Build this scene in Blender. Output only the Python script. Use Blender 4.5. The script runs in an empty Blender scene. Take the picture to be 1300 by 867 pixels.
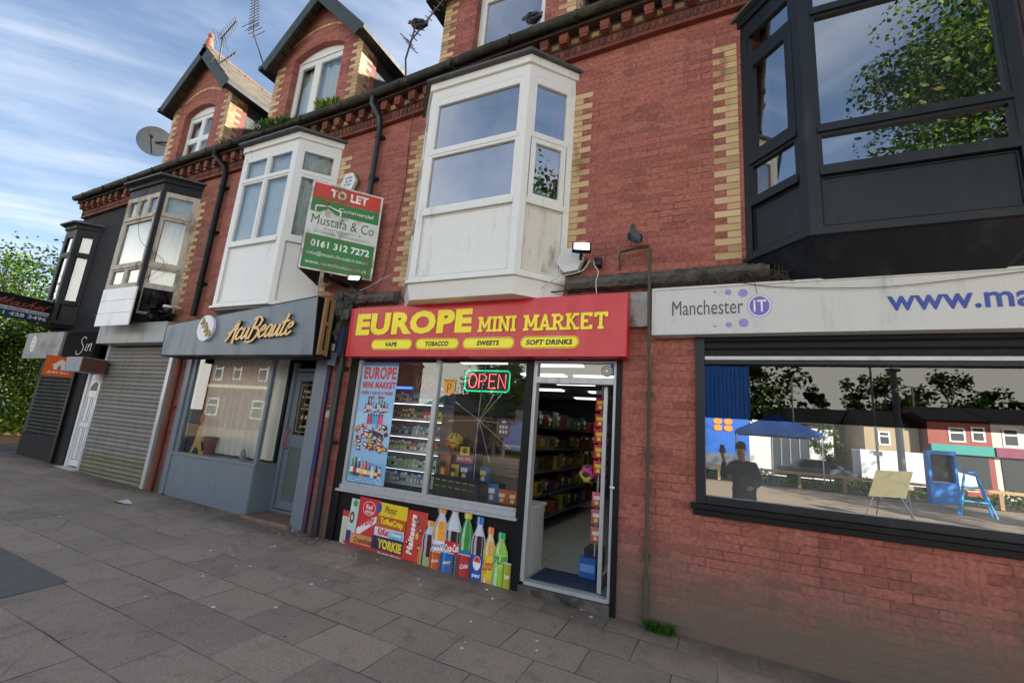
import bpy, math, random
from mathutils import Vector, Matrix
R = random.Random(7)
S = bpy.context.scene
COL = S.collection
rad = math.radians

# ------------------------------------------------------------ camera, world, sun, exposure
cd = bpy.data.cameras.new('camera'); cam = bpy.data.objects.new('camera', cd); COL.objects.link(cam)
def cam_matrix():
    a, b, c = 2.00579417e-01, 4.47539989e-01, -7.99476797e-02
    ca, sa, cb, sb, cc, sc = math.cos(a), math.sin(a), math.cos(b), math.sin(b), math.cos(c), math.sin(c)
    fwd = Vector((-sb*ca, cb*ca, sa)); right = Vector((cb, sb, 0)); down = fwd.cross(right)
    r2 = right*cc + down*sc; d2 = -right*sc + down*cc
    m = Matrix((r2, -d2, -fwd)).transposed().to_4x4()
    m.translation = Vector((0, -4.6, 1.62)); return m
cam.matrix_world = cam_matrix()
cd.sensor_width = 36; cd.lens = 565.16/1300*36; cd.clip_start = .005; cd.clip_end = 2000
S.camera = cam
SUN_EL, SUN_AZ = rad(28), rad(36)          # azimuth clockwise from +Y
W = bpy.data.worlds.new('World'); S.world = W; W.use_nodes = True
def build_world():
    nt = W.node_tree; nt.nodes.clear(); N = nt.nodes; L = nt.links
    out = N.new('ShaderNodeOutputWorld'); bg = N.new('ShaderNodeBackground'); bg.inputs[1].default_value = .078
    sky = N.new('ShaderNodeTexSky'); sky.sky_type = 'NISHITA'; sky.sun_disc = False
    sky.sun_elevation = SUN_EL; sky.sun_rotation = SUN_AZ; sky.dust_density = .6; sky.ozone_density = 1.6; sky.air_density = 1.0
    tc = N.new('ShaderNodeTexCoord'); sep = N.new('ShaderNodeSeparateXYZ'); L.new(tc.outputs['Generated'], sep.inputs[0])
    def m(op, a, b=None, c=None, clamp=False):
        n = N.new('ShaderNodeMath'); n.operation = op; n.use_clamp = clamp
        for i, x in enumerate((a, b, c)):
            if x is None: continue
            if isinstance(x, (int, float)): n.inputs[i].default_value = x
            else: L.new(x, n.inputs[i])
        return n.outputs[0]
    z = m('ADD', m('MAXIMUM', sep.outputs[2], .0), .06)
    px = m('DIVIDE', sep.outputs[0], z); py = m('DIVIDE', sep.outputs[1], z)
    a = m('MULTIPLY', m('ADD', px, py), .7); b = m('MULTIPLY', m('SUBTRACT', px, py), .7)
    cmb = N.new('ShaderNodeCombineXYZ'); L.new(m('MULTIPLY', a, .42), cmb.inputs[0]); L.new(m('MULTIPLY', b, 1.9), cmb.inputs[1])
    n1 = N.new('ShaderNodeTexNoise'); n1.inputs['Scale'].default_value = 1.15; n1.inputs['Detail'].default_value = 6; n1.inputs['Roughness'].default_value = .55; n1.inputs['Distortion'].default_value = .35
    L.new(cmb.outputs[0], n1.inputs['Vector'])
    cm2 = N.new('ShaderNodeCombineXYZ'); L.new(m('MULTIPLY', a, .5), cm2.inputs[0]); L.new(m('MULTIPLY', b, .5), cm2.inputs[1])
    n2 = N.new('ShaderNodeTexNoise'); n2.inputs['Scale'].default_value = 1.3; n2.inputs['Detail'].default_value = 8; n2.inputs['Roughness'].default_value = .6
    L.new(cm2.outputs[0], n2.inputs['Vector'])
    f = m('ADD', m('MULTIPLY', n1.outputs[0], .72), m('MULTIPLY', n2.outputs[0], .42))
    mr = N.new('ShaderNodeMapRange'); mr.interpolation_type = 'SMOOTHSTEP'; L.new(f, mr.inputs[0]); mr.inputs[1].default_value = .48; mr.inputs[2].default_value = .74; mr.inputs[3].default_value = 0.0; mr.inputs[4].default_value = .72
    # haze towards the horizon
    hz = N.new('ShaderNodeMapRange'); L.new(sep.outputs[2], hz.inputs[0]); hz.inputs[1].default_value = .0; hz.inputs[2].default_value = .42; hz.inputs[3].default_value = .3; hz.inputs[4].default_value = 0
    fac = m('MAXIMUM', mr.outputs[0], hz.outputs[0])
    sc = N.new('ShaderNodeMixRGB'); sc.blend_type = 'MULTIPLY'; sc.inputs[0].default_value = 1; L.new(sky.outputs[0], sc.inputs[1]); sc.inputs[2].default_value = (1.0, 1.0, 1.0, 1)
    mix = N.new('ShaderNodeMixRGB'); L.new(fac, mix.inputs[0]); L.new(sc.outputs[0], mix.inputs[1]); mix.inputs[2].default_value = (4.6, 4.95, 5.5, 1)
    # bright low cloud bank opposite the terrace, added to brighten the shaded fronts
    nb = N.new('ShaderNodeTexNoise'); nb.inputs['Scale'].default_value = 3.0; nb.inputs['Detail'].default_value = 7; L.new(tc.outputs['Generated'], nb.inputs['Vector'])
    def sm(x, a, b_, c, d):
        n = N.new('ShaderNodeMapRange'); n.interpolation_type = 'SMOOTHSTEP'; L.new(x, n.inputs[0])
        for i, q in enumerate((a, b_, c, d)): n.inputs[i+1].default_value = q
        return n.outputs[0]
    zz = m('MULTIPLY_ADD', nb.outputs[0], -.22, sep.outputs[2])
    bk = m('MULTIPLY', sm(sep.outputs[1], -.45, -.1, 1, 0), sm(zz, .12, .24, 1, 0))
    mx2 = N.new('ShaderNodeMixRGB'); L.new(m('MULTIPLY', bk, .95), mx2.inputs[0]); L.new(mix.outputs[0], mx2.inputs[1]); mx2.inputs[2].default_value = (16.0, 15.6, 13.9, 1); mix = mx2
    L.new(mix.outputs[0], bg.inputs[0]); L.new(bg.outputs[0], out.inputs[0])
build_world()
ld = bpy.data.lights.new('sun', 'SUN'); ld.energy = 4.8; ld.angle = rad(.5); ld.color = (1, .93, .82)
sun = bpy.data.objects.new('sun', ld); COL.objects.link(sun)
sv = Vector((math.sin(SUN_AZ)*math.cos(SUN_EL), math.cos(SUN_AZ)*math.cos(SUN_EL), math.sin(SUN_EL)))
sun.rotation_euler = sv.to_track_quat('Z', 'Y').to_euler(); sun.location = (10, 10, 30)
S.view_settings.view_transform = 'Standard'; S.view_settings.look = 'None'; S.view_settings.gamma = 1
S.view_settings.exposure = 1.62

# ------------------------------------------------------------ helpers
def lin(c):
    if isinstance(c, str):
        c = c.lstrip('#'); c = [int(c[i:i+2], 16)/255 for i in (0, 2, 4)]
        c = [x/12.92 if x <= .04045 else ((x+.055)/1.055)**2.4 for x in c]
    return (c[0], c[1], c[2], 1)
class MB:
    def __init__(s): s.v = []; s.f = []; s.c = []; s.m = []; s.s = []
    def add(s, vs, fs, col=(.5, .5, .5), mi=0, sm=False):
        b = len(s.v); s.v += [tuple(v) for v in vs]; c = lin(col)
        for f in fs: s.f.append(tuple(b+i for i in f)); s.c.append(c); s.m.append(mi); s.s.append(sm)
    def obox(s, o, u, v, w, col=(.5, .5, .5), mi=0):
        o, u, v, w = map(Vector, (o, u, v, w))
        if u.cross(v).dot(w) < 0: u, v = v, u
        p = [o, o+u, o+u+v, o+v, o+w, o+u+w, o+u+v+w, o+v+w]
        s.add(p, [(0, 3, 2, 1), (4, 5, 6, 7), (0, 1, 5, 4), (1, 2, 6, 5), (2, 3, 7, 6), (3, 0, 4, 7)], col, mi)
    def box(s, x0, x1, y0, y1, z0, z1, col=(.5, .5, .5), mi=0):
        s.obox((x0, y0, z0), (x1-x0, 0, 0), (0, y1-y0, 0), (0, 0, z1-z0), col, mi)
    def quad(s, a, b, c, d, col=(.5, .5, .5), mi=0): s.add([a, b, c, d], [(0, 1, 2, 3)], col, mi)
    def tube(s, pts, r, n=8, col=(.5, .5, .5), mi=0, sm=True, cap=True):
        pts = [Vector(p) for p in pts]; rs = r if isinstance(r, (list, tuple)) else [r]*len(pts)
        vs = []; prev = None
        for i, p in enumerate(pts):
            t = (pts[min(i+1, len(pts)-1)]-pts[max(i-1, 0)])
            t = t.normalized() if t.length > 1e-9 else Vector((0, 0, 1))
            if prev is None:
                a = Vector((0, 0, 1)) if abs(t.z) < .9 else Vector((1, 0, 0))
                u = t.cross(a).normalized()
            else: u = (prev-t*prev.dot(t)); u = u.normalized() if u.length > 1e-6 else t.orthogonal().normalized()
            prev = u; w = t.cross(u)
            for k in range(n):
                q = 2*math.pi*k/n; vs.append(p+(u*math.cos(q)+w*math.sin(q))*rs[i])
        fs = []
        for i in range(len(pts)-1):
            for k in range(n):
                k2 = (k+1) % n; fs.append((i*n+k, i*n+k2, (i+1)*n+k2, (i+1)*n+k))
        s.add(vs, fs, col, mi, sm)
        if cap:
            s.add(vs[:n], [tuple(range(n))[::-1]], col, mi); s.add(vs[-n:], [tuple(range(n))], col, mi)
    def prism(s, poly, o, U, V, Wd, col=(.5, .5, .5), mi=0, back=True):
        """2D polygon poly in frame (o,U,V), extruded from o by vector Wd"""
        o, U, V, Wd = map(Vector, (o, U, V, Wd)); n = len(poly)
        a = [o+U*p[0]+V*p[1] for p in poly]; b = [q+Wd for q in a]
        ar = sum(poly[i][0]*poly[(i+1) % n][1]-poly[(i+1) % n][0]*poly[i][1] for i in range(n))
        flip = (ar < 0) != (U.cross(V).dot(Wd) < 0)
        t = tuple(range(n)); top = t[::-1] if flip else t
        s.add(b, [top], col, mi)
        if back: s.add(a, [top[::-1]], col, mi)
        sd = []
        for i in range(n):
            j = (i+1) % n; q = (i, j, n+j, n+i); sd.append(q[::-1] if flip else q)
        s.add(a+b, sd, col, mi)
    def sphere(s, c, r, n=12, k=8, col=(.5, .5, .5), mi=0, M=None):
        c = Vector(c); r = (r, r, r) if isinstance(r, (int, float)) else r; vs = []
        for i in range(k+1):
            th = math.pi*i/k
            for j in range(n):
                ph = 2*math.pi*j/n; v = Vector((r[0]*math.sin(th)*math.cos(ph), r[1]*math.sin(th)*math.sin(ph), r[2]*math.cos(th)))
                vs.append(c+(M @ v if M else v))
        fs = []
        for i in range(k):
            for j in range(n):
                j2 = (j+1) % n; fs.append((i*n+j, (i+1)*n+j, (i+1)*n+j2, i*n+j2))
        s.add(vs, fs, col, mi, True)
    def build(s, name, mats, parent=None, loc=None, bevel=0):
        if not s.v: return None
        if not isinstance(mats, (list, tuple)): mats = [mats]
        off = Vector((0, 0, 0)); p = parent
        if parent is not None:
            while p is not None: off += Vector(p.location); p = p.parent
            oloc = Vector((0, 0, 0))
        else:
            if loc is None:
                xs = [v[0] for v in s.v]; ys = [v[1] for v in s.v]; zs = [v[2] for v in s.v]
                loc = ((min(xs)+max(xs))/2, (min(ys)+max(ys))/2, min(zs))
            off = Vector(loc); oloc = off
        me = bpy.data.meshes.new(name)
        me.from_pydata([(v[0]-off.x, v[1]-off.y, v[2]-off.z) for v in s.v], [], s.f)
        for m in mats: me.materials.append(m)
        ca = me.color_attributes.new('Col', 'FLOAT_COLOR', 'CORNER'); buf = []
        for f, c in zip(s.f, s.c): buf += list(c)*len(f)
        ca.data.foreach_set('color', buf)
        me.polygons.foreach_set('material_index', s.m); me.polygons.foreach_set('use_smooth', s.s)
        me.update()
        o = bpy.data.objects.new(name, me); COL.objects.link(o); o.location = oloc
        if parent is not None: o.parent = parent
        if bevel:
            b = o.modifiers.new('bevel', 'BEVEL'); b.width = bevel; b.segments = 2; b.limit_method = 'ANGLE'; b.angle_limit = rad(40)
        return o
def drop(x):
    """how far the old eaves line has sunk along the row"""
    pts = [(-14.0, -.46), (-9.4, -.31), (-8.0, -.29), (-5.0, -.23), (-4.4, -.19), (-2.5, -.06), (-.6, .02), (5, .05)]
    if x <= pts[0][0]: return pts[0][1]
    for (a, b), (c, d) in zip(pts, pts[1:]):
        if x <= c: return b+(d-b)*(x-a)/(c-a)
    return pts[-1][1]
def sag(mb, z0=6.2):
    mb.v = [(v[0], v[1], v[2]+(drop(v[0]) if v[2] > z0 else 0)) for v in mb.v]; return mb
def tag(o, label=None, cat=None, group=None, kind=None):
    if label: o['label'] = label
    if cat: o['category'] = cat
    if group: o['group'] = group
    if kind: o['kind'] = kind
    return o
def thing(name, label, cat, loc=(0, 0, 0), group=None):
    o = bpy.data.objects.new(name, None); COL.objects.link(o); o.location = loc; o.empty_display_size = .2
    return tag(o, label, cat, group)
def dup(root, loc, label=None, group=None):
    r = root.copy(); COL.objects.link(r); r.location = loc
    if label: r['label'] = label
    if group: r['group'] = group
    for ch in list(root.children):
        c = ch.copy(); COL.objects.link(c); c.parent = r
        for g in list(ch.children):
            d = g.copy(); COL.objects.link(d); d.parent = c
    return r

# ------------------------------------------------------------ materials
def nodes(name):
    m = bpy.data.materials.new(name); m.use_nodes = True; nt = m.node_tree; b = nt.nodes['Principled BSDF']; return m, nt, nt.nodes, nt.links, b
def rgb(N, L, a, b, fac, bt='MIX'):
    n = N.new('ShaderNodeMixRGB'); n.blend_type = bt
    for i, x in ((0, fac), (1, a), (2, b)):
        if isinstance(x, (int, float)): n.inputs[i].default_value = x if i == 0 else (x, x, x, 1)
        elif isinstance(x, tuple): n.inputs[i].default_value = x
        else: L.new(x, n.inputs[i])
    return n.outputs[0]
def ramp(N, L, x, a, b, ya=0, yb=1):
    n = N.new('ShaderNodeMapRange'); n.interpolation_type = 'SMOOTHSTEP'; L.new(x, n.inputs[0]); n.inputs[1].default_value = a; n.inputs[2].default_value = b; n.inputs[3].default_value = ya; n.inputs[4].default_value = yb; return n.outputs[0]
def pos(N, L, sx=1, sy=1, sz=1):
    g = N.new('ShaderNodeNewGeometry'); mp = N.new('ShaderNodeMapping'); L.new(g.outputs['Position'], mp.inputs[0]); mp.inputs['Scale'].default_value = (sx, sy, sz); return mp.outputs[0]
def noise(N, L, vec, scale, detail=4, rough=.55):
    n = N.new('ShaderNodeTexNoise'); n.inputs['Scale'].default_value = scale; n.inputs['Detail'].default_value = detail; n.inputs['Roughness'].default_value = rough; L.new(vec, n.inputs['Vector']); return n.outputs[0]
def bump(N, L, b, h, s, d=.01):
    n = N.new('ShaderNodeBump'); n.inputs['Strength'].default_value = s; n.inputs['Distance'].default_value = d; L.new(h, n.inputs['Height']); L.new(n.outputs[0], b.inputs['Normal'])
def M(name, col, rough=.5, metal=0, dirt='#3a342c', da=.35, streak=True, attr=False, bs=.15, lo=.5, hi=.75, spec=.5):
    """paint or plastic with patchy grime and run marks"""
    m, nt, N, L, b = nodes(name)
    base = lin(col)
    if attr:
        at = N.new('ShaderNodeAttribute'); at.attribute_name = 'Col'; base = at.outputs['Color']
    p1 = pos(N, L, 1, 1, .22 if streak else 1); n1 = noise(N, L, p1, 7, 6, .65); n2 = noise(N, L, pos(N, L), 1.7, 3); n3 = noise(N, L, pos(N, L), 60, 3, .7)
    f = N.new('ShaderNodeMath'); f.operation = 'MULTIPLY'; L.new(ramp(N, L, n1, lo, hi), f.inputs[0]); L.new(ramp(N, L, n2, .35, .65), f.inputs[1])
    f2 = N.new('ShaderNodeMath'); f2.operation = 'MULTIPLY'; L.new(f.outputs[0], f2.inputs[0]); f2.inputs[1].default_value = da
    c = rgb(N, L, base, lin(dirt), f2.outputs[0]); v = ramp(N, L, n3, .3, .7, .93, 1.05)
    c = rgb(N, L, c, v, 1.0, 'MULTIPLY')
    L.new(c, b.inputs['Base Color']); b.inputs['Metallic'].default_value = metal; b.inputs['Specular IOR Level'].default_value = spec
    L.new(ramp(N, L, n1, .3, .8, rough*.85, min(1, rough*1.3)), b.inputs['Roughness'])
    if bs: bump(N, L, b, n3, bs, .002)
    return m
def brick_mat(name, c1, c2, mortar, grime=True, scale=1, bw=.285, bh=.0755, mo=.006, dark_low=True, fade=0.45):
    m, nt, N, L, b = nodes(name)
    g = N.new('ShaderNodeNewGeometry'); sp = N.new('ShaderNodeSeparateXYZ'); L.new(g.outputs['Position'], sp.inputs[0])
    ad = N.new('ShaderNodeMath'); L.new(sp.outputs[0], ad.inputs[0]); L.new(sp.outputs[1], ad.inputs[1])
    cb = N.new('ShaderNodeCombineXYZ'); L.new(ad.outputs[0], cb.inputs[0]); L.new(sp.outputs[2], cb.inputs[1])
    wob = N.new('ShaderNodeTexNoise'); wob.inputs['Scale'].default_value = 5; L.new(cb.outputs[0], wob.inputs['Vector'])
    wm = N.new('ShaderNodeVectorMath'); wm.operation = 'MULTIPLY_ADD'; L.new(wob.outputs['Color'], wm.inputs[0]); wm.inputs[1].default_value = (.012, .008, 0); L.new(cb.outputs[0], wm.inputs[2])
    bt = N.new('ShaderNodeTexBrick'); L.new(wm.outputs[0], bt.inputs['Vector']); bt.inputs['Scale'].default_value = 1
    bt.inputs['Brick Width'].default_value = bw; bt.inputs['Row Height'].default_value = bh; bt.inputs['Mortar Size'].default_value = mo; bt.inputs['Mortar Smooth'].default_value = .35; bt.inputs['Bias'].default_value = -.35
    bt.inputs['Color1'].default_value = lin(c1); bt.inputs['Color2'].default_value = lin(c2)
    P = pos(N, L)
    # the mortar is painted over and shows in patches, pale in some and dark in others
    mn = noise(N, L, P, 3.2, 4, .7); mcol = rgb(N, L, lin(mortar), rgb(N, L, lin(c2), lin('#2c1c19'), .6), ramp(N, L, mn, .36, .5))
    mcol = rgb(N, L, mcol, lin(c1), ramp(N, L, noise(N, L, P, 2.1, 5, .7), .38, .62, .15, fade+.45))
    L.new(mcol, bt.inputs['Mortar'])
    c = bt.outputs['Color']
    big = noise(N, L, P, .8, 5, .6); c = rgb(N, L, c, lin('#9a6450'), ramp(N, L, big, .45, .7, 0, .4))
    fine = noise(N, L, P, 26, 5, .7); c = rgb(N, L, c, ramp(N, L, fine, .25, .75, .62, 1.3), 1.0, 'MULTIPLY')
    st = noise(N, L, pos(N, L, 1, 1, .16), 4.5, 6, .6); c = rgb(N, L, c, lin('#54403a'), ramp(N, L, st, .52, .78, 0, .5))
    pl = noise(N, L, pos(N, L, 1.3, 1, .5), 2.4, 6, .75); c = rgb(N, L, c, lin('#a58a80'), ramp(N, L, pl, .62, .8, 0, .45))
    # scuffs, chips and paint splashes
    vs_ = N.new('ShaderNodeTexVoronoi'); vs_.inputs['Scale'].default_value = 5.5; L.new(pos(N, L, 1, 1, .55), vs_.inputs['Vector'])
    sm_ = N.new('ShaderNodeMath'); sm_.operation = 'MULTIPLY'; L.new(ramp(N, L, vs_.outputs['Distance'], .03, .055, 1, 0), sm_.inputs[0]); L.new(ramp(N, L, noise(N, L, P, 1.7, 3), .5, .58, 0, .75), sm_.inputs[1])
    c = rgb(N, L, c, lin('#b9a8a0'), sm_.outputs[0])
    vd_ = N.new('ShaderNodeTexVoronoi'); vd_.inputs['Scale'].default_value = 3.1; L.new(pos(N, L, .7, .7, 1.6), vd_.inputs['Vector'])
    dm_ = N.new('ShaderNodeMath'); dm_.operation = 'MULTIPLY'; L.new(ramp(N, L, vd_.outputs['Distance'], .05, .1, 1, 0), dm_.inputs[0]); L.new(ramp(N, L, noise(N, L, P, 1.1, 3), .48, .56, 0, .7), dm_.inputs[1])
    c = rgb(N, L, c, lin('#3a2622'), dm_.outputs[0])
    if dark_low:
        # rising damp and splash grime with a ragged top edge
        e = N.new('ShaderNodeMath'); e.operation = 'MULTIPLY_ADD'; L.new(noise(N, L, P, 2.2, 5, .65), e.inputs[0]); e.inputs[1].default_value = -.9; L.new(sp.outputs[2], e.inputs[2])
        c = rgb(N, L, c, lin('#6a6056'), ramp(N, L, e.outputs[0], -.35, .5, .92, 0))
    L.new(c, b.inputs['Base Color']); b.inputs['Roughness'].default_value = .78; b.inputs['Specular IOR Level'].default_value = .3
    hh = N.new('ShaderNodeMath'); hh.operation = 'MULTIPLY_ADD'; L.new(bt.outputs['Fac'], hh.inputs[0]); hh.inputs[1].default_value = -.8; L.new(fine, hh.inputs[2])
    bump(N, L, b, hh.outputs[0], .55, .008)
    return m
def plain(name, col, rough=.6, metal=0, attr=False, emit=0, spec=.5, alpha=1):
    m, nt, N, L, b = nodes(name); b.inputs['Base Color'].default_value = lin(col); b.inputs['Roughness'].default_value = rough; b.inputs['Metallic'].default_value = metal; b.inputs['Specular IOR Level'].default_value = spec
    if attr:
        at = N.new('ShaderNodeAttribute'); at.attribute_name = 'Col'; L.new(at.outputs['Color'], b.inputs['Base Color'])
    if emit:
        b.inputs['Emission Color'].default_value = lin(col); b.inputs['Emission Strength'].default_value = emit
        if attr: L.new(at.outputs['Color'], b.inputs['Emission Color'])
    return m
def glass(name, refl=.16, tint=(.92, .95, .94), wav=.0, haze=0, hazecol=(.6, .62, .6), add=1.0):
    m = bpy.data.materials.new(name); m.use_nodes = True; nt = m.node_tree; N = nt.nodes; L = nt.links; N.clear()
    out = N.new('ShaderNodeOutputMaterial'); tr = N.new('ShaderNodeBsdfTransparent'); tr.inputs[0].default_value = (*tint, 1)
    gl = N.new('ShaderNodeBsdfGlossy'); gl.inputs['Roughness'].default_value = .0; gl.inputs[0].default_value = (1, 1, 1, 1)
    fr = N.new('ShaderNodeFresnel'); fr.inputs[0].default_value = 1.5
    fm = N.new('ShaderNodeMath'); fm.operation = 'MULTIPLY_ADD'; fm.use_clamp = True; L.new(fr.outputs[0], fm.inputs[0]); fm.inputs[1].default_value = add; fm.inputs[2].default_value = refl
    mx = N.new('ShaderNodeMixShader'); L.new(fm.outputs[0], mx.inputs[0])
    base = tr.outputs[0]
    if haze:
        df = N.new('ShaderNodeBsdfDiffuse'); df.inputs[0].default_value = (*hazecol, 1); h = N.new('ShaderNodeMixShader')
        nz = noise(N, L, pos(N, L, 1, 1, .4), 2.5, 6, .7); L.new(ramp(N, L, nz, .3, .75, haze*.5, haze*1.4), h.inputs[0]); L.new(tr.outputs[0], h.inputs[1]); L.new(df.outputs[0], h.inputs[2]); base = h.outputs[0]
    L.new(base, mx.inputs[1]); L.new(gl.outputs[0], mx.inputs[2]); L.new(mx.outputs[0], out.inputs[0])
    if wav:
        bn = N.new('ShaderNodeBump'); bn.inputs['Strength'].default_value = wav; bn.inputs['Distance'].default_value = .01
        L.new(noise(N, L, pos(N, L), 1.3, 1), bn.inputs['Height']); L.new(bn.outputs[0], gl.inputs['Normal'])
    return m
m_brick = brick_mat('painted_red_brick', '#a46458', '#7b473e', '#a88f80')
m_brick_d = brick_mat('worn_red_brick', '#9a6452', '#75443a', '#8d7c72')
m_brick_far = brick_mat('brick_opposite', '#5c342b', '#4a2c26', '#6a5f55', dark_low=False)
m_black_brick = brick_mat('black_painted_brick', '#1e2022', '#191b1d', '#2a2a2a', fade=.55)
def recolor_black(m):
    # black painted brick must not take the red weathering tones
    for n in m.node_tree.nodes:
        if n.type == 'MIX_RGB' and n.blend_type == 'MIX':
            c = n.inputs[2].default_value
            if not n.inputs[2].is_linked and c[0] > c[2]*1.5: n.inputs[2].default_value = lin('#26282a')
            elif not n.inputs[2].is_linked and c[0] > .3: n.inputs[2].default_value = lin('#4a4845')
recolor_black(m_black_brick)
m_cream = M('cream_brick', '#c9a266', .75, dirt='#4a3c2c', da=.75, bs=.5, attr=True)
m_terra = M('terracotta', '#8a4332', .75, dirt='#2a211c', da=.8, bs=.5, attr=True)
m_white = M('white_paint', '#e0e1de', .38, dirt='#6b6252', da=.6, lo=.54, hi=.8)
m_white_old = M('peeling_white_paint', '#c9c4b8', .6, dirt='#4f443a', da=.8, lo=.45, hi=.65, bs=.6)
m_stain = M('mould_streaked_white', '#d6d3c8', .5, dirt='#5e5442', da=.8, lo=.46, hi=.66, bs=.5)
m_white_clean = M('white_plastic', '#dcdee0', .35, da=.15)
m_black = M('black_paint', '#141517', .5, dirt='#3d3b37', da=.35, spec=.22)
m_gutter = M('mossy_gutter', '#1c1c1b', .7, dirt='#4a4c38', da=.8, streak=False, bs=.9, lo=.4, hi=.6)
m_navy = M('near_black_frame', '#191e24', .4, spec=.35, dirt='#5a5a58', da=.2)
m_slate = M('roof_slate', '#3a3c40', .7, dirt='#6b6a62', da=.5, streak=False, bs=.4)
m_lead = M('lead_flashing', '#4c4e50', .65, dirt='#2a2926', da=.7, bs=.3)
m_fascia_blue = M('bluegrey_paint', '#6a7682', .42, dirt='#39424c', da=.35)
m_grey = M('grey_paint', '#8b8f92', .5, dirt='#55534c', da=.5)
m_alu = M('aluminium', '#b4b7b9', .4, .3, dirt='#5e5b55', da=.45)
m_shut = M('galvanised_shutter', '#8d8f90', .7, .0, dirt='#57553f', da=.6, attr=True)
m_black_shut = M('dark_shutter', '#232628', .6, .0, spec=.2, dirt='#4e4d4a', da=.35)
m_red = M('red_sign_panel', '#c8202c', .3, dirt='#8a1820', da=.35, bs=0, streak=True)
m_signwhite = M('grimy_white_sign', '#c6c8c6', .45, dirt='#77745f', da=.55, lo=.5, hi=.75)
m_print = M('printed_vinyl', '#ffffff', .4, da=.12, attr=True, bs=0)
m_print_b = M('scuffed_vinyl', '#ffffff', .45, attr=True, bs=0, dirt='#6a6258', da=.6, lo=.46, hi=.7)
m_flat = plain('coloured_plastic', '#ffffff', .45, attr=True)
m_matte = M('weathered_coloured', '#ffffff', .75, attr=True, da=.4, streak=False)
m_plastic_black = plain('black_plastic', '#0e0f10', .45)
m_pipe = M('dark_pipe_paint', '#20242c', .45, dirt='#5c544a', da=.6)
m_pipe_red = M('terracotta_pipe', '#6e382a', .6, dirt='#3a2c26', da=.5)
m_rust = M('rusty_pipe', '#4a4a3c', .75, dirt='#8a7d6a', da=.8, bs=.5)
m_stone = M('sooty_stone', '#5c5a55', .85, dirt='#1e1d1b', da=.9, streak=False, bs=.9, lo=.4, hi=.62)
m_wood = M('raw_timber', '#8a6c48', .75, dirt='#4a3a28', da=.5, bs=.5)
m_step = M('sandstone_step', '#7d6553', .85, dirt='#3f362f', da=.7, streak=False, bs=.6)
m_gold = plain('gold_acrylic', '#d8a850', .3, .35)
m_glass = glass('window_glass', .10, wav=.04, add=1.3)
m_glass_up = glass('sky_window_glass', .36, wav=.05, add=1.4, tint=(.8, .84, .85))
m_glass_shop = glass('shop_glass', .055, wav=.02, add=1.0, tint=(.93, .95, .95))
m_glass_film = glass('mirror_film_glass', .46, wav=.05, haze=.24, tint=(.5, .5, .5), add=1.0)
m_glass_dark = glass('upper_clear_glass', .045, wav=.05, tint=(.6, .6, .6), add=.6)
m_net = M('net_curtain', '#c4cccb', .9, da=.1, bs=0, streak=True)
m_dark_in = plain('unlit_interior', '#15171a', .9)
m_emit = plain('lit_panel', '#ffffff', .5, emit=.8)
m_flood = plain('lit_floodlight', '#f4fbff', .5, emit=2)
m_neon = plain('neon_tube', '#ffffff', .4, attr=True, emit=.5)

# ------------------------------------------------------------ lettering
_txt = {}
def glyphs(s, bold, shear):
    k = (s, bold, shear)
    if k not in _txt:
        cu = bpy.data.curves.new('text', 'FONT'); cu.body = s; cu.offset = bold; cu.space_character = 1+bold*1.6; cu.shear = shear; cu.resolution_u = 3; cu.fill_mode = 'FRONT'
        ob = bpy.data.objects.new('text', cu); me = bpy.data.meshes.new_from_object(ob)
        _txt[k] = ([(v.co.x, v.co.y) for v in me.vertices], [tuple(p.vertices) for p in me.polygons])
        bpy.data.objects.remove(ob); bpy.data.curves.remove(cu); bpy.data.meshes.remove(me)
    return _txt[k]
class Frame:
    """flat frame: origin, U to the right, V up, N outward (towards the viewer)"""
    def __init__(s, o, U=(1, 0, 0), V=(0, 0, 1), N=(0, -1, 0)): s.o = Vector(o); s.U = Vector(U).normalized(); s.V = Vector(V).normalized(); s.N = Vector(N).normalized()
    def p(s, u, v, n=0): return s.o+s.U*u+s.V*v+s.N*n
def text(mb, fr, s, u0, u1, v0, v1, col, n=.003, bold=0, shear=0, thick=0, mi=0, sidecol=None, skew=0, keep=False):
    vs, fs = glyphs(s, bold, shear)
    if not vs: return
    xs = [v[0] for v in vs]; ys = [v[1] for v in vs]; x0, x1, y0, y1 = min(xs), max(xs), min(ys), max(ys)
    kx = (u1-u0)/(x1-x0); ky = (v1-v0)/(y1-y0)
    P = [fr.p(u0+(x-x0)*kx, v0+(y-y0)*ky+skew*(x-x0)*kx, n+thick) for x, y in vs]
    fl = fr.U.cross(fr.V).dot(fr.N) < 0
    mb.add(P, [f[::-1] if fl else f for f in fs], col, mi)
    if thick:
        ed = {}
        for f in fs:
            for i in range(len(f)):
                a, b = f[i], f[(i+1) % len(f)]; ed[(a, b)] = ed.get((a, b), 0)+1
        Q = [fr.p(u0+(x-x0)*kx, v0+(y-y0)*ky+skew*(x-x0)*kx, n) for x, y in vs]
        side = [(a, b) for (a, b) in ed if (b, a) not in ed]; nb = len(P)
        mb.add(P+Q, [(b, a, nb+a, nb+b) for a, b in side], sidecol or col, mi)
def patch(mb, fr, poly, col, n=.002, mi=0, thick=0):
    if thick: mb.prism(poly, fr.p(0, 0, n), fr.U, fr.V, fr.N*thick, col, mi, back=False); return
    P = [fr.p(a, b, n) for a, b in poly]
    ar = sum(poly[i][0]*poly[(i+1) % len(poly)][1]-poly[(i+1) % len(poly)][0]*poly[i][1] for i in range(len(poly)))
    t = tuple(range(len(P)))
    if (ar < 0) != (fr.U.cross(fr.V).dot(fr.N) < 0): t = t[::-1]
    mb.add(P, [t], col, mi)
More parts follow.
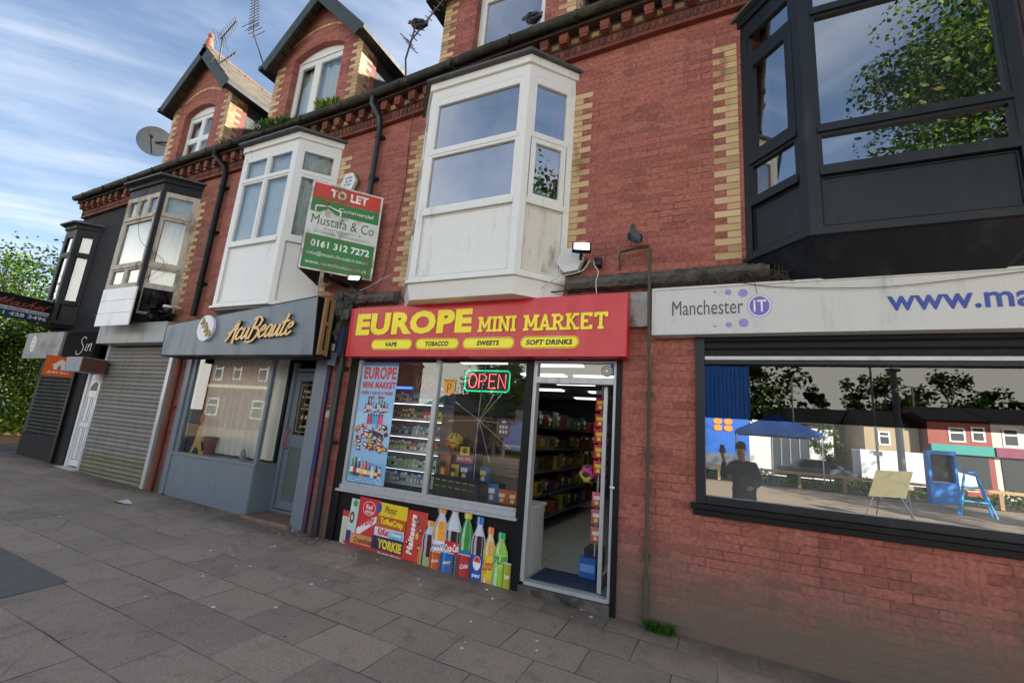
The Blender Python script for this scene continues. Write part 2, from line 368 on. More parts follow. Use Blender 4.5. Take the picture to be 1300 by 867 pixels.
def rect(mb, fr, u0, u1, v0, v1, col, n=.002, mi=0, thick=0): patch(mb, fr, [(u0, v0), (u1, v0), (u1, v1), (u0, v1)], col, n, mi, thick)
def ell(cx, cy, rx, ry, n=20, a0=0, a1=2*math.pi): return [(cx+rx*math.cos(a0+(a1-a0)*i/n), cy+ry*math.sin(a0+(a1-a0)*i/n)) for i in range(n)]
def pill(u0, u1, v0, v1, n=8):
    r = (v1-v0)/2; c = (v0+v1)/2
    return [(u1-r+r*math.cos(-math.pi/2+math.pi*i/n), c+r*math.sin(-math.pi/2+math.pi*i/n)) for i in range(n+1)]+[(u0+r+r*math.cos(math.pi/2+math.pi*i/n), c+r*math.sin(math.pi/2+math.pi*i/n)) for i in range(n+1)]
_k = [0]
def strokes(mb, fr, lines, u0, v0, su, sv, w, col, n=.003, thick=0, shear=0, mi=0, side=None):
    """pen lines as flat ribbons; each a hair higher than the last"""
    for ln in lines:
        pts = [Vector((u0+(p[0]+shear*p[1])*su, v0+p[1]*sv)) for p in ln]
        if len(pts) > 2:
            q = []
            for i in range(len(pts)-1):
                p0 = pts[max(i-1, 0)]; p1 = pts[i]; p2 = pts[i+1]; p3 = pts[min(i+2, len(pts)-1)]
                for t in (0, .25, .5, .75):
                    q.append(.5*((2*p1)+(-p0+p2)*t+(2*p0-5*p1+4*p2-p3)*t*t+(-p0+3*p1-3*p2+p3)*t*t*t))
            q.append(pts[-1]); pts = q
        L_ = []; R_ = []
        for i, p in enumerate(pts):
            t = pts[min(i+1, len(pts)-1)]-pts[max(i-1, 0)]
            t = t.normalized() if t.length > 0 else Vector((1, 0)); nn = Vector((-t.y, t.x)); f = w*(1-.45*abs(t.x))
            L_.append(p+nn*f/2); R_.append(p-nn*f/2)
        _k[0] = (_k[0]+1) % 16; nn_ = n+_k[0]*.00012
        for i in range(len(pts)-1):
            patch(mb, fr, [tuple(L_[i]), tuple(R_[i]), tuple(R_[i+1]), tuple(L_[i+1])], col, nn_+thick, mi)
            if thick:
                for A, B in ((L_[i], L_[i+1]), (R_[i+1], R_[i])):
                    mb.quad(fr.p(A.x, A.y, nn_), fr.p(B.x, B.y, nn_), fr.p(B.x, B.y, nn_+thick), fr.p(A.x, A.y, nn_+thick), side or col, mi)
# slab serif capitals: stems (x0,y0,x1,y1,width) and serifs are added at stem ends
SLAB = {'M': ([(.14, 0, .14, 1), (.86, 0, .86, 1), (.14, 1, .5, .25), (.86, 1, .5, .25)], [(.14, 0), (.86, 0), (.12, 1), (.88, 1)]),
 'I': ([(.5, 0, .5, 1)], [(.5, 0), (.5, 1)]), 'N': ([(.16, 0, .16, 1), (.84, 0, .84, 1), (.16, 1, .84, 0)], [(.16, 0), (.14, 1), (.84, 1)]),
 'A': ([(.16, 0, .5, 1), (.84, 0, .5, 1), (.28, .3, .72, .3)], [(.16, 0), (.84, 0)]),
 'R': ([(.2, 0, .2, 1), (.2, .92, .6, .92), (.6, .92, .76, .8), (.76, .8, .76, .62), (.76, .62, .6, .5), (.6, .5, .2, .5), (.5, .5, .84, 0)], [(.2, 0), (.16, 1), (.86, 0)]),
 'K': ([(.2, 0, .2, 1), (.2, .42, .8, 1), (.4, .58, .84, 0)], [(.2, 0), (.2, 1), (.8, 1), (.84, 0)]),
 'E': ([(.2, 0, .2, 1), (.1, .92, .84, .92), (.1, .08, .86, .08), (.2, .5, .64, .5), (.84, .76, .84, 1), (.86, 0, .86, .26)], []),
 'T': ([(.5, 0, .5, 1), (.08, .92, .92, .92), (.1, .72, .1, 1), (.9, .72, .9, 1)], [(.5, 0)])}
def slab(mb, fr, word, u0, u1, v0, v1, col, n=.003, w=.26, thick=0, skew=0):
    wd = [.5 if c == 'I' else (1.15 if c == 'M' else (.5 if c == ' ' else 1)) for c in word]; tot = sum(wd)+.1*(len(word)-1); k = (u1-u0)/tot; x = u0
    h = v1-v0
    for c, a in zip(word, wd):
        if c in SLAB:
            st, se = SLAB[c]; lw = w*k/.95
            for i, (xa, ya, xb, yb) in enumerate(st):
                A = Vector((x+xa*a*k, ya)); B = Vector((x+xb*a*k, yb)); A.y = v0+A.y*h+skew*(A.x-u0); B.y = v0+B.y*h+skew*(B.x-u0)
                _k[0] = (_k[0]+1) % 16; nn = n+_k[0]*.00012
                if abs(xa-xb) < .01: q = [(A.x-lw/2, A.y), (A.x+lw/2, A.y), (B.x+lw/2, B.y), (B.x-lw/2, B.y)]
                elif abs(ya-yb) < .01: q = [(A.x, A.y-h*.085), (B.x, B.y-h*.085), (B.x, B.y+h*.085), (A.x, A.y+h*.085)]
                else: q = [(A.x-lw*.45, A.y), (A.x+lw*.45, A.y), (B.x+lw*.45, B.y), (B.x-lw*.45, B.y)]
                patch(mb, fr, q, col, nn, thick=thick)
            for xs, ys in se:
                _k[0] = (_k[0]+1) % 16; sw = lw*.95; cx = x+xs*a*k; y0 = v0+ys*h+skew*(cx-u0)-(h*.16 if ys else 0)
                rect(mb, fr, cx-sw, cx+sw, y0, y0+h*.16, col, n+_k[0]*.00012, thick=thick)
        x += (a+.1)*k
SCRIPT = {'A': (.74, [[(0, -.08), (.2, .2), (.45, .75), (.62, 1.0), (.64, .8), (.6, .4), (.62, 0), (.7, -.2)], [(.05, .32), (.35, .5), (.75, .62)]]),
 'c': (.5, [[(.42, .5), (.3, .6), (.12, .4), (.08, .12), (.2, 0), (.45, .15)]]),
 'u': (.58, [[(.1, .58), (.04, .15), (.12, 0), (.3, .15), (.46, .58)], [(.46, .58), (.42, .15), (.5, 0), (.6, .08)]]),
 'B': (.8, [[(.3, 1.0), (.22, .5), (.1, -.05)], [(.05, .95), (.4, 1.08), (.72, .92), (.62, .62), (.3, .5)], [(.3, .5), (.65, .45), (.72, .2), (.5, -.1), (.1, -.2), (-.12, -.12)]]),
 'e': (.5, [[(.08, .28), (.38, .42), (.36, .6), (.18, .52), (.06, .2), (.2, 0), (.48, .18)]]),
 'a': (.58, [[(.45, .5), (.3, .6), (.1, .4), (.06, .1), (.2, 0), (.4, .25), (.46, .55)], [(.46, .55), (.42, .15), (.5, 0), (.6, .08)]]),
 't': (.42, [[(.3, 1.05), (.16, .4), (.12, .08), (.25, 0), (.42, .12)], [(-.02, .62), (.5, .72)]]),
 'S': (.9, [[(.8, .95), (.5, 1.15), (.2, .9), (.4, .6), (.7, .3), (.55, -.15), (.1, -.25), (-.1, .05)]]),
 'k': (.55, [[(.3, 1.2), (.16, .5), (.06, 0)], [(.45, .6), (.14, .3), (.3, .15), (.5, 0)]]),
 's': (.42, [[(.35, .55), (.2, .62), (.14, .42), (.3, .2), (.2, 0), (0, .05)]]),
 'h': (.6, [[(.3, 1.2), (.16, .5), (.06, 0)], [(.12, .3), (.35, .6), (.42, .4), (.4, .05), (.55, .05)]]),
 'l': (.36, [[(.34, 1.2), (.16, .5), (.12, .05), (.3, .05)]]),
 'b': (.55, [[(.3, 1.2), (.14, .5), (.08, .1), (.3, 0), (.45, .3), (.3, .5), (.14, .35)]]),
 'i': (.3, [[(.16, .58), (.1, .1), (.28, .05)]]), 'n': (.6, [[(.1, .58), (.05, 0)], [(.08, .3), (.35, .6), (.42, .4), (.4, .05), (.55, .05)]])}
def script(mb, fr, word, u0, u1, v0, h, w, col, n=.003, thick=0, shear=.25, side=None, skew=0):
    tot = sum(SCRIPT[c][0] for c in word); k = (u1-u0)/(tot+.2); x = u0
    for c in word:
        a, ls = SCRIPT[c]; strokes(mb, fr, ls, x, v0+skew*(x-u0), k, h, w, col, n, thick, shear, side=side); x += a*k

# ------------------------------------------------------------ ground
def gz(x, y):
    f = max(0, 1-max(0, -y-4)/22); return (-.0235*max(-16, min(8, x)))*f+.015*max(-8, min(0, y))*1.0
def ground():
    m, nt, N, L, b = nodes('paving_slabs')
    g = N.new('ShaderNodeNewGeometry'); sp = N.new('ShaderNodeSeparateXYZ'); L.new(g.outputs['Position'], sp.inputs[0])
    mp = N.new('ShaderNodeMapping'); L.new(g.outputs['Position'], mp.inputs[0]); mp.inputs['Location'].default_value = (.04, .31+.42*20, 0)
    wob = N.new('ShaderNodeTexNoise'); wob.inputs['Scale'].default_value = 2.2; wob.inputs['Detail'].default_value = 5; L.new(g.outputs['Position'], wob.inputs['Vector'])
    wm = N.new('ShaderNodeVectorMath'); wm.operation = 'MULTIPLY_ADD'; L.new(wob.outputs['Color'], wm.inputs[0]); wm.inputs[1].default_value = (.035, .035, 0); L.new(mp.outputs[0], wm.inputs[2])
    bt = N.new('ShaderNodeTexBrick'); L.new(wm.outputs[0], bt.inputs['Vector']); bt.inputs['Scale'].default_value = 1; bt.inputs['Brick Width'].default_value = .6; bt.inputs['Row Height'].default_value = .42
    bt.inputs['Mortar Size'].default_value = .006; bt.inputs['Mortar Smooth'].default_value = .4
    bt.inputs['Color1'].default_value = lin('#b3a08d'); bt.inputs['Color2'].default_value = lin('#9a8b7c')
    P = pos(N, L)
    jn = noise(N, L, P, 1.1, 4, .6)
    L.new(rgb(N, L, lin('#423a33'), lin('#93857a'), ramp(N, L, jn, .4, .62)), bt.inputs['Mortar'])
    c = bt.outputs['Color']
    c = rgb(N, L, c, lin('#b5a08e'), ramp(N, L, noise(N, L, P, .9, 5, .6), .42, .7, 0, .55))
    c = rgb(N, L, c, lin('#6a6056'), ramp(N, L, noise(N, L, P, 4.6, 7, .75), .5, .72, 0, .5))
    fine = noise(N, L, P, 90, 4, .8); c = rgb(N, L, c, ramp(N, L, fine, .25, .8, .6, 1.35), 1.0, 'MULTIPLY')
    # muck along the foot of the walls, ragged edged
    e = N.new('ShaderNodeMath'); e.operation = 'MULTIPLY_ADD'; L.new(noise(N, L, P, 1.9, 6, .7), e.inputs[0]); e.inputs[1].default_value = 1.6; L.new(sp.outputs[1], e.inputs[2])
    c = rgb(N, L, c, lin('#5e5347'), ramp(N, L, e.outputs[0], .05, .95, 0, .8))
    # chewing gum and droppings
    vo = N.new('ShaderNodeTexVoronoi'); vo.inputs['Scale'].default_value = 3.4; L.new(P, vo.inputs['Vector'])
    gum = N.new('ShaderNodeMath'); gum.operation = 'MULTIPLY'; L.new(ramp(N, L, vo.outputs['Distance'], .045, .06, 1, 0), gum.inputs[0]); L.new(ramp(N, L, noise(N, L, P, 1.4, 2), .5, .56, 0, .7), gum.inputs[1])
    c = rgb(N, L, c, lin('#2c2925'), gum.outputs[0])
    vo2 = N.new('ShaderNodeTexVoronoi'); vo2.inputs['Scale'].default_value = 14; L.new(wm.outputs[0], vo2.inputs['Vector'])
    gm = N.new('ShaderNodeMath'); gm.operation = 'MULTIPLY'; L.new(ramp(N, L, vo2.outputs['Distance'], .1, .17, 1, 0), gm.inputs[0]); L.new(ramp(N, L, noise(N, L, P, .8, 4, .7), .54, .66, 0, .5), gm.inputs[1])
    c = rgb(N, L, c, lin('#a5a29b'), gm.outputs[0])
    vc = N.new('ShaderNodeTexVoronoi'); vc.feature = 'DISTANCE_TO_EDGE'; vc.inputs['Scale'].default_value = .9; L.new(wm.outputs[0], vc.inputs['Vector'])
    ck = N.new('ShaderNodeMath'); ck.operation = 'MULTIPLY'; L.new(ramp(N, L, vc.outputs['Distance'], .0, .012, 1, 0), ck.inputs[0]); L.new(ramp(N, L, noise(N, L, P, .7, 3), .54, .6, 0, .3), ck.inputs[1])
    c = rgb(N, L, c, lin('#39322c'), ck.outputs[0])
    v3 = N.new('ShaderNodeTexVoronoi'); v3.inputs['Scale'].default_value = 30; L.new(P, v3.inputs['Vector'])
    g3 = N.new('ShaderNodeMath'); g3.operation = 'MULTIPLY'; L.new(ramp(N, L, v3.outputs['Distance'], .1, .16, 1, 0), g3.inputs[0]); L.new(ramp(N, L, noise(N, L, P, 2.4, 4, .7), .5, .62, 0, .7), g3.inputs[1])
    c = rgb(N, L, c, lin('#4a423a'), g3.outputs[0])
    L.new(c, b.inputs['Base Color']); b.inputs['Roughness'].default_value = .85; b.inputs['Specular IOR Level'].default_value = .25
    hh = N.new('ShaderNodeMath'); hh.operation = 'MULTIPLY_ADD'; L.new(bt.outputs['Fac'], hh.inputs[0]); hh.inputs[1].default_value = -1.6
    hn = N.new('ShaderNodeMath'); hn.operation = 'MULTIPLY_ADD'; L.new(fine, hn.inputs[0]); hn.inputs[1].default_value = .35; L.new(noise(N, L, P, 5, 4), hn.inputs[2]); L.new(hn.outputs[0], hh.inputs[2])
    bump(N, L, b, hh.outputs[0], .6, .009)
    def sheet(name, xs, ys, mat, dz=0):
        mb = MB(); nx, ny = len(xs), len(ys)
        vs = [(x, y, gz(x, y)+dz) for y in ys for x in xs]
        mb.add(vs, [(j*nx+i, j*nx+i+1, (j+1)*nx+i+1, (j+1)*nx+i) for j in range(ny-1) for i in range(nx-1)], '#888888', 0, True)
        return tag(mb.build(name, mat), kind='structure')
    rng = lambda a, b_, n: [a+(b_-a)*i/n for i in range(n+1)]
    m_as = M('old_asphalt', '#4b4a48', .9, dirt='#2e2d2b', da=.6, streak=False, bs=1.0)
    sheet('ground', [-400, -120, -60, -30]+rng(-20, 12, 32)+[20, 40, 90, 400], [-400, -120, -70, -50]+rng(-40, 4, 44)+[10, 30, 90, 400], m_as, -.03)
    sheet('pavement', rng(-14.3, 14, 28), rng(-7.5, .6, 9), m, 0)
    m_patch = M('tarmac_patch', '#716d66', .9, dirt='#33342f', da=.6, streak=False, bs=1.0)
    mb = MB(); mb.add([(x, y, gz(x, y)+.004) for x, y in ((-12, -2.38), (-5.05, -2.39), (-5.0, -2.82), (-5.0, -4.6), (-12, -4.6))], [(0, 4, 3, 2, 1)]); tag(mb.build('tarmac_repair', m_patch), kind='structure')
    m_tan = M('buff_paving', '#8d7d68', .9, dirt='#6c5f4f', da=.5, streak=False, bs=.6)
    sheet('path', [-60, -20, 0, 8, 20, 60], rng(-24.4, -7.5, 8), m_tan, -.006)
    m_soil = M('planting_soil', '#4d4030', .95, dirt='#3c4a26', da=.8, streak=False, bs=1)
    sheet('verge', [-60, 0, 12, 60], [-27, -24.4], m_soil, .02)
    m_soil2 = M('dry_soil', '#8a5f42', .95, dirt='#5b4632', da=.7, streak=False, bs=1)
    mb = MB(); mb.add([(-19, -1, .33), (-15.6, 0.4, .34), (-17.4, 8, .36), (-34, 12, .5), (-34, -1, .5)], [(0, 1, 2, 3, 4)]); tag(mb.build('bank', m_soil2), kind='structure')
ground()

# ------------------------------------------------------------ the terrace
def wall_panel(mb, x0, x1, z0, z1, ops, y=0, depth=.25, mi=0):
    xs = sorted({x0, x1, *[o[0] for o in ops], *[o[1] for o in ops]}); zs = sorted({z0, z1, *[o[2] for o in ops], *[o[3] for o in ops]})
    xs = [x for x in xs if x0 <= x <= x1]; zs = [z for z in zs if z0 <= z <= z1]
    for i in range(len(xs)-1):
        for j in range(len(zs)-1):
            cx, cz = (xs[i]+xs[i+1])/2, (zs[j]+zs[j+1])/2
            if any(o[0] < cx < o[1] and o[2] < cz < o[3] for o in ops): continue
            mb.quad((xs[i], y, zs[j]), (xs[i+1], y, zs[j]), (xs[i+1], y, zs[j+1]), (xs[i], y, zs[j+1]), mi=mi)
    for a, b, c, d in ops:
        y2 = y+depth
        mb.quad((a, y, c), (a, y, d), (a, y2, d), (a, y2, c), mi=mi); mb.quad((b, y, c), (b, y2, c), (b, y2, d), (b, y, d), mi=mi)
        mb.quad((a, y, d), (b, y, d), (b, y2, d), (a, y2, d), mi=mi); mb.quad((a, y, c), (a, y2, c), (b, y2, c), (b, y, c), mi=mi)
def room(root, x0, x1, y0, y1, z0, z1, mat, name='interior'):
    mb = MB(); A = [(x0, y0, z0), (x1, y0, z0), (x1, y1, z0), (x0, y1, z0), (x0, y0, z1), (x1, y0, z1), (x1, y1, z1), (x0, y1, z1)]
    mb.add(A, [(0, 1, 2, 3), (4, 7, 6, 5), (1, 5, 6, 2), (3, 2, 6, 7), (0, 3, 7, 4)]); return mb.build(name, mat, root)
def quoins(root, spots, z0, z1, y=0, name='quoins', side=None):
    """alternating long and short cream bricks; spots = (x edge, direction)"""
    for xe, d in spots:
        mb = MB(); z = z0; i = R.randrange(2); t = 0
        while z < z1-.02:
            w = .235 if i % 2 else .12; xa, xb = sorted((xe, xe+d*w)); c = R.choice(['#c6aa80', '#b89c72', '#cfb48a', '#a98e66', '#bfa278'])
            mb.box(xa, xb, y-.006, y+.02, z+.004, z+.071, c); z += .0755; i += 1
        mb.build(name, m_cream, root)
Z_BAND, Z_CORB, Z_GUT = 6.36, 6.5, 6.66
def cornice(root, x0, x1, moss=0):
    mb = MB()
    for i in range(6):
        xa, xb = x0+(x1-x0)*i/6, x0+(x1-x0)*(i+1)/6
        mb.box(xa, xb, -.07, 0, Z_BAND-.04, Z_BAND+.0, '#6d3527'); mb.box(xa, xb, -.06, 0, Z_BAND, Z_CORB, '#5f3428'); mb.box(xa, xb, -.075, 0, Z_CORB, Z_GUT-.02, '#4e3a30'); mb.box(xa, xb, -.2, 0, Z_GUT-.02, Z_GUT+.01, '#3a2a24')
    x = x0+.04
    while x < x1-.03:                                                     # moulded band of small scrolls
        mb.sphere((x, -.062, Z_BAND+.065), (.03, .022, .055), 8, 5, R.choice(['#7a4433', '#5a3226', '#6a3a2c'])); x += .075
    x = x0+.06; k = 0
    while x < x1-.1:
        mb.obox((x, -.165, Z_CORB+.045), (.115, 0, 0), (0, .1, 0), (0, 0, .1), R.choice(['#7a4636', '#6a3c2e', '#553226']))
        mb.obox((x+.01, -.16, Z_CORB+.005), (.095, 0, 0), (0, .1, 0), (0, 0, .04), '#7a3f2f')
        mb.box(x+.14, x+.235, -.085, -.07, Z_CORB+.02, Z_CORB+.085, R.choice(['#b08d5a', '#8c6f49', '#a38254']))
        x += .262; k += 1
    sag(mb).build('cornice', m_terra, root)
    g = MB(); n = 7; prof = [(-.2-.06+.062*math.cos(math.pi+math.pi*i/n), Z_GUT+.09+.075*math.sin(math.pi+math.pi*i/n)) for i in range(n+1)]
    prof += [(p[0]*.985-.003, p[1]+.008) for p in prof[::-1]]
    nn = 8
    for i in range(nn): g.prism([(p[0]+R.uniform(-.003, .003), p[1]) for p in prof], (x0+(x1-x0)*i/nn, 0, 0), (0, 1, 0), (0, 0, 1), ((x1-x0)/nn, 0, 0))
    x = x0+.5
    while x < x1: g.box(x-.015, x+.015, -.33, -.19, Z_GUT+.01, Z_GUT+.1); x += .9
    for i in range(6): g.box(x0+(x1-x0)*i/6, x0+(x1-x0)*(i+1)/6, -.2, .02, Z_GUT+.01, Z_GUT+.07)
    sag(g).build('gutter', m_gutter, root)
class Face:
    def __init__(s, a, b):
        s.a = Vector((a[0], a[1], 0)); d = Vector((b[0], b[1], 0))-s.a; s.w = d.length; s.u = d.normalized(); s.n = Vector((s.u.y, -s.u.x, 0))
    def box(s, mb, s0, s1, z0, z1, n0, n1, mi=0, col='#cccccc'):
        mb.obox(s.a+s.u*s0+s.n*n0+Vector((0, 0, z0)), s.u*(s1-s0), s.n*(n1-n0), (0, 0, z1-z0), col, mi)
    def quad(s, mb, s0, s1, z0, z1, n=0, mi=0, col='#cccccc'):
        p = lambda q, z: s.a+s.u*q+s.n*n+Vector((0, 0, z)); mb.quad(p(s0, z0), p(s1, z0), p(s1, z1), p(s0, z1), col, mi)
def pane(root, face, s0, s1, z0, z1, n, mat, frame, fw=.035, fmat=None, curtain=None, parent=None):
    """one light: glass with its bead frame"""
    p = MB(); face.quad(p, s0, s1, z0, z1, n); o = p.build('pane', mat, parent)
    f = frame
    face.box(f, s0, s0+fw, z0, z1, n-.01, n+.028); face.box(f, s1-fw, s1, z0, z1, n-.01, n+.028)
    face.box(f, s0+fw, s1-fw, z0, z0+fw, n-.01, n+.028); face.box(f, s0+fw, s1-fw, z1-fw, z1, n-.01, n+.028)
    return o
def curtain(mb, face, s0, s1, z0, z1, n=-.1, amp=.018, per=.085):
    k = max(6, int((s1-s0)/.012)); vs = []
    for i in range(k+1):
        s = s0+(s1-s0)*i/k; q = n+amp*math.sin(s*6.283/per+.8*math.sin(s*9))
        for z in (z0, z1): vs.append(face.a+face.u*s+face.n*(q*(1 if z == z0 else .98))+Vector((0, 0, z)))
    mb.add(vs, [(2*i, 2*i+2, 2*i+3, 2*i+1) for i in range(k)], '#b8c0c0', 0, True)
def bay(root, cx, fw, ww, d, zs, fr_mat, gl, sty, side_mat=None, net=True, fascia_mat=None, roof_over=.16, taper=-.03, aged=None):
    """canted oriel. zs = sill bottom, apron bottom, glass bottom, transom, glass top, fascia top"""
    zb, za, zg, zt, zh, zf = zs
    A, B, C, D = (cx-ww, 0), (cx-fw, -d), (cx+fw, -d), (cx+ww, 0)
    F = [Face(A, B), Face(B, C), Face(C, D)]
    bw = tag(bpy.data.objects.new('bay_window', None)); COL.objects.link(bw); bw.parent = root; bw.location = (cx-root.location.x, -root.location.y, zb-root.location.z)
    fr = MB(); ap = MB(); cu = MB()
    for k, f in enumerate(F):
        w = f.w; q = .085 if k == 1 else .07
        f.box(fr, -.005, q, za, zh, -.06, .012); f.box(fr, w-q, w+.005, za, zh, -.06, .0125)
        f.box(fr, q, w-q, zh-.06, zh, -.06, .008); f.box(fr, q, w-q, za, za+.05, -.06, .008); f.box(fr, q, w-q, zg-.07, zg-.0, -.06, .03)
        f.quad(ap, q, w-q, za+.05, zg-.07, -.02, 1 if k == 2 and aged else 0)
        g0, g1 = q, w-q
        if sty == 'two':                                  # a fixed light over another
            pane(bw, f, g0, g1, zt+.025, zh-.06, -.02, gl, fr, parent=bw); f.box(fr, g0, g1, zt-.025, zt+.025, -.06, .025)
            pane(bw, f, g0+(.012 if k != 1 else 0), g1-(.012 if k != 1 else 0), zg, zt-.025, -.012, gl, fr, .035 if k == 1 else .06, parent=bw)
        elif sty == 'four':
            if k == 1:
                mdl = (g0+g1)/2; f.box(fr, mdl-.022, mdl+.022, zg, zh-.06, -.06, .02)
                for a, b in ((g0, mdl-.022), (mdl+.022, g1)):
                    pane(bw, f, a, b, zt+.022, zh-.06, -.02, gl, fr, .03, parent=bw); pane(bw, f, a, b, zg, zt-.022, -.02, gl, fr, .03, parent=bw)
            else:
                pane(bw, f, g0, g1, zt+.022, zh-.06, -.02, gl, fr, .03, parent=bw); pane(bw, f, g0, g1, zg, zt-.022, -.015, gl, fr, .05, parent=bw)
            f.box(fr, g0, g1, zt-.022, zt+.022, -.06, .022)
        elif sty == 'old':                                 # three small top lights over a tall sash and low lights
            n = 3 if k == 1 else 1; ww_ = (g1-g0)/n
            for i in range(n):
                pane(bw, f, g0+i*ww_+(.02 if i else 0), g0+(i+1)*ww_-(.02 if i < n-1 else 0), zt+.03, zh-.06, -.02, gl, fr, .035, parent=bw)
                if i: f.box(fr, g0+i*ww_-.02, g0+i*ww_+.02, zt, zh-.06, -.05, .01)
            zl = zg+.37; f.box(fr, g0, g1, zt-.03, zt+.03, -.06, .035); f.box(fr, g0, g1, zl-.03, zl+.03, -.06, .03)
            pane(bw, f, g0, g1, zl+.03, zt-.03, -.02, gl, fr, .05, parent=bw)
            n = 2 if k == 1 else 1; ww_ = (g1-g0)/n
            for i in range(n):
                pane(bw, f, g0+i*ww_+(.025 if i else 0), g0+(i+1)*ww_-(.025 if i < n-1 else 0), zg, zl-.03, -.02, gl, fr, .035, parent=bw)
                if i: f.box(fr, g0+i*ww_-.025, g0+i*ww_+.025, zg, zl-.03, -.05, .01)
        elif sty == 'black':
            zl = zg+.37
            if k == 1:
                pane(bw, f, g0, g1, zh-.36, zh-.06, -.02, gl, fr, .03, parent=bw); f.box(fr, g0, g1, zh-.42, zh-.36, -.06, .03)
                pane(bw, f, g0, g1, zl+.025, zh-.42, -.02, gl, fr, .03, parent=bw); f.box(fr, g0, g1, zl-.03, zl+.025, -.06, .03)
                pane(bw, f, g0, g1, zg, zl-.03, -.02, gl, fr, .03, parent=bw)
            else:
                pane(bw, f, g0, g1, zh-.36, zh-.06, -.02, gl, fr, .03, parent=bw); f.box(fr, g0, g1, zh-.42, zh-.36, -.06, .02)
                pane(bw, f, g0, g1, zg+.44, zh-.42, -.01, gl, fr, .075, parent=bw); f.box(fr, g0, g1, zg+.38, zg+.44, -.06, .03)
                pane(bw, f, g0, g1, zg, zg+.38, -.02, gl, fr, .03, parent=bw)
        elif sty == 'slim':
            pane(bw, f, g0, g1, zt+.03, zh-.06, -.02, gl, fr, .03, parent=bw); f.box(fr, g0, g1, zt-.03, zt+.03, -.06, .02)
            pane(bw, f, g0, g1, zg, zt-.03, -.02, gl, fr, .03, parent=bw)
        if net: curtain(cu, f, .03, w-.03, zg-.05, zh-.05)
        else: f.quad(cu, .0, w, zg-.06, zh, -.32)  # dark sheet painted as the shade of the room behind bare glass
        # apron moulding
        f.box(ap, q+.012, w-q-.012, za+.062, za+.072, -.02, -.008); f.box(ap, q+.012, w-q-.012, zg-.09, zg-.08, -.02, -.008)
        f.box(ap, q+.012, q+.022, za+.072, zg-.09, -.02, -.008); f.box(ap, w-q-.022, w-q-.012, za+.072, zg-.09, -.02, -.008)
    if sty == 'old':
        cp = MB(); F[1].box(cp, F[1].w-.055, F[1].w+.012, za, zh, -.08, .02); F[2].box(cp, -.012, .055, za, zh, -.08, .021); cp.build('corner_post', m_black, bw)
    fr.build('frame', fr_mat, bw); ap.build('apron_panel', [side_mat or fr_mat, aged] if aged else (side_mat or fr_mat), bw)
    cu.build('net_curtain' if net else 'interior_shade_sheet', m_net if net else plain('interior_shade_grey', '#3c4248', .8), bw)
    def slabp(mb, e, z0, z1):
        k = e*.42; poly = [(cx-ww-e*.9, .0), (cx-fw-k, -d-e), (cx+fw+k, -d-e), (cx+ww+e*.9, .0)]
        mb.prism(poly, (0, 0, z0), (1, 0, 0), (0, 1, 0), (0, 0, z1-z0))
    fs = MB(); slabp(fs, .01, zh+.001, zf-.10); slabp(fs, .045, zf-.10, zf-.0); fs.build('fascia', fascia_mat or fr_mat, bw)
    rf = MB(); slabp(rf, roof_over, zf+.001, zf+.035)
    k = .42*roof_over; e = roof_over; p0 = [(cx-ww-e*.9, 0), (cx-fw-k, -d-e), (cx+fw+k, -d-e), (cx+ww+e*.9, 0)]
    p1 = [(cx-ww*.55, 0), (cx-fw*.55, -.06), (cx+fw*.55, -.06), (cx+ww*.55, 0)]; za_, zb_ = zf+.035, zf+.2
    rf.add([(*p, za_) for p in p0]+[(*p, zb_) for p in p1], [(0, 1, 5, 4), (1, 2, 6, 5), (2, 3, 7, 6), (4, 5, 6, 7)])
    rf.build('roof', m_lead, bw)
    sl = MB(); slabp(sl, .05, za-.035, za-.001); 
    def frus(e0, z0, e1, z1):
        pl = lambda e, z: [(cx-ww-e*.9, 0, z), (cx-fw-e*.42, -d-e, z), (cx+fw+e*.42, -d-e, z), (cx+ww+e*.9, 0, z)]
        sl.add(pl(e0, z0)+pl(e1, z1), [(0, 1, 5, 4), (1, 2, 6, 5), (2, 3, 7, 6), (3, 2, 1, 0)])
    frus(taper, zb, .012, za-.036); sl.build('sill', side_mat or fr_mat, bw)
    return bw
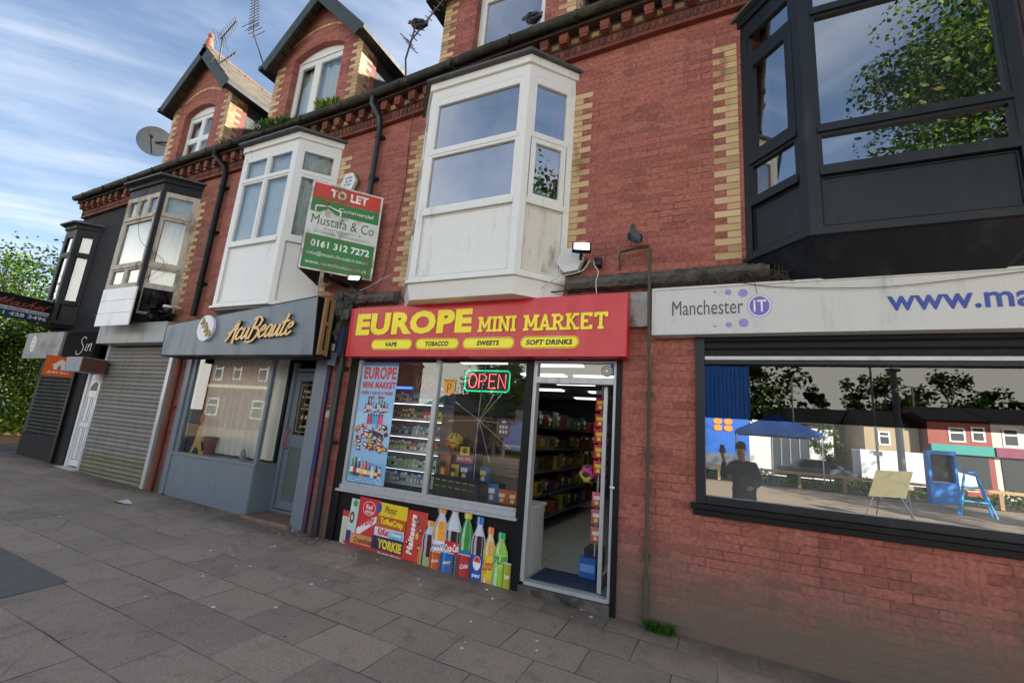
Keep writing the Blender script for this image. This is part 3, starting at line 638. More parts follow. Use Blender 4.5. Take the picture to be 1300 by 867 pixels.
def dormer(root, cx, hw, win, side_lit=True, sx=True):
    """brick gable rising off the cornice. win = x0,x1,z0,ztop(springing),rise"""
    x0, x1 = cx-hw, cx+hw; ze, za = 8.2, 8.2+(hw+.02)*1.02; y0, dep = 0.03, .36
    wx0, wx1, wz0, wz1, rise = win
    mb = MB(); N_ = 10; arc = [(wx0+(wx1-wx0)*i/N_, wz1+rise*(1-(2*i/N_-1)**2)) for i in range(N_+1)]
    zb = 6.25
    for (a, b) in ((x0, wx0), (wx1, x1)): 
        za_, zb_ = (ze, ze+(b-x0)*1.02) if a == x0 else (ze+(x1-a)*1.02, ze)
        mb.quad((a, y0, zb), (b, y0, zb), (b, y0, zb_), (a, y0, za_))
    mb.quad((wx0, y0, zb), (wx1, y0, zb), (wx1, y0, wz0), (wx0, y0, wz0))
    zt = lambda x: ze+min(x-x0, x1-x)*1.02
    for i in range(N_):
        a, b = arc[i], arc[i+1]; ps = [(a[0], y0, a[1]), (b[0], y0, b[1]), (b[0], y0, zt(b[0]))]
        if a[0] < cx < b[0]: ps.append((cx, y0, zt(cx)))
        ps.append((a[0], y0, zt(a[0]))); mb.add(ps, [tuple(range(len(ps)))])
        mb.quad((a[0], y0, a[1]), (a[0], y0+.16, a[1]), (b[0], y0+.16, b[1]), (b[0], y0, b[1]))
    for x in (wx0, wx1): mb.quad((x, y0, wz0), (x, y0+.16, wz0), (x, y0+.16, wz1), (x, y0, wz1))
    mb.quad((wx0, y0, wz0), (wx1, y0, wz0), (wx1, y0+.16, wz0), (wx0, y0+.16, wz0))
    for x in (x0, x1): mb.quad((x, y0, zb), (x, y0+dep, zb), (x, y0+dep, ze+.0), (x, y0, ze+.0))
    w = mb.build('dormer_wall', m_brick, root)
    tr = MB()                                                              # arch ring and cream string
    for i in range(24):
        t = (i+.5)/24; x = wx0-.1+(wx1-wx0+.2)*t; z = wz1+.30+(rise+.03)*(1-(2*t-1)**2); sl = -(rise+.03)*4*(2*t-1)/(wx1-wx0+.2)
        L_ = (wx1-wx0+.2)/24*.94; u = Vector((1, 0, sl)).normalized(); v = Vector((-u.z, 0, u.x))
        tr.obox(Vector((x, y0-.012, z))-u*L_/2, u*L_, (0, .03, 0), v*.06, R.choice(['#c6aa80', '#b89c72', '#a98e66']))
    tr.build('cream_string_course', m_cream, w)
    for sxn, xe, d in ((-1, x0, 1), (1, x1, -1)):
        q = MB(); z = zb; i = R.randrange(2)
        while z < ze-.08:
            wd = .235 if i % 2 else .12; xa, xb = sorted((xe, xe+d*wd)); c = R.choice(['#c6aa80', '#b89c72', '#cfb48a', '#a98e66'])
            q.box(xa-(.005 if d > 0 else 0), xb+(.005 if d < 0 else 0), y0-.006, y0+.02, z+.004, z+.071, c)
            wd2 = .12 if i % 2 else .235; ww = xe+(-.005 if d > 0 else .005); q.box(min(ww, xe-d*.002), max(ww, xe-d*.002), y0+.021, y0+.02+wd2, z+.004, z+.071, c)
            z += .0755; i += 1
        q.build('quoins', m_cream, w)
    # cheeks behind the brick returns, running back into the main roof
    yb = 1.9
    for x in (x0+.03, x1-.03): ck = MB(); ck.quad((x, y0+dep, zb-.1), (x, yb, zb-.1), (x, yb, ze), (x, y0+dep, ze)); ck.build('cheek', m_slate, root)
    # roof with overhang
    rf = MB(); oh = .17; ov = .2; yf = y0-ov; yb = 3.4; s = 1.02; zA = za+.02
    for d in (-1, 1):
        xe = cx+d*(hw+oh); zE = zA-(hw+oh)*s
        n = Vector((d*s, 0, 1)).normalized()*.05
        a, b, c, e = Vector((cx, yf, zA)), Vector((xe, yf, zE)), Vector((xe, yb, zE)), Vector((cx, yb, zA))
        rf.obox(a, b-a, e-a, n)
    rf.build('dormer_roof', m_tile, root)
    vb = MB(); 
    for d in (-1, 1):
        a = Vector((cx, yf-.03, zA+.02)); e = Vector((cx+d*(hw+oh), yf-.03, zA+.02-(hw+oh)*s)); n = Vector((d*s, 0, 1)).normalized()
        vb.obox(a-n*.2, e-a, (0, .04, 0), n*.21)
        vb.box(*sorted((e.x-d*.03, e.x+d*.05)), yf-.04, yf+3.2, e.z-.09, e.z+.0)             # eaves gutter
        vb.box(*sorted((cx+d*hw, e.x-d*.03)), yf+.01, yf+3.2, e.z-.075, e.z-.05)            # soffit
    vb.build('bargeboard', m_barge, root)
    rt = MB(); k = 0; y = yf-.02
    while y < yb-.3:
        rt.prism([(-.11, -.1), (0, .0), (.11, -.1), (.12, -.06), (0, .06), (-.12, -.06)], (cx, y, zA+.06), (1, 0, 0), (0, 0, 1), (0, .42, 0), '#7d6654'); y += .44
    rt.build('ridge_tiles', m_terra, root)
    fn = MB(); fn.tube([(cx, yf+.05, zA+.05), (cx, yf+.05, zA+.2), (cx, yf+.05, zA+.3)], [.1, .07, .035], 10, '#b06a4a'); fn.sphere((cx, yf+.05, zA+.35), .06, 12, 8, '#b06a4a'); fn.build('finial', m_terra, root)
    # window
    wn = MB(); y1 = y0+.12; fr = MB(); F = Face((wx0, y1), (wx1, y1)); w_ = F.w; top = wz1-.02
    F.box(fr, 0, .06, wz0, wz1+.02, -.05, .0); F.box(fr, w_-.06, w_, wz0, wz1+.02, -.05, .0)
    F.box(fr, .06, w_-.06, wz0, wz0+.07, -.05, .03); F.box(fr, .06, w_-.06, top-.07, top, -.05, .0)
    wd = bpy.data.objects.new('dormer_window', None); COL.objects.link(wd); wd.parent = root; wd.location = (cx-root.location.x, y1-root.location.y, wz0-root.location.z)
    pl = MB(); pl.add([(a[0], y1-.012, a[1]) for a in arc]+[(wx1, y1-.012, top), (wx0, y1-.012, top)][:2], [tuple(range(len(arc)+2))[::-1]]); pl.build('arch_board', m_white, wd)
    return wd, fr, F, top
m_barge = M('green_black_bargeboard', '#26302f', .55, dirt='#5d625c', da=.5)
def tile_mat():
    m, nt, N, L, b = nodes('stone_roof_tiles'); g = N.new('ShaderNodeNewGeometry'); sp = N.new('ShaderNodeSeparateXYZ'); L.new(g.outputs['Position'], sp.inputs[0])
    cb = N.new('ShaderNodeCombineXYZ'); L.new(sp.outputs[1], cb.inputs[0]); L.new(sp.outputs[2], cb.inputs[1])
    bt = N.new('ShaderNodeTexBrick'); L.new(cb.outputs[0], bt.inputs['Vector']); bt.inputs['Scale'].default_value = 1; bt.inputs['Brick Width'].default_value = .26; bt.inputs['Row Height'].default_value = .14; bt.inputs['Mortar Size'].default_value = .008
    bt.inputs['Color1'].default_value = lin('#6f6252'); bt.inputs['Color2'].default_value = lin('#4f4a44'); bt.inputs['Mortar'].default_value = lin('#26241f')
    c = rgb(N, L, bt.outputs[0], lin('#5a5f3c'), ramp(N, L, noise(N, L, pos(N, L), 3, 5, .7), .5, .7, 0, .6)); L.new(c, b.inputs['Base Color']); b.inputs['Roughness'].default_value = .8
    bump(N, L, b, bt.outputs['Fac'], -.5, .01); return m
m_tile = tile_mat()
def main_roof(root, x0, x1):
    mb = MB(); mb.obox((x0, -.02, 6.72), (x1-x0, 0, 0), (0, 4.4, 3.5), (0, -.05, .07)); mb.obox((x0, 8.78, 6.72), (x1-x0, 0, 0), (0, -4.4, 3.5), (0, .05, .07)); sag(mb, 6.3).build('roof', m_slate, root)
def shell(root, x0, x1, left=False, right=False, mat=None):
    mb = MB(); mb.quad((x0, 8.76, 0), (x0, 8.76, 6.7), (x1, 8.76, 6.7), (x1, 8.76, 0))
    for f, x in ((left, x0), (right, x1)):
        if f: mb.add([(x, 0.0, -.3), (x, 0.0, 6.7), (x, 4.38, 10.2), (x, 8.76, 6.7), (x, 8.76, -.3)], [(0, 1, 2, 3, 4) if x == x0 else (4, 3, 2, 1, 0)])
    mb.build('outer_wall', mat or m_brick, root)
def chimney(root, x, y=4.4):
    c = MB(); c.box(x-.45, x+.45, y-.3, y+.3, 9.6, 11.2); c.box(x-.5, x+.5, y-.35, y+.35, 11.0, 11.12)
    s = c.build('chimney_stack', m_brick, root)
    for i in range(3):
        p = MB(); p.tube([(x-.28+.28*i, y, 11.2), (x-.28+.28*i, y, 11.6)], [.11, .085], 12); p.build('chimney_pot', m_pipe_red, s)

# --- building with the black bay (right)
b_it = thing('terraced_building', 'red brick building with a black oriel bay over a wide black framed shop window', 'building', (1.4, 4, 0))
mb = MB(); wall_panel(mb, -.62, 4.8, -.4, 6.7, [(-.215, 3.4, 1.095, 2.66), (.5, 2.3, 3.55, 5.75)]); sag(mb, 6.5).build('front_wall', m_brick, b_it)
quoins(b_it, [(.2, -1), (2.6, 1)], 3.45, 5.9); cornice(b_it, -.62, 4.8); main_roof(b_it, -.62, 4.8); shell(b_it, -.62, 4.8, right=True)
room(b_it, .4, 2.4, .2, 3, 3.4, 6, m_dark_in)
bay(b_it, 1.4, .70, 1.15, .46, (3.13, 3.44, 4.02, 5.0, 6.0, 6.2), m_navy, m_glass_up, 'black', net=False, roof_over=.12, taper=-.3)
chimney(b_it, -.1)
# --- mini market building
b_eu = thing('terraced_building', 'red painted brick building with a large white oriel bay above the mini market', 'building', (-2.7, 4, 0))
mb = MB(); wall_panel(mb, -4.75, -.62, -.4, 6.7, [(-4.62, -.925, -.1, 2.5), (-3.6, -1.9, 3.45, 5.8)], depth=.2); sag(mb, 6.5).build('front_wall', m_brick, b_eu)
quoins(b_eu, [(-1.61, 1), (-3.88, -1)], 3.45, 5.8); cornice(b_eu, -4.75, -.62); main_roof(b_eu, -4.75, -.62); shell(b_eu, -4.75, -.62)
room(b_eu, -3.7, -1.8, .2, 3, 3.4, 6, m_dark_in)
bay(b_eu, -2.745, .71, 1.135, .45, (3.1, 3.33, 4.25, 5.05, 5.86, 6.1), m_white, m_glass_up, 'two', net=False, roof_over=.11, side_mat=m_white, aged=m_stain)
wd, fr, F, top = dormer(b_eu, -2.75, 1.07, (-3.25, -2.12, 6.85, 8.12, .15))
pane(wd, F, .06, F.w-.06, 6.92, top-.07, -.02, m_glass_up, fr, .05, parent=wd); fr.build('frame', m_white, wd); room(wd, -3.25, -2.12, .5, .6, 6.9, 8.3, m_dark_in)
chimney(b_eu, -4.75)
# --- beauty salon building
b_ac = thing('terraced_building', 'red brick building with net curtained white oriel bay above the blue grey salon', 'building', (-6.7, 4, 0))
mb = MB(); wall_panel(mb, -8.6, -4.75, -.4, 6.7, [(-8.42, -5.04, -.1, 2.52), (-7.45, -5.85, 3.4, 5.75)], depth=.2); sag(mb, 6.5).build('front_wall', m_brick, b_ac)
quoins(b_ac, [(-5.53, 1), (-7.73, -1)], 3.4, 5.75); cornice(b_ac, -8.6, -4.75); main_roof(b_ac, -8.6, -4.75); shell(b_ac, -8.6, -4.75)
bay(b_ac, -6.64, .655, 1.09, .45, (3.14, 3.2, 4.25, 5.34, 5.80, 6.0), m_white, m_glass, 'four', net=True, roof_over=.13)
wd, fr, F, top = dormer(b_ac, -6.62, 1.1, (-7.27, -5.99, 6.7, 8.2, .17))
m_ = F.w*.42; F.box(fr, m_-.03, m_+.03, 6.77, top-.07, -.05, .005)
pane(wd, F, .06, m_-.03, 6.77, top-.07, -.02, m_glass, fr, .05, parent=wd); pane(wd, F, m_+.03, F.w-.06, 6.77, top-.07, -.02, m_glass, fr, .05, parent=wd); fr.build('frame', m_white, wd)
cu = MB(); curtain(cu, F, .05, F.w-.05, 6.72, 8.1, -.12, .02, .2); cu.build('net_curtain', m_net, wd); room(wd, -7.3, -5.9, .5, .6, 6.9, 8.4, m_dark_in)
chimney(b_ac, -8.6)
# --- shuttered shop building
b_sh = thing('terraced_building', 'part black painted brick building with peeling cream bay sashes above the closed grey shutter', 'building', (-10.3, 4, 0))
mb = MB(); wall_panel(mb, -10.3, -8.6, -.4, 6.7, [(-10.31, -8.72, -.1, 2.7), (-10.31, -9.5, 3.7, 5.5)], depth=.15); sag(mb, 6.5).build('front_wall', m_brick_d, b_sh)
mb = MB(); wall_panel(mb, -12.05, -10.3, -.4, 6.33, [(-11.85, -10.29, -.1, 2.7), (-11.1, -10.29, 3.7, 5.5)], depth=.15); mb.box(-12.05, -10.3, .0, .05, 6.33, 6.7); sag(mb, 6.25).build('painted_wall', m_black_brick, b_sh)
quoins(b_sh, [(-9.27, 1)], 3.35, 5.55); cornice(b_sh, -12.05, -8.6); main_roof(b_sh, -12.05, -8.6); shell(b_sh, -12.05, -8.6)
m_oldsash = M('peeling_cream_sash', '#b8b0a0', .65, dirt='#5d4f40', da=.8, lo=.42, hi=.62, bs=.8)
bay(b_sh, -10.25, .60, 1.0, .45, (3.05, 3.2, 3.76, 5.14, 5.62, 5.9), m_oldsash, m_glass, 'old', net=True, side_mat=m_black, fascia_mat=m_black, roof_over=.14)
wd, fr, F, top = dormer(b_sh, -10.1, 1.03, (-10.65, -9.58, 6.5, 7.87, .16))
m_ = F.w*.5; zt = 7.27; F.box(fr, m_-.028, m_+.028, 6.57, top-.07, -.05, .006); F.box(fr, .06, F.w-.06, zt-.03, zt+.03, -.05, .012)
for a, b in ((.06, m_-.028), (m_+.028, F.w-.06)):
    pane(wd, F, a, b, zt+.03, top-.07, -.02, m_glass, fr, .035, parent=wd); pane(wd, F, a, b, 6.57, zt-.03, -.02, m_glass, fr, .035, parent=wd)
fr.build('frame', m_white, wd); cu = MB(); curtain(cu, F, .05, F.w-.05, 6.52, 7.9, -.12, .02, .2); cu.build('net_curtain', m_net, wd); room(wd, -10.7, -9.5, .5, .6, 6.6, 8.2, m_dark_in)
chimney(b_sh, -12.05)
# --- black end building
b_en = thing('terraced_building', 'black painted corner building with a small black oriel, last of the row beside the trees', 'building', (-13, 4, 0))
mb = MB(); wall_panel(mb, -14.0, -12.05, -.4, 6.33, [(-13.9, -12.2, -.1, 2.5), (-13.9, -13.05, 3.7, 5.2)], depth=.15); mb.box(-14.0, -12.05, .0, .05, 6.33, 6.7); sag(mb, 6.25).build('front_wall', m_black_brick, b_en)
cornice(b_en, -14.0, -12.05); main_roof(b_en, -14.0, -12.05); shell(b_en, -14.0, -12.05, left=True, mat=m_black_brick)
bay(b_en, -13.55, .26, .58, .28, (3.1, 3.2, 3.68, 4.78, 5.3, 5.5), m_black, m_glass, 'slim', net=True, side_mat=m_black, roof_over=.14)
room(b_en, -14, -12.3, .3, 2, 3.4, 6, m_dark_in)
#@@PART2
ORD = ['first', 'second', 'third', 'fourth', 'fifth', 'sixth', 'seventh', 'eighth', 'ninth', 'tenth', 'eleventh', 'twelfth', 'thirteenth', 'fourteenth', 'fifteenth', 'sixteenth', 'seventeenth']
m_strip = plain('shelf_led', '#ffffff', .4, attr=True, emit=1.3)
# ------------------------------------------------------------ right hand shop: shuttered window and sign
sf = thing('shop_window', 'wide black framed shop window with raised shutter, mirroring the street opposite', 'window', (1.4, 0, 1.1))
fr = MB(); x0, x1 = -.215, 3.4
fr.box(x0-.005, x0+.075, -.045, .1, 1.13, 2.66); fr.box(x1-.08, x1, -.045, .1, 1.13, 2.66); fr.box(x0+.075, x1-.08, -.03, .1, 1.13, 1.2); fr.box(x0+.075, x1-.08, -.03, .1, 2.4, 2.44)
fr.build('frame', m_navy, sf, bevel=.005)
sl = MB(); sl.box(x0-.05, x1+.05, -.085, .02, 1.085, 1.129); sl.box(x0-.03, x1+.03, -.06, .02, 1.03, 1.084); sl.build('sill', m_black, sf, bevel=.006)
sh = MB(); z = 2.475
while z < 2.66:
    sh.prism([(0, 0), (-.02, .012), (-.025, .035), (-.02, .056), (0, .07)], (x0+.075, -.0, z), (0, 1, 0), (0, 0, 1), (x1-x0-.155, 0, 0)); z += .0705
sh.build('roller_shutter', m_black_shut, sf)
br = MB(); br.box(x0+.077, x1-.082, -.045, .0, 2.441, 2.474); b_ = br.build('shutter_bottom_rail', m_alu, sf)
p = MB(); p.quad((x0+.07, .03, 1.19), (x1-.07, .03, 1.19), (x1-.07, .03, 1.905), (x0+.07, .03, 1.9)); p.build('lower_pane', m_glass_film, sf)
p = MB(); p.quad((x0+.07, .03, 1.9), (x1-.07, .03, 1.905), (x1-.07, .03, 2.41), (x0+.07, .03, 2.41)); p.build('upper_pane', m_glass_dark, sf)
room(sf, -.3, 3.5, .2, 3, .3, 2.7, plain('dim_office', '#22262a', .9))
def sign_box(name, label, fr, w, h, depth, face_mat, side_mat, rim=0, group=None):
    """frame fr at the lower left of the face; the box runs back by depth"""
    t = thing(name, label, 'sign', tuple(fr.p(w/2, 0, -depth/2)), group)
    b = MB(); b.obox(fr.p(0, 0, -depth), fr.U*w, fr.V*h, fr.N*(depth-.004)); b.build('sign_case', side_mat, t, bevel=.004)
    f = MB(); f.quad(fr.p(rim, rim, 0), fr.p(w-rim, rim, 0), fr.p(w-rim, h-rim, 0), fr.p(rim, h-rim, 0)); f.build('sign_face', face_mat, t)
    if rim:
        q = MB()
        for a in ((0, w, 0, rim), (0, w, h-rim, h), (0, rim, rim, h-rim), (w-rim, w, rim, h-rim)): rect(q, fr, *a, '#9a9c9c', -.003, thick=.014)
        q.build('sign_rim', side_mat, t)
    return t
fr_it = Frame((-.615, -.15, 2.665)); WI, HI = 5.0, .478
t = sign_box('fascia_sign', 'long grimy white fascia sign with purple logo above the black shop window', fr_it, WI, HI, .15, m_signwhite, m_signwhite, .022)
q = MB(); F_ = Frame(fr_it.p(0, 0, 0))
text(q, F_, 'Manchester', .19, .81, .19, .335, '#4c4a52')
rot = ell(.94, .255, .1, .112, 28); patch(q, F_, rot, '#a49fcb', .002); patch(q, F_, ell(.94, .255, .092, .103, 28), '#d8d6e4', .003); patch(q, F_, ell(.94, .255, .08, .09, 28), '#6a62b0', .004)
rect(q, F_, .893, .908, .2, .31, '#e4e4ea', .0055); rect(q, F_, .922, .995, .293, .31, '#e4e4ea', .0055); rect(q, F_, .951, .966, .2, .293, '#e4e4ea', .0055)
for cx, cz, r in ((.575, .41, .012), (.687, .4, .027), (.81, .385, .04), (.57, .075, .011), (.687, .085, .026), (.81, .1, .04)): patch(q, F_, ell(cx, cz, r, r, 18), '#8a84c6', .003)
text(q, F_, 'www.manchesterit.co.uk', 1.86, 4.32, .165, .345, '#24409c', bold=.02)
q.build('lettering', m_print, t)

# ------------------------------------------------------------ mini market sign
fr_eu = Frame((-4.56, -.22, 2.44)); WE, HE = 3.715, .66
t = sign_box('fascia_sign', 'red fascia sign with big yellow lettering above the mini market window', fr_eu, WE, HE, .2, m_red, m_red)
q = MB(); text(q, fr_eu, 'EUROPE', .135, 1.925, .272, .575, '#a01c14', .002, bold=.062); text(q, fr_eu, 'EUROPE', .13, 1.92, .28, .58, '#ffea1c', .004, bold=.055)
slab(q, fr_eu, 'MINI MARKET', 2.025, 3.53, .277, .455, '#a01c14', .002, w=.25); slab(q, fr_eu, 'MINI MARKET', 2.015, 3.52, .285, .465, '#ffea1c', .0045, w=.235)
q.build('lettering', m_print, t)
for s_, a, b in (('VAPE', .43, 1.09), ('TOBACCO', 1.14, 1.77), ('SWEETS', 1.82, 2.49), ('SOFT DRINKS', 2.56, 3.23)):
    q = MB(); patch(q, fr_eu, pill(a, b, .085, .222), '#e3d21c', .002); patch(q, fr_eu, pill(a+.01, b-.01, .095, .212), '#8f2a1c', .003); patch(q, fr_eu, pill(a+.015, b-.015, .1, .207), '#fff024', .004)
    m_ = (a+b)/2; wv = len(s_)*.024; text(q, fr_eu, s_, m_-wv, m_+wv, .124, .184, '#2c2416', .0055, bold=.05, shear=.12); q.build('yellow_pill', m_print, t)

# ------------------------------------------------------------ mini market shopfront
sm = thing('shopfront', 'black mini market shopfront with two big panes, open doorway and grey sill', 'shopfront', (-2.8, 0, .05))
k = MB()
k.box(-4.625, -4.5, -.03, .16, -.05, 2.5); k.box(-1.99, -1.905, -.03, .16, -.05, 2.5); k.box(-.975, -.92, -.03, .16, -.05, 2.5); k.box(-4.5, -1.99, -.02, .16, 2.43, 2.5); k.box(-1.905, -.975, -.02, .16, 2.43, 2.5); k.box(-4.5, -1.99, -.0, .16, -.05, .7)
k.build('black_frame', m_black, sm, bevel=.004)
k = MB(); k.box(-4.53, -1.965, -.075, .1, .715, .745); k.box(-4.5, -1.99, -.04, .1, .745, .80); k.build('sill', m_alu, sm, bevel=.004)
k = MB(); k.box(-4.498, -4.45, -.012, .06, .8, 2.43); k.box(-3.225, -3.165, -.015, .06, .8, 2.43); k.box(-4.45, -3.225, -.006, .05, .8, .83); k.box(-3.165, -1.99, -.006, .05, .8, .83); k.build('window_frame', m_alu, sm, bevel=.003)
for a, b in ((-4.45, -3.225), (-3.165, -1.99)):
    p = MB(); p.quad((a, .02, .83), (b, .02, .83), (b, .02, 2.43), (a, .02, 2.43)); p.build('pane', m_glass_shop, sm)
d = MB(); d.box(-1.903, -1.86, -.01, .09, .14, 2.43); d.box(-1.005, -.977, -.01, .09, .12, 2.43); d.box(-1.86, -1.005, -.012, .09, 2.18, 2.25); d.box(-1.86, -1.005, -.01, .09, .115, .15); d.box(-1.86, -1.005, 0, .05, 2.4, 2.43); d.build('door_frame', m_alu, sm, bevel=.003)
p = MB(); p.quad((-1.86, .03, 2.25), (-1.005, .03, 2.25), (-1.005, .03, 2.4), (-1.86, .03, 2.4)); p.build('fanlight', m_glass_shop, sm)
v = MB(); v.tube([(-1.085, .028, 2.325), (-1.085, .0, 2.325)], .06, 20); v.build('vent', m_white, sm)
v = MB()
for r in (.02, .035, .05): 
    n = 20; v.add([( -1.085+rr*math.cos(6.283*i/n), -.002, 2.325+rr*math.sin(6.283*i/n)) for rr in (r, r+.007) for i in range(n)], [(i, (i+1) % n, n+(i+1) % n, n+i) for i in range(n)])
v.build('vent_louvre', m_plastic_black, sm)
d = MB(); d.box(-1.125, -1.085, .09, .13, .16, 2.17); d.box(-1.125, -1.085, .8, .86, .16, 2.17); d.box(-1.12, -1.09, .13, .8, .16, .3); d.box(-1.12, -1.09, .13, .8, 2.07, 2.17); dl = d.build('door_leaf', m_alu, sm)
p = MB(); p.quad((-1.105, .13, .3), (-1.105, .8, .3), (-1.105, .8, 2.07), (-1.105, .13, 2.07)); p.build('door_glass', m_glass_shop, dl)
d = MB(); d.box(-1.907, -.973, -.05, .16, -.06, .113); d.build('door_step', m_stone, sm, bevel=.01)
d = MB(); d.tube([(-1.0, -.02, 1.17), (-.985, -.05, 1.17), (-.955, -.05, 1.17)], .012, 8); d.build('door_handle', m_white_clean, sm)
# shop room
rm = thing('shop_room', 'deep shop interior with pale tiled floor seen through the open doorway', 'room', (-3, 4, .13))
def floor_mat():
    m, nt, N, L, b = nodes('shop_floor_tiles'); bt = N.new('ShaderNodeTexBrick'); L.new(pos(N, L), bt.inputs['Vector']); bt.inputs['Scale'].default_value = 1; bt.offset = 0; bt.inputs['Brick Width'].default_value = .5; bt.inputs['Row Height'].default_value = .5; bt.inputs['Mortar Size'].default_value = .004
    bt.inputs['Color1'].default_value = lin('#b9bcb0'); bt.inputs['Color2'].default_value = lin('#aeb2a6'); bt.inputs['Mortar'].default_value = lin('#5a5c56'); L.new(bt.outputs[0], b.inputs['Base Color']); b.inputs['Roughness'].default_value = .35; return m
k = MB(); k.quad((-4.75, .16, .13), (-.9, .16, .13), (-.9, 8.2, .13), (-4.75, 8.2, .13)); k.build('shop_floor', floor_mat(), rm)
k = MB(); k.quad((-4.75, .16, 2.62), (-4.75, 8.2, 2.62), (-.9, 8.2, 2.62), (-.9, .16, 2.62)); k.build('shop_ceiling', plain('shop_ceiling_white', '#8a8d8e', .9), rm)
k = MB(); k.quad((-4.75, .2, .13), (-4.75, 8.2, .13), (-4.75, 8.2, 2.62), (-4.75, .2, 2.62)); k.quad((-.9, .2, .13), (-.9, .2, 2.62), (-.9, 8.2, 2.62), (-.9, 8.2, .13)); k.quad((-4.75, 8.2, .13), (-.9, 8.2, .13), (-.9, 8.2, 2.62), (-4.75, 8.2, 2.62)); k.build('shop_wall', plain('shop_wall_grey', '#5a5c5c', .9), rm)
k = MB(); k.quad((-4.62, .21, 2.5), (-.9, .21, 2.5), (-.9, .21, 2.62), (-4.62, .21, 2.62)); k.build('wall_head', m_black, rm)
for i, (a, b) in enumerate(((-3.6, 1.0), (-2.5, 1.2), (-3.1, 2.3), (-2.2, 2.4), (-2.9, 3.4), (-3.9, 4.6), (-2.6, 4.8), (-3.4, 6.4))):
    k = MB(); k.box(a, a+.75, b, b+.26, 2.595, 2.615); tag(k.build('ceiling_light', m_emit), 'lit white rectangular light panel in the shop ceiling', 'ceiling light', 'lit panels in the shop ceiling')
k = MB(); k.box(-1.86, -1.13, .17, .62, .131, .14); tag(k.build('door_mat', m_matte), 'dark blue entrance mat inside the open shop doorway', 'mat')
for v_ in bpy.data.objects['door_mat'].data.color_attributes['Col'].data: v_.color = lin('#1d3550')
k = MB(); k.box(-2.05, -1.9, .22, .6, .13, .82, '#b4b6b4'); k.box(-2.07, -1.88, .2, .62, .82, .85, '#c4c6c4'); tag(k.build('counter', m_flat, bevel=.004), 'pale grey counter end just inside the left of the shop doorway', 'counter')
PAL = ['#8a2c26', '#a08820', '#8a4c20', '#305a2c', '#24386c', '#7c7a72', '#5a2450', '#a4983c', '#5c2c1e', '#3a6c7a', '#3a3430', '#6a5a3c']
def packet(mb, x, y, z, w, h, t, c, c2, dx=(1, 0, 0), dn=(0, -1, 0)):
    """pillow packet with crimped ends and a printed panel"""
    dx = Vector(dx); dn = Vector(dn); o = Vector((x, y, z)); U = Vector((0, 0, 1)); n = 5; vs = []
    for j in range(n+1):
        for i in range(5):
            s = i/4; b = j/n; th = t*.5*math.sin(math.pi*b)**.5*math.sin(math.pi*s)**.5 if 0 < b < 1 and 0 < s < 1 else 0
            vs.append(o+dx*(w*(s-.5))+U*(h*b)+dn*th)
    fs = [(j*5+i, j*5+i+1, (j+1)*5+i+1, (j+1)*5+i) for j in range(n) for i in range(4)]
    mb.add(vs, fs, c, 0, True); mb.add([v-dn*.002 for v in vs], [f[::-1] for f in fs], c, 0, True)
    q = [vs[f] + dn*.004 for f in (1*5+1, 1*5+3, 3*5+3, 3*5+1)]; q = [o+dx*(w*a)+U*(h*b)+dn*(t*.5+.004) for a, b in ((-.28, .5), (.28, .5), (.3, .76), (-.3, .76))]; mb.add(q, [(0, 1, 2, 3)], c2)
    q = [o+dx*(w*a)+U*(h*b)+dn*(t*.47+.004) for a, b in ((-.2, .16), (.2, .16), (.14, .42), (-.14, .42))]; mb.add(q, [(0, 1, 2, 3)], '#e8c878' if c != '#e0b81e' else '#a03020')
def shelf_unit(name, label, x0, x1, y0, y1, zs, face=-1, col='#1c1d1f', post=True, bk=True):
    """face -1: front towards the street"""
    t = thing(name, label, 'shelving', ((x0+x1)/2, (y0+y1)/2, .13))
    k = MB(); k.box(x0, x1, y1-.02, y1, .14, zs[-1]+.45, col); k.build('back_panel', m_flat, t)
    for z in zs:
        k = MB(); k.box(x0, x1, y0, y1-.021, z-.025, z, col); k.box(x0, x1, y0-.012, y0-.001, z-.03, z+.012, '#3a3d40'); k.build('shelf', m_flat, t)
    for x in (x0, x1-.03):
        k = MB(); k.box(x, x+.03, y0, y1-.021, .14, zs[-1]+.45, col); k.build('end_panel', m_flat, t)
    return t
shelf_unit('shop_shelving', 'black shelving of bright packets along the back wall of the shop', -4.6, -2.4, 7.2, 7.7, [.4, .75, 1.1, 1.45, 1.8])
rown = ['bottom', 'second', 'middle', 'fourth', 'top']
for j, z in enumerate([.4, .75, 1.1, 1.45, 1.8]):
    protos = []
    for i in range(12):
        x = -4.48+i*.175; c = R.choice(PAL)
        k = MB(); packet(k, x, 7.3, z, .15, .22+.06*R.random(), .09, c, R.choice(['#f0e6d0', '#e8d040', '#ffffff', '#c02020']))
        tag(k.build('snack_packet', m_flat), '%s packet from the left on the %s shelf at the back of the shop' % (ORD[i], rown[j]), 'snack packet', 'snack packets on the %s back shelf' % rown[j])
t = thing('shop_shelving', 'side shelving of mixed goods left of the doorway, half hidden by the frame', 'shelving', (-3.0, 3, .13))
k = MB(); k.box(-2.95, -2.93, 1.6, 5.6, .14, 2.05, '#1c1d1f'); k.build('back_panel', m_flat, t)
for z in (.35, .7, 1.05, 1.4, 1.75):
    k = MB(); k.box(-2.929, -2.55, 1.6, 5.6, z-.025, z, '#45484a'); k.build('shelf', m_flat, t)
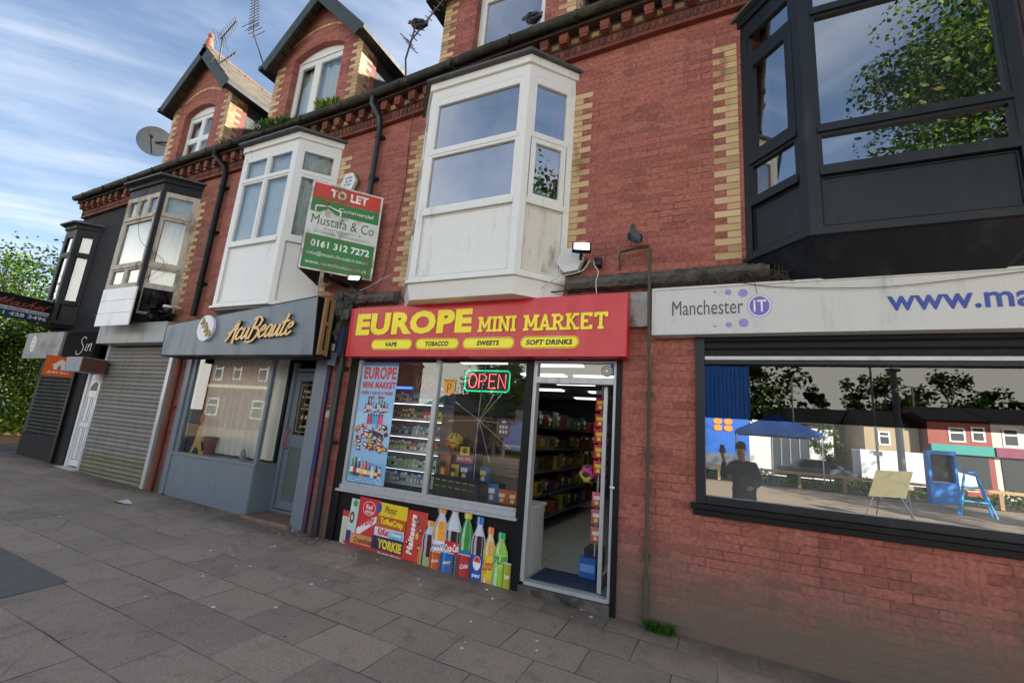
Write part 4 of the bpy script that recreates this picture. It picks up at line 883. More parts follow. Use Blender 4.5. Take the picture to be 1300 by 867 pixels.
for j, z in enumerate((.35, .7, 1.05, 1.4, 1.75)):
    for i in range(9):
        y = 1.8+i*.43; k = MB(); c = R.choice(PAL); h = .16+R.random()*.1
        if R.random() < .5: packet(k, -2.7, y, z, .3, h+.04, .1, c, '#f0e6d0', (0, 1, 0), (1, 0, 0))
        else: k.box(-2.85, -2.6, y-.13, y+.13, z, z+h, c); k.box(-2.6, -2.597, y-.09, y+.09, z+.04, z+h-.04, R.choice(PAL))
        tag(k.build('grocery_pack', m_flat, bevel=0), '%s grocery item from the street on the %s side shelf of the shop' % (ORD[i], rown[j]), 'grocery', 'groceries on the %s side shelf' % rown[j])
# vape shelving behind the left pane
t = thing('vape_shelving', 'lit white display shelving crammed with small boxes behind the left pane', 'shelving', (-3.8, .5, .13))
vz = [.86, 1.05, 1.27, 1.47, 1.69, 1.91]
k = MB(); k.box(-4.3, -3.3, .62, .64, .14, 2.12, '#6d7478'); k.build('back_panel', m_flat, t)
for z in vz: k = MB(); k.box(-4.3, -3.3, .36, .619, z-.018, z, '#9aa0a2'); k.box(-4.3, -3.3, .35, .359, z-.02, z+.012, '#b8c4cc'); k.build('shelf', m_flat, t)
k = MB(); k.box(-4.3, -3.3, .34, .359, 2.09, 2.12, '#3c5cc8'); k.build('light_strip', m_strip, t)
for z in vz[1:]: k = MB(); k.box(-4.28, -3.32, .372, .39, z-.026, z-.0185, '#dfeaf0'); k.build('light_strip', m_strip, t)
k = MB(); k.box(-4.3, -3.27, .3, .64, .14, .82, '#2a2c2e'); k.build('cabinet', m_flat, t)
VP = [['#a8b8c0', '#7a5a7c', '#b8c8d0', '#6a8caa'], ['#a8c49c', '#c8ccb0', '#9cb0a0', '#d0d4c8'], ['#b87880', '#b0bcc0', '#c8d0cc', '#90b0a0'], ['#3c8cb0', '#58b0c8', '#5080c0', '#a0ccd4'], ['#3aa060', '#c84a5c', '#d8c84a', '#7ab0d0'], ['#48b070', '#5ac8b8', '#c8d850', '#8a6ab0']]
vn = ['bottom', 'second', 'third', 'fourth', 'fifth', 'top']
for j, z in enumerate(vz):
    for i in range(17):
        x = -4.27+i*.056; c = R.choice(VP[j]); h = .11+.03*R.random(); k = MB()
        k.box(x-.003, x+.046, .38, .42, z, z+h*.85, c); k.box(x+.008, x+.032, .388, .412, z+h*.75, z+h, R.choice(['#e4e6e4', '#222426', c])); k.box(x+.004, x+.036, .378, .3795, z+h*.2, z+h*.5, R.choice(['#f0f0ee', '#20242c', '#e8e060']))
        tag(k.build('vape_bottle', m_flat), '%s small bottle from the left on the %s shelf behind the left pane' % (ORD[i], vn[j]), 'bottle', 'bottles on the %s display shelf' % vn[j])
# poster in the window
fp = Frame((-4.435, .012, .84)); WP, HP = .61, 1.56
t = thing('poster', 'tall light blue poster of drinks and snacks with red lettering, left window edge', 'poster', tuple(fp.p(.3, 0)))
k = MB(); rect(k, fp, 0, WP, 0, HP, '#8fc0e4', 0); rect(k, fp, 0, WP, HP-.05, HP, '#4c6c9c', .001)
for i in range(12): rect(k, fp, 0, WP, .05+i*.07, .05+(i+1)*.07, ['#7fb4de', '#8cbde2', '#99c6e6', '#a4cde9'][i//3], .0004)
k.build('poster_sheet', m_print, t)
k = MB(); text(k, fp, 'EUROPE', .04, WP-.02, 1.33, 1.5, '#c83c48', .002, bold=.05); text(k, fp, 'MINI MARKET', .04, WP-.01, 1.21, 1.3, '#c83c48', .002, bold=.06); text(k, fp, 'OPEN 7 DAYS A WEEK', .03, WP-.03, 1.125, 1.17, '#a83c50', .002, bold=.05); text(k, fp, '6AM - 10PM', .17, WP-.17, 1.07, 1.11, '#a83c50', .002, bold=.05); k.build('lettering', m_print, t)
k = MB()
def bottle2d(mb, fr, x, y, w, h, body, cap, label=None, n=.002, clear=None):
    patch(mb, fr, [(x-w*.5, y), (x+w*.5, y), (x+w*.5, y+h*.55), (x+w*.2, y+h*.78), (x+w*.17, y+h*.9), (x-w*.17, y+h*.9), (x-w*.2, y+h*.78), (x-w*.5, y+h*.55)], body, n)
    rect(mb, fr, x-w*.24, x+w*.24, y+h*.88, y+h, cap, n+.0004)
    if clear: patch(mb, fr, [(x-w*.44, y+h*.5), (x-w*.3, y+h*.5), (x-w*.12, y+h*.86), (x-w*.17, y+h*.86)], clear, n+.0005)
    if label: rect(mb, fr, x-w*.5, x+w*.5, y+h*.18, y+h*.45, label, n+.0006)
for i, c in enumerate(['#c04858', '#4a3450', '#c84a5c', '#8a94c8', '#34405c', '#6a8a5c', '#a0485c', '#3a3a54', '#b86070']): bottle2d(k, fp, .14+.045*i, .88+.01*(i % 3), .04, .12+.03*((i*7) % 4), c, '#2c2838', '#d0c8d8', .002+.0009*(i % 2))
for i, c in enumerate(['#c83c4c', '#b83a60', '#34a0d0', '#40b0d8', '#d04880', '#e06090']): rect(k, fp, .2+.045*i, .24+.045*i, .74, .85, c, .0045); rect(k, fp, .205+.045*i, .235+.045*i, .85, .875, '#3a2430', .0045)
r2 = random.Random(3)
for i in range(46):
    x = .05+r2.random()*.5; y = .42+r2.random()*.3; w, h = .05+r2.random()*.07, .03+r2.random()*.03; a = r2.uniform(-.5, .5); c = r2.choice(['#c8303a', '#8a2430', '#3a4a9c', '#d87a30', '#6a2a20', '#e8c050', '#c84a30', '#34324c'])
    ca, sa = math.cos(a), math.sin(a); patch(k, fp, [(x+u*w*ca-v*h*sa, y+u*w*sa+v*h*ca) for u, v in ((-.5, -.5), (.5, -.5), (.5, .5), (-.5, .5))], c, .0025+i*.00005); patch(k, fp, [(x+u*w*ca-v*h*sa, y+u*w*sa+v*h*ca) for u, v in ((-.3, -.2), (.3, -.2), (.3, .2), (-.3, .2))], r2.choice(['#f0e8e0', '#e8d040', '#302838']), .0052+i*.00005)
for i, (c, cp) in enumerate([('#2c9a50', '#e8d020'), ('#5a2418', '#c03020'), ('#2848a8', '#e8e8f0'), ('#e08020', '#e0a030'), ('#c83038', '#c83038'), ('#3a6ac0', '#d04040'), ('#d0d8e0', '#c04040'), ('#30343c', '#3060c0'), ('#c8d0d8', '#2050a0')]): bottle2d(k, fp, .06+.058*i, .08, .055, .24-.012*i, c, cp, r2.choice(['#e8e4e0', '#c83040', '#f0d848']), .009+.0005*(i % 3), '#e8ecf0')
for i in range(90): 
    x = .02+r2.random()*.57; y = .01+r2.random()*.07; s_ = .012; patch(k, fp, [(x-s_, y), (x, y-s_), (x+s_, y), (x, y+s_)], r2.choice(['#c8e0f4', '#9cc4e8', '#7aaee0']), .0105+i*.00004)
k.build('product_pictures', m_print, t)
# printed stallriser panel
fb = Frame((-4.39, -.012, .09)); 
t = thing('printed_panel', 'printed panel of sweets and drink bottles on the black stallriser', 'poster', tuple(fb.p(1.2, 0)))
k = MB(); sk = -.0  # everything stands on the lower edge, which follows the pavement
def zb_(u): return -.02*u
def card(u0, u1, v0, v1, col, n, lean=0):
    for i_ in range(int((u1-u0)*(v1-v0)*500)):
        a_ = R.uniform(u0+.01, u1-.02); b_ = R.uniform(v0+.01, v1-.015); c_ = R.uniform(.7, 1.3); patch(k, fb, ell(a_+lean*(b_-v0)/(v1-v0+1e-6), zb_(a_)+b_, R.uniform(.004, .012), R.uniform(.003, .008), 7), tuple(min(1, x*c_+.005) for x in lin(col)[:3]), n+.0001)
    patch(k, fb, [(u0, zb_(u0)+v0), (u1, zb_(u1)+v0), (u1+lean, zb_(u1)+v1), (u0+lean, zb_(u0)+v1)], col, n)
card(.0, .2, .0, .33, '#c9c8b0', .0, .0); card(0, .2, .33, .4, '#c4303c', .0005); card(.12, .3, .0, .56, '#b8dcd4', .001, .03); patch(k, fb, ell(.2, .33, .05, .07), '#5a3424', .0018); patch(k, fb, ell(.2, .33, .025, .035), '#d8c8c0', .0022); patch(k, fb, ell(.24, .5, .05, .04), '#5c9c5c', .002)
card(.12, .22, .02, .18, '#3c3478', .0024)
card(.3, .72, .1, .6, '#cc2f38', .003, .02); patch(k, fb, ell(.53, .47, .13, .085, 26), '#f0c8cc', .0035); patch(k, fb, ell(.53, .47, .12, .077, 26), '#cc2f38', .0039)
text(k, fb, 'Red', .46, .6, .465, .52, '#f4dfe0', .0043, bold=.03, shear=.2, skew=-.05); text(k, fb, 'ribbon', .45, .62, .41, .455, '#f4dfe0', .0043, bold=.02, shear=.2)
patch(k, fb, [(.33, .16), (.4, .16), (.7, .32), (.72, .4), (.62, .37), (.33, .22)], '#f2e8ea', .0041); text(k, fb, 'Fruity', .38, .67, .21, .31, '#d04050', .0047, bold=.05, shear=.2, skew=.3)
patch(k, fb, ell(.73, .5, .05, .06), '#3c50a8', .005)
card(.22, .7, .03, .16, '#d8955a', .0052); text(k, fb, 'Crunchies', .3, .66, .055, .12, '#8a4420', .0057, bold=.05)
card(.72, 1.28, .43, .585, '#e8cf22', .003); text(k, fb, 'Picnic', .84, 1.08, .455, .535, '#5c4c1c', .0035, bold=.02, shear=.35, skew=-.03)
card(.7, 1.27, .3, .43, '#c85a26', .0042); text(k, fb, 'ToffeeCrisp', .78, 1.22, .305, .395, '#f2e22c', .005, bold=.04, shear=.1, skew=-.03)
card(.69, 1.26, .2, .3, '#e0dce4', .0054); text(k, fb, 'KitKat', .76, .97, .2, .28, '#d83050', .0058, bold=.06, skew=-.03); card(.98, 1.24, .2, .285, '#7ab4dc', .0056); text(k, fb, 'Chunky', 1.0, 1.22, .2, .255, '#e8f4fa', .0061, bold=.05, skew=-.03)
card(.66, 1.26, .05, .2, '#2c2850', .0064); text(k, fb, 'YORKIE', .78, 1.24, .05, .16, '#f0d838', .007, bold=.06, skew=-.03)
card(.1, 1.3, -.0, .05, '#b03838', .0072); text(k, fb, 'Wunderbar Munchies', .8, 1.25, -.018, .018, '#f0dcdc', .0077, bold=.03, skew=-.02)
card(1.26, 1.62, .02, .57, '#d23a30', .008, .04)
fv = Frame(fb.p(1.4, .06, .0), (0.06, 0, 1), (-1, 0, .06), (0, -1, 0)); text(k, fv, 'Maltesers', .0, .44, -.04, .07, '#f6efe8', .0086, bold=.05, shear=.1)
for a, b, c in ((1.5, .42, '#6a2c1c'), (1.56, .33, '#6a2c1c'), (1.5, .27, '#e8b848'), (1.55, .14, '#6a2c1c'), (1.33, .18, '#7a3424')): patch(k, fb, ell(a, b, .028, .04, 14), c, .0086); patch(k, fb, ell(a-.008, b+.008, .01, .014, 10), '#f0e4d8', .009)
card(1.55, 1.66, .0, .2, '#d8842c', .0092)
def bot(u, w, h, liquid, cap, lab, n, txt=None, tc='#ffffff', gl='#c8cedc', lv=.62, lab0=.2, lab1=.45, curve=1):
    """printed bottle picture: rows of small patches with the photo's own modelling printed on them"""
    b0 = zb_(u); w *= 1.2; P_ = [(0, .46), (.03, .5), (.28, .5), (.36, .44), (.44, .46), (.53, .5), (.63, .47), (.7, .4), (.77, .3), (.83, .21), (.875, .18), (.88, .26), (.97, .26), (1, .23)]
    def wd(t):
        for (a, b), (c, d) in zip(P_, P_[1:]):
            if t <= c: return w*(b+(d-b)*(t-a)/(c-a+1e-9))
        return w*.23
    T = [0, .03, .07, .11, .15, .2, .25, .3, .35, .4, .45, .5, .55, .6, .65, .7, .75, .8, .84, .875, .88, .91, .94, .97, 1]; K = 11
    cl = {k_: lin(v)[:3] for k_, v in (('l', liquid), ('c', cap), ('g', gl), ('b', lab or liquid))}
    for t0, t1 in zip(T, T[1:]):
        tm = (t0+t1)/2
        for i in range(K):
            s0, s1 = -1+2*i/K, -1+2*(i+1)/K; sm_ = (s0+s1)/2; inl = lab and lab0 < tm < lab1
            base = cl['c'] if tm > .878 else (cl['b'] if inl else (cl['g'] if (abs(sm_) > .8 or tm > lv) else cl['l']))
            if tm > .878 and i % 2: base = tuple(x*.82 for x in base)
            sh = 1.08-.5*abs(sm_)**2.4; col = [min(1, x*sh) for x in base]
            if abs(sm_+.5) < .14 and not inl: col = [x*.45+.45 for x in col]
            if abs(sm_-.62) < .1 and not inl: col = [x*.75+.18 for x in col]
            if not inl and tm < lv and R.random() < .3: col = [min(1, x*R.uniform(.75, 1.35)+.01) for x in col]
            patch(k, fb, [(u+wd(t0)*s0, b0+h*t0), (u+wd(t0)*s1, b0+h*t0), (u+wd(t1)*s1, b0+h*t1), (u+wd(t1)*s0, b0+h*t1)], tuple(col), n+.0003)
    if txt: text(k, fb, txt, u-w*.44, u+w*.44, b0+h*(lab0+.05), b0+h*(lab1-.06), tc, n+.0013, bold=.03, shear=.15, skew=.1)
bot(1.72, .21, .5, '#4a1a1c', '#e89a38', None, .0095, gl='#c0c4dc', lv=.7)
card(1.64, 1.8, .0, .11, '#9cb878', .011)
bot(1.9, .24, .69, '#f0a028', '#ee9a2c', '#e8e6f0', .011, 'FANTA', '#28388c', lv=.74, lab0=.28, lab1=.44)
bot(2.12, .23, .74, '#28141a', '#d83840', '#cc2c38', .013, 'Coca-Cola', '#ffffff', lv=.6, lab0=.24, lab1=.46)
bot(2.34, .2, .69, '#2c8a3c', '#e8d420', '#2a70b0', .0148, 'Sprite', '#e4f4ec', gl='#3a9a48', lv=.85, lab0=.16, lab1=.4)
bot(2.54, .19, .65, '#30161c', '#2470d0', '#2454b0', .0166, None, lv=.68, lab0=.0, lab1=.42); patch(k, fb, ell(2.54, .13, .06, .07), '#f0f2f6', .0182); patch(k, fb, ell(2.54, .135, .052, .06, 20, 0, math.pi), '#d83c30', .0186); text(k, fb, 'pepsi', 2.48, 2.6, -.02, .03, '#f4f6fa', .0186, bold=.03)
bot(2.72, .16, .57, '#e0a840', '#ea7a30', '#e8c838', .0185, 'Lipton', '#c83040', gl='#d8c8a0', lv=.75, lab0=.12, lab1=.48)
bot(2.89, .19, .54, '#8cc43c', '#18a05c', '#a8d468', .0204, '7UP', '#1c7c48', gl='#b4dc78', lv=.86, lab0=.35, lab1=.6)
for u, w, h, c, c2, s_ in ((1.86, .18, .2, '#d4552a', '#e88a3c', 'Fanta'), (2.06, .22, .22, '#1c66b8', '#3aa4dc', 'Appy'), (2.34, .2, .24, '#b83038', '#d84850', 'Coke'), (3.0, .12, .26, '#a0a42c', '#c8c840', 'Tango')):
    b0 = zb_(u); [rect(k, fb, u-w/2+w*i_/9, u-w/2+w*(i_+1)/9, b0, b0+h, tuple(min(1, x*(1.1-.5*abs(i_-4)**2/16)) for x in lin(c if i_ != 2 else c2)[:3]), .0225) for i_ in range(9)]; rect(k, fb, u-w/2, u+w/2, b0+h-.012, b0+h, '#c8ccd0', .0231); text(k, fb, s_, u-w*.3, u+w*.35, b0+h*.35, b0+h*.55, '#f4ece8', .0233, bold=.03, shear=.2, skew=.2)
# fit the drawing, drawn 3.06 wide, to the stallriser between its posts
sx_ = (2.395)/3.06; k.v = [(fb.o.x+(v[0]-fb.o.x)*sx_, v[1], v[2]) for v in k.v]
k.build('product_pictures', m_print_b, t)
# things in the right pane
def sticker_p():
    f = Frame((-3.1, .012, 1.99)); t = thing('sticker', 'orange shield sticker with a black P, top left of the right pane', 'sticker', tuple(f.o))
    k = MB(); patch(k, f, [(0, .06), (.085, 0), (.17, .06), (.17, .21), (0, .21)], '#e8a83c', 0); text(k, f, 'PayPoint', .015, .155, .172, .198, '#3c3020', .001, bold=.03); strokes(k, f, [[(.0, 0), (0, 1)], [(0, 1), (.8, .95), (.9, .6), (.5, .4), (0, .45)]], .065, .045, .05, .11, .014, '#3c3020', .0015); k.build('shield', m_print, t)
sticker_p()
f = Frame((-2.885, .16, 2.08)); t = thing('neon_sign', 'lit neon sign, red OPEN letters in a green rounded border', 'neon sign', tuple(f.p(.3, 0)))
k = MB(); pts = [(.03, 0), (.58, 0), (.61, .03), (.61, .22), (.58, .25), (.03, .25), (0, .22), (0, .03), (.03, 0)]; k.tube([tuple(f.p(a, b)) for a, b in pts], .0085, 8, '#22c488'); k.build('border_tube', m_neon, t)
k = MB(); 
def tb(L_): k.tube([tuple(f.p(a, b, .004)) for a, b in L_], .0075, 8, '#ff7078')
tb([(.11+.055*math.sin(a*.3927), .125+.085*math.cos(a*.3927)) for a in range(17)]); tb([(.2, .04), (.2, .21), (.27, .205), (.3, .17), (.28, .125), (.2, .12)]); tb([(.43, .21), (.34, .21), (.34, .04), (.43, .04)]); tb([(.34, .125), (.41, .125)]); tb([(.465, .04), (.465, .21), (.56, .04), (.56, .21)]); k.build('letter_tubes', m_neon, t)
k = MB(); rect(k, Frame(f.o+Vector((0, .02, 0))), -.01, .62, -.015, .265, '#15181a', 0, thick=.005); k.build('backing', m_flat, t)
f = Frame((-3.71, .2, 2.02)); t = thing('neon_sign', 'unlit brown tube letter sign in a green border behind the left pane', 'neon sign', tuple(f.p(.2, 0)))
k = MB(); k.tube([tuple(f.p(a, b)) for a, b in [(0, 0), (.45, 0), (.45, .24), (0, .24), (0, 0)]], .006, 8, '#2c8a54'); k.build('border_tube', m_flat, t)
k = MB(); rect(k, Frame(f.o+Vector((0, .02, 0))), 0, .45, 0, .24, '#3c3430', 0, thick=.004); k.build('backing', m_flat, t)
k = MB(); text(k, f, 'VAPE', .04, .41, .045, .195, '#7c5c50', .004, bold=.02, thick=.006); k.build('letter_tubes', m_flat, t)
t = thing('starburst_lamp', 'unlit starburst lamp of thin tipped rods hanging behind the right pane', 'lamp', (-2.66, .2, 1.73))
k = MB(); k.sphere((-2.66, .2, 1.73), .022, 10, 8, '#b8c0c8'); k.build('hub', m_flat, t)
for a, l in ((50, .36), (62, .30), (150, .34), (184, .36), (357, .40), (-34, .46), (-68, .44), (-95, .3)):
    k = MB(); c, s_ = math.cos(rad(a)), math.sin(rad(a)); k.tube([(-2.66+c*.02, .2, 1.73+s_*.02), (-2.66+c*l, .2, 1.73+s_*l)], .004, 6, '#b0b4b8'); k.tube([(-2.66+c*l, .2, 1.73+s_*l), (-2.66+c*(l+.07), .2, 1.73+s_*(l+.07))], [.008, .009], 8, '#c86a70' if a % 2 else '#d8d4d4'); k.build('rod', m_flat, t)
k = MB(); k.tube([(-2.6, .14, 2.42), (-2.64, .15, 2.0), (-2.66, .17, 1.73), (-2.63, .14, 1.2), (-2.6, .1, .84)], .0045, 6, '#a8b4d8'); tag(k.build('cable', m_flat), 'pale cable hanging down behind the middle of the right pane', 'cable')
def ball(name, label, c, r, cols, kind):
    k = MB(); n, kk = 28, 20; vs = []
    for i in range(kk+1):
        for j in range(n): th = math.pi*i/kk; ph = 2*math.pi*j/n; vs.append((c[0]+r*math.sin(th)*math.cos(ph), c[1]+r*math.sin(th)*math.sin(ph), c[2]+r*math.cos(th)))
    for i in range(kk):
        for j in range(n):
            m = [(vs[i*n+j][q]+vs[(i+1)*n+(j+1) % n][q])/2-c[q] for q in range(3)]; u = [q/r for q in m]
            if kind == 'basket':
                col = cols[0] if u[0]+u[2]*.5 < 0 else cols[1]
                if abs(u[2]+.2*u[0]) < .06 or abs(u[0]-.15*u[2]) < .06 or abs(abs(u[0])-.6+.25*u[2]*u[2]) < .06: col = '#2a2018'
            else:
                P5 = [(0, -1, 0), (.75, -.45, .5), (-.75, -.45, .5), (.7, -.5, -.55), (-.7, -.5, -.55), (0, -.35, .95), (0, -.3, -.95)]
                col = cols[0] if (u[0]*.5+u[2]) > 0 else cols[1]
                if any((u[0]-p[0])**2+(u[1]-p[1])**2+(u[2]-p[2])**2 < .13 for p in P5): col = '#141214'
            k.add([vs[i*n+j], vs[(i+1)*n+j], vs[(i+1)*n+(j+1) % n], vs[i*n+(j+1) % n]], [(0, 1, 2, 3)], col, 0, True)
    tag(k.build(name, m_flat), label, 'ball')
ball('basketball', 'orange and yellow basketball on display behind the right pane', (-2.99, .22, 1.45), .11, ('#e8603a', '#c8b83a'), 'basket')
ball('football', 'pink and yellow football with black patches hanging in the doorway', (-1.4, .62, 1.22), .105, ('#d84a94', '#d8cc50'), 'foot')
# display board and packets low in the right pane
k = MB(); fbd = Frame((-3.15, .1, .84)); rect(k, fbd, 0, .62, 0, .22, '#141719', 0, thick=.01)
for row, cs in ((.16, ['#d8e83c']*2+['#c8c8c0']+['#d8d83c']*3), (.09, ['#6cdc2c']*3+['#d8d83c', '#e88a2c', '#e04030'])):
    for i, c in enumerate(cs): x = .03+i*.095; strokes(k, fbd, [[(0, .6), (.25, .1), (.5, .5), (.75, .05), (1, .55)]], x, row-.01*i*.3, .06, .028, .009, c, .013)
tag(k.build('menu_board', m_flat), 'small black board with neon handwriting at the bottom of the right pane', 'board')
def pk(name, label, x, z, w, h, c, c2, y=.2): k = MB(); packet(k, x, y, z, w, h, .08, c, c2); tag(k.build(name, m_flat), label, 'crisp packet')
k = MB(); k.box(-3.16, -2.35, .13, .42, 1.0, 1.02, '#3c3e40'); k.box(-3.16, -2.35, .13, .42, .83, .845, '#2a2c2e'); k.box(-3.16, -3.14, .13, .42, .845, 1.0, '#2a2c2e'); k.box(-2.37, -2.35, .13, .42, .845, 1.0, '#2a2c2e'); tag(k.build('display_shelf', m_flat), 'dark low shelf carrying packets behind the right pane', 'shelf')
pk('crisp_packet', 'tall orange and brown crisp packet, left end of the window shelf', -3.08, 1.02, .15, .27, '#b85a2c', '#5a3420'); pk('crisp_packet', 'yellow speckled crisp packet beside the tall orange one', -2.93, 1.02, .11, .17, '#b8a83a', '#3c3418')
pk('crisp_packet', 'dark blue crisp packet with a white label under the price card', -2.79, 1.02, .16, .19, '#32386c', '#d8dce0', .22); pk('crisp_packet', 'pale blue crisp packet with yellow lettering right of the cable', -2.52, 1.02, .13, .18, '#3c6ca0', '#d8cc3c')
pk('crisp_packet', 'bright blue crisp packet standing low on the window ledge', -2.34, .84, .13, .2, '#2c6cb0', '#e8ecf0', .1); pk('crisp_packet', 'left of two orange crisp packets in the low right window corner', -2.21, .84, .13, .15, '#c8652c', '#f0d8a8', .1); pk('crisp_packet', 'right of two orange crisp packets in the low right window corner', -2.08, .84, .12, .15, '#c0602c', '#f0d8a8', .1)
k = MB(); f = Frame((-2.9, .15, 1.22)); rect(k, f, 0, .24, 0, .09, '#b85060', 0, thick=.003); text(k, f, 'MEAL DEAL', .02, .22, .03, .065, '#f0e0e4', .005, bold=.03); rect(k, f, .05, .18, .09, .19, '#d8cc3c', 0, thick=.003); patch(k, f, ell(.115, .14, .035, .035), '#8a5a2c', .005); tag(k.build('price_card', m_print), 'pink and yellow price card standing among the crisp packets', 'card')
k = MB(); f = Frame((-2.33, .05, 1.55)); rect(k, f, 0, .16, 0, .22, '#232c48', 0, thick=.003)
for i in range(3):
    for j in range(2): rect(k, f, .03+.037*i, .055+.037*i, .05+.055*j, .085+.055*j, '#d8dce8', .0045)
patch(k, f, ell(.08, .18, .03, .015), '#c8ccd8', .0045); tag(k.build('notice', m_print), 'dark blue notice with white blocks at the right of the right pane', 'notice')
k = MB(); k.box(-2.55, -2.3, .7, 1.1, 1.4, 1.75, '#2c6cb4'); tag(k.build('blue_crate', m_flat), 'blue plastic crate stacked behind the starburst lamp', 'crate')
k = MB(); k.box(-2.85, -2.35, .75, 1.2, .14, 1.3, '#6e6252'); tag(k.build('cardboard_stack', m_matte), 'dim brown stack of boxed stock behind the right pane', 'boxes')
# clip strip and goods inside the door
k = MB(); k.tube([(-1.22, .42, 2.2), (-1.25, .45, .4)], .008, 6, '#b0b4b8'); k.box(-1.3, -1.16, .43, .47, 2.12, 2.16, '#c8ccd0'); tag(k.build('clip_strip', m_flat), 'thin metal hanging strip inside the open shop door', 'hanging strip')
for i, z in enumerate((2.0, 1.82, 1.65, 1.48, 1.31, .98, .8, .62)):
    k = MB(); packet(k, -1.23, .4, z-.07, .12, .15, .05, '#c8342c' if i < 5 else '#c85a64', '#e8c82c' if i < 5 else '#e8dcc8'); tag(k.build('snack_packet', m_flat), ('%s red and yellow packet from the top of the hanging strip' % ORD[i] if i < 5 else '%s pale red packet below the football on the hanging strip' % ORD[i-5]), 'snack packet', 'packets clipped to the hanging strip %s the football' % ('above' if i < 5 else 'below'))
k = MB(); k.box(-1.42, -1.24, .66, .9, .14, .42, '#1c2024'); k.box(-1.44, -1.26, .55, .66, .14, .34, '#2464b0'); k.box(-1.43, -1.27, .548, .55, .2, .28, '#6aa4dc'); tag(k.build('drink_multipack', m_flat, bevel=.01), 'blue wrapped drink multipack on the floor under the hanging strip', 'multipack')

# ------------------------------------------------------------ salon
fs_ = thing('shopfront', 'blue grey salon shopfront with recessed door and low panelled stallriser', 'shopfront', (-6.7, 0, .15))
k = MB(); k.box(-8.42, -8.29, -.03, .12, .0, 2.5); k.box(-5.29, -5.06, -.03, .12, -.1, 2.5); k.box(-8.29, -8.2, 0, .1, .85, 2.5); k.box(-6.28, -6.22, .0, .06, .85, 2.5); k.box(-8.2, -5.29, .0, .1, 2.44, 2.52); k.build('frame', m_fascia_blue, fs_, bevel=.004)
k = MB(); k.box(-8.3, -6.2, -.03, .42, .83, .87); k.build('sill', m_fascia_blue, fs_, bevel=.006)
k = MB(); k.box(-8.29, -6.23, -.012, .0, .05, .83); k.box(-6.235, -6.21, .0, .4, .05, .83); k.build('stallriser', m_fascia_blue, fs_)
p = MB(); p.quad((-8.2, .03, .87), (-6.28, .03, .87), (-6.28, .03, 2.44), (-8.2, .03, 2.44)); p.build('pane', m_glass_shop, fs_)
p = MB(); p.quad((-6.24, .06, .87), (-6.24, .4, .87), (-6.24, .4, 2.44), (-6.24, .06, 2.44)); p.build('side_pane', m_glass_shop, fs_)
d = MB(); y = .38; d.box(-6.22, -6.15, y-.03, y+.05, .18, 2.44); d.box(-5.36, -5.29, y-.03, y+.05, .18, 2.44); d.box(-6.15, -5.36, y-.03, y+.05, 2.3, 2.35); d.box(-6.15, -5.36, y-.03, y+.05, .18, .22); d.box(-5.29, -5.22, .12, y+.05, -.05, 2.44)
d.build('door_frame', m_fascia_blue, fs_, bevel=.003)
d = MB(); d.box(-6.14, -6.04, y, y+.04, .23, 2.29); d.box(-5.47, -5.37, y, y+.04, .23, 2.29); d.box(-6.04, -5.47, y, y+.04, 2.16, 2.29); d.box(-6.04, -5.47, y, y+.04, 1.14, 1.32); d.box(-6.04, -5.47, y, y+.04, .23, .35); d.box(-5.9, -5.62, y-.008, y, 1.19, 1.26)
dd = d.build('door', m_fascia_blue, fs_, bevel=.003)
p = MB(); p.quad((-6.04, y+.02, 1.32), (-5.47, y+.02, 1.32), (-5.47, y+.02, 2.16), (-6.04, y+.02, 2.16)); p.build('door_glass', m_glass_shop, dd)
p = MB(); p.box(-6.04, -5.47, y+.012, y+.02, .35, 1.14, '#5c6262'); p.build('lower_panel', m_flat, dd)
p = MB(); p.tube([(-6.09, y, 1.1), (-6.09, y-.05, 1.12), (-6.09, y-.05, 1.38), (-6.09, y, 1.4)], .014, 8, '#b04a5c'); p.build('door_handle', m_flat, dd)
k = MB(); f = Frame((-6.0, y+.012, 1.37)); g_ = '#c8b078'
for a in ((0, .49, 0, .006), (0, .49, .72, .726), (0, .006, .006, .72), (.484, .49, .006, .72)): rect(k, f, *a, g_, .001)
for s_, a, b, c, d_ in (('Have', .06, .2, .6, .65), ('a nice day', .04, .4, .51, .56), ('FIND US ON', .1, .36, .40, .43), ('SOCIAL MEDIA', .06, .4, .34, .37), ('acubeaute', .08, .42, .07, .11)): text(k, f, s_, a, b, c, d_, g_, .001, bold=.02)
for i in range(4): rect(k, f, .07+.09*i, .14+.09*i, .19, .26, '#6c6440', .001); patch(k, f, ell(.105+.09*i, .225, .02, .02, 10), g_, .0015)
k.build('door_lettering', m_print, dd)
k = MB(); k.box(-6.2, -5.24, -.1, .36, -.05, .18); k.build('door_step', m_step, fs_, bevel=.012)
room(fs_, -8.4, -5.1, .35 if 0 else .46, 2.5, .1, 2.6, plain('salon_interior', '#2c2c2c', .9))
k = MB(); F = Face((-8.2, .3), (-6.3, .3)); curtain(k, F, 0, F.w, .9, 2.5, 0, .03, .16); tag(k.build('curtain', M('pleated_curtain', '#e6e2d6', .85, bs=0, da=.15)), 'pleated pale curtain hanging across the salon window', 'curtain')
k = MB(); k.box(-8.38, -6.3, .35, .36, .1, .86, '#3a3c3e'); k.build('inner_board', m_flat, fs_)
f = Frame((-8.02, .1, .87)); t = thing('cutout_figure', 'gold cutout of a woman in an open frame dress standing in the salon window', 'figurine', tuple(f.o))
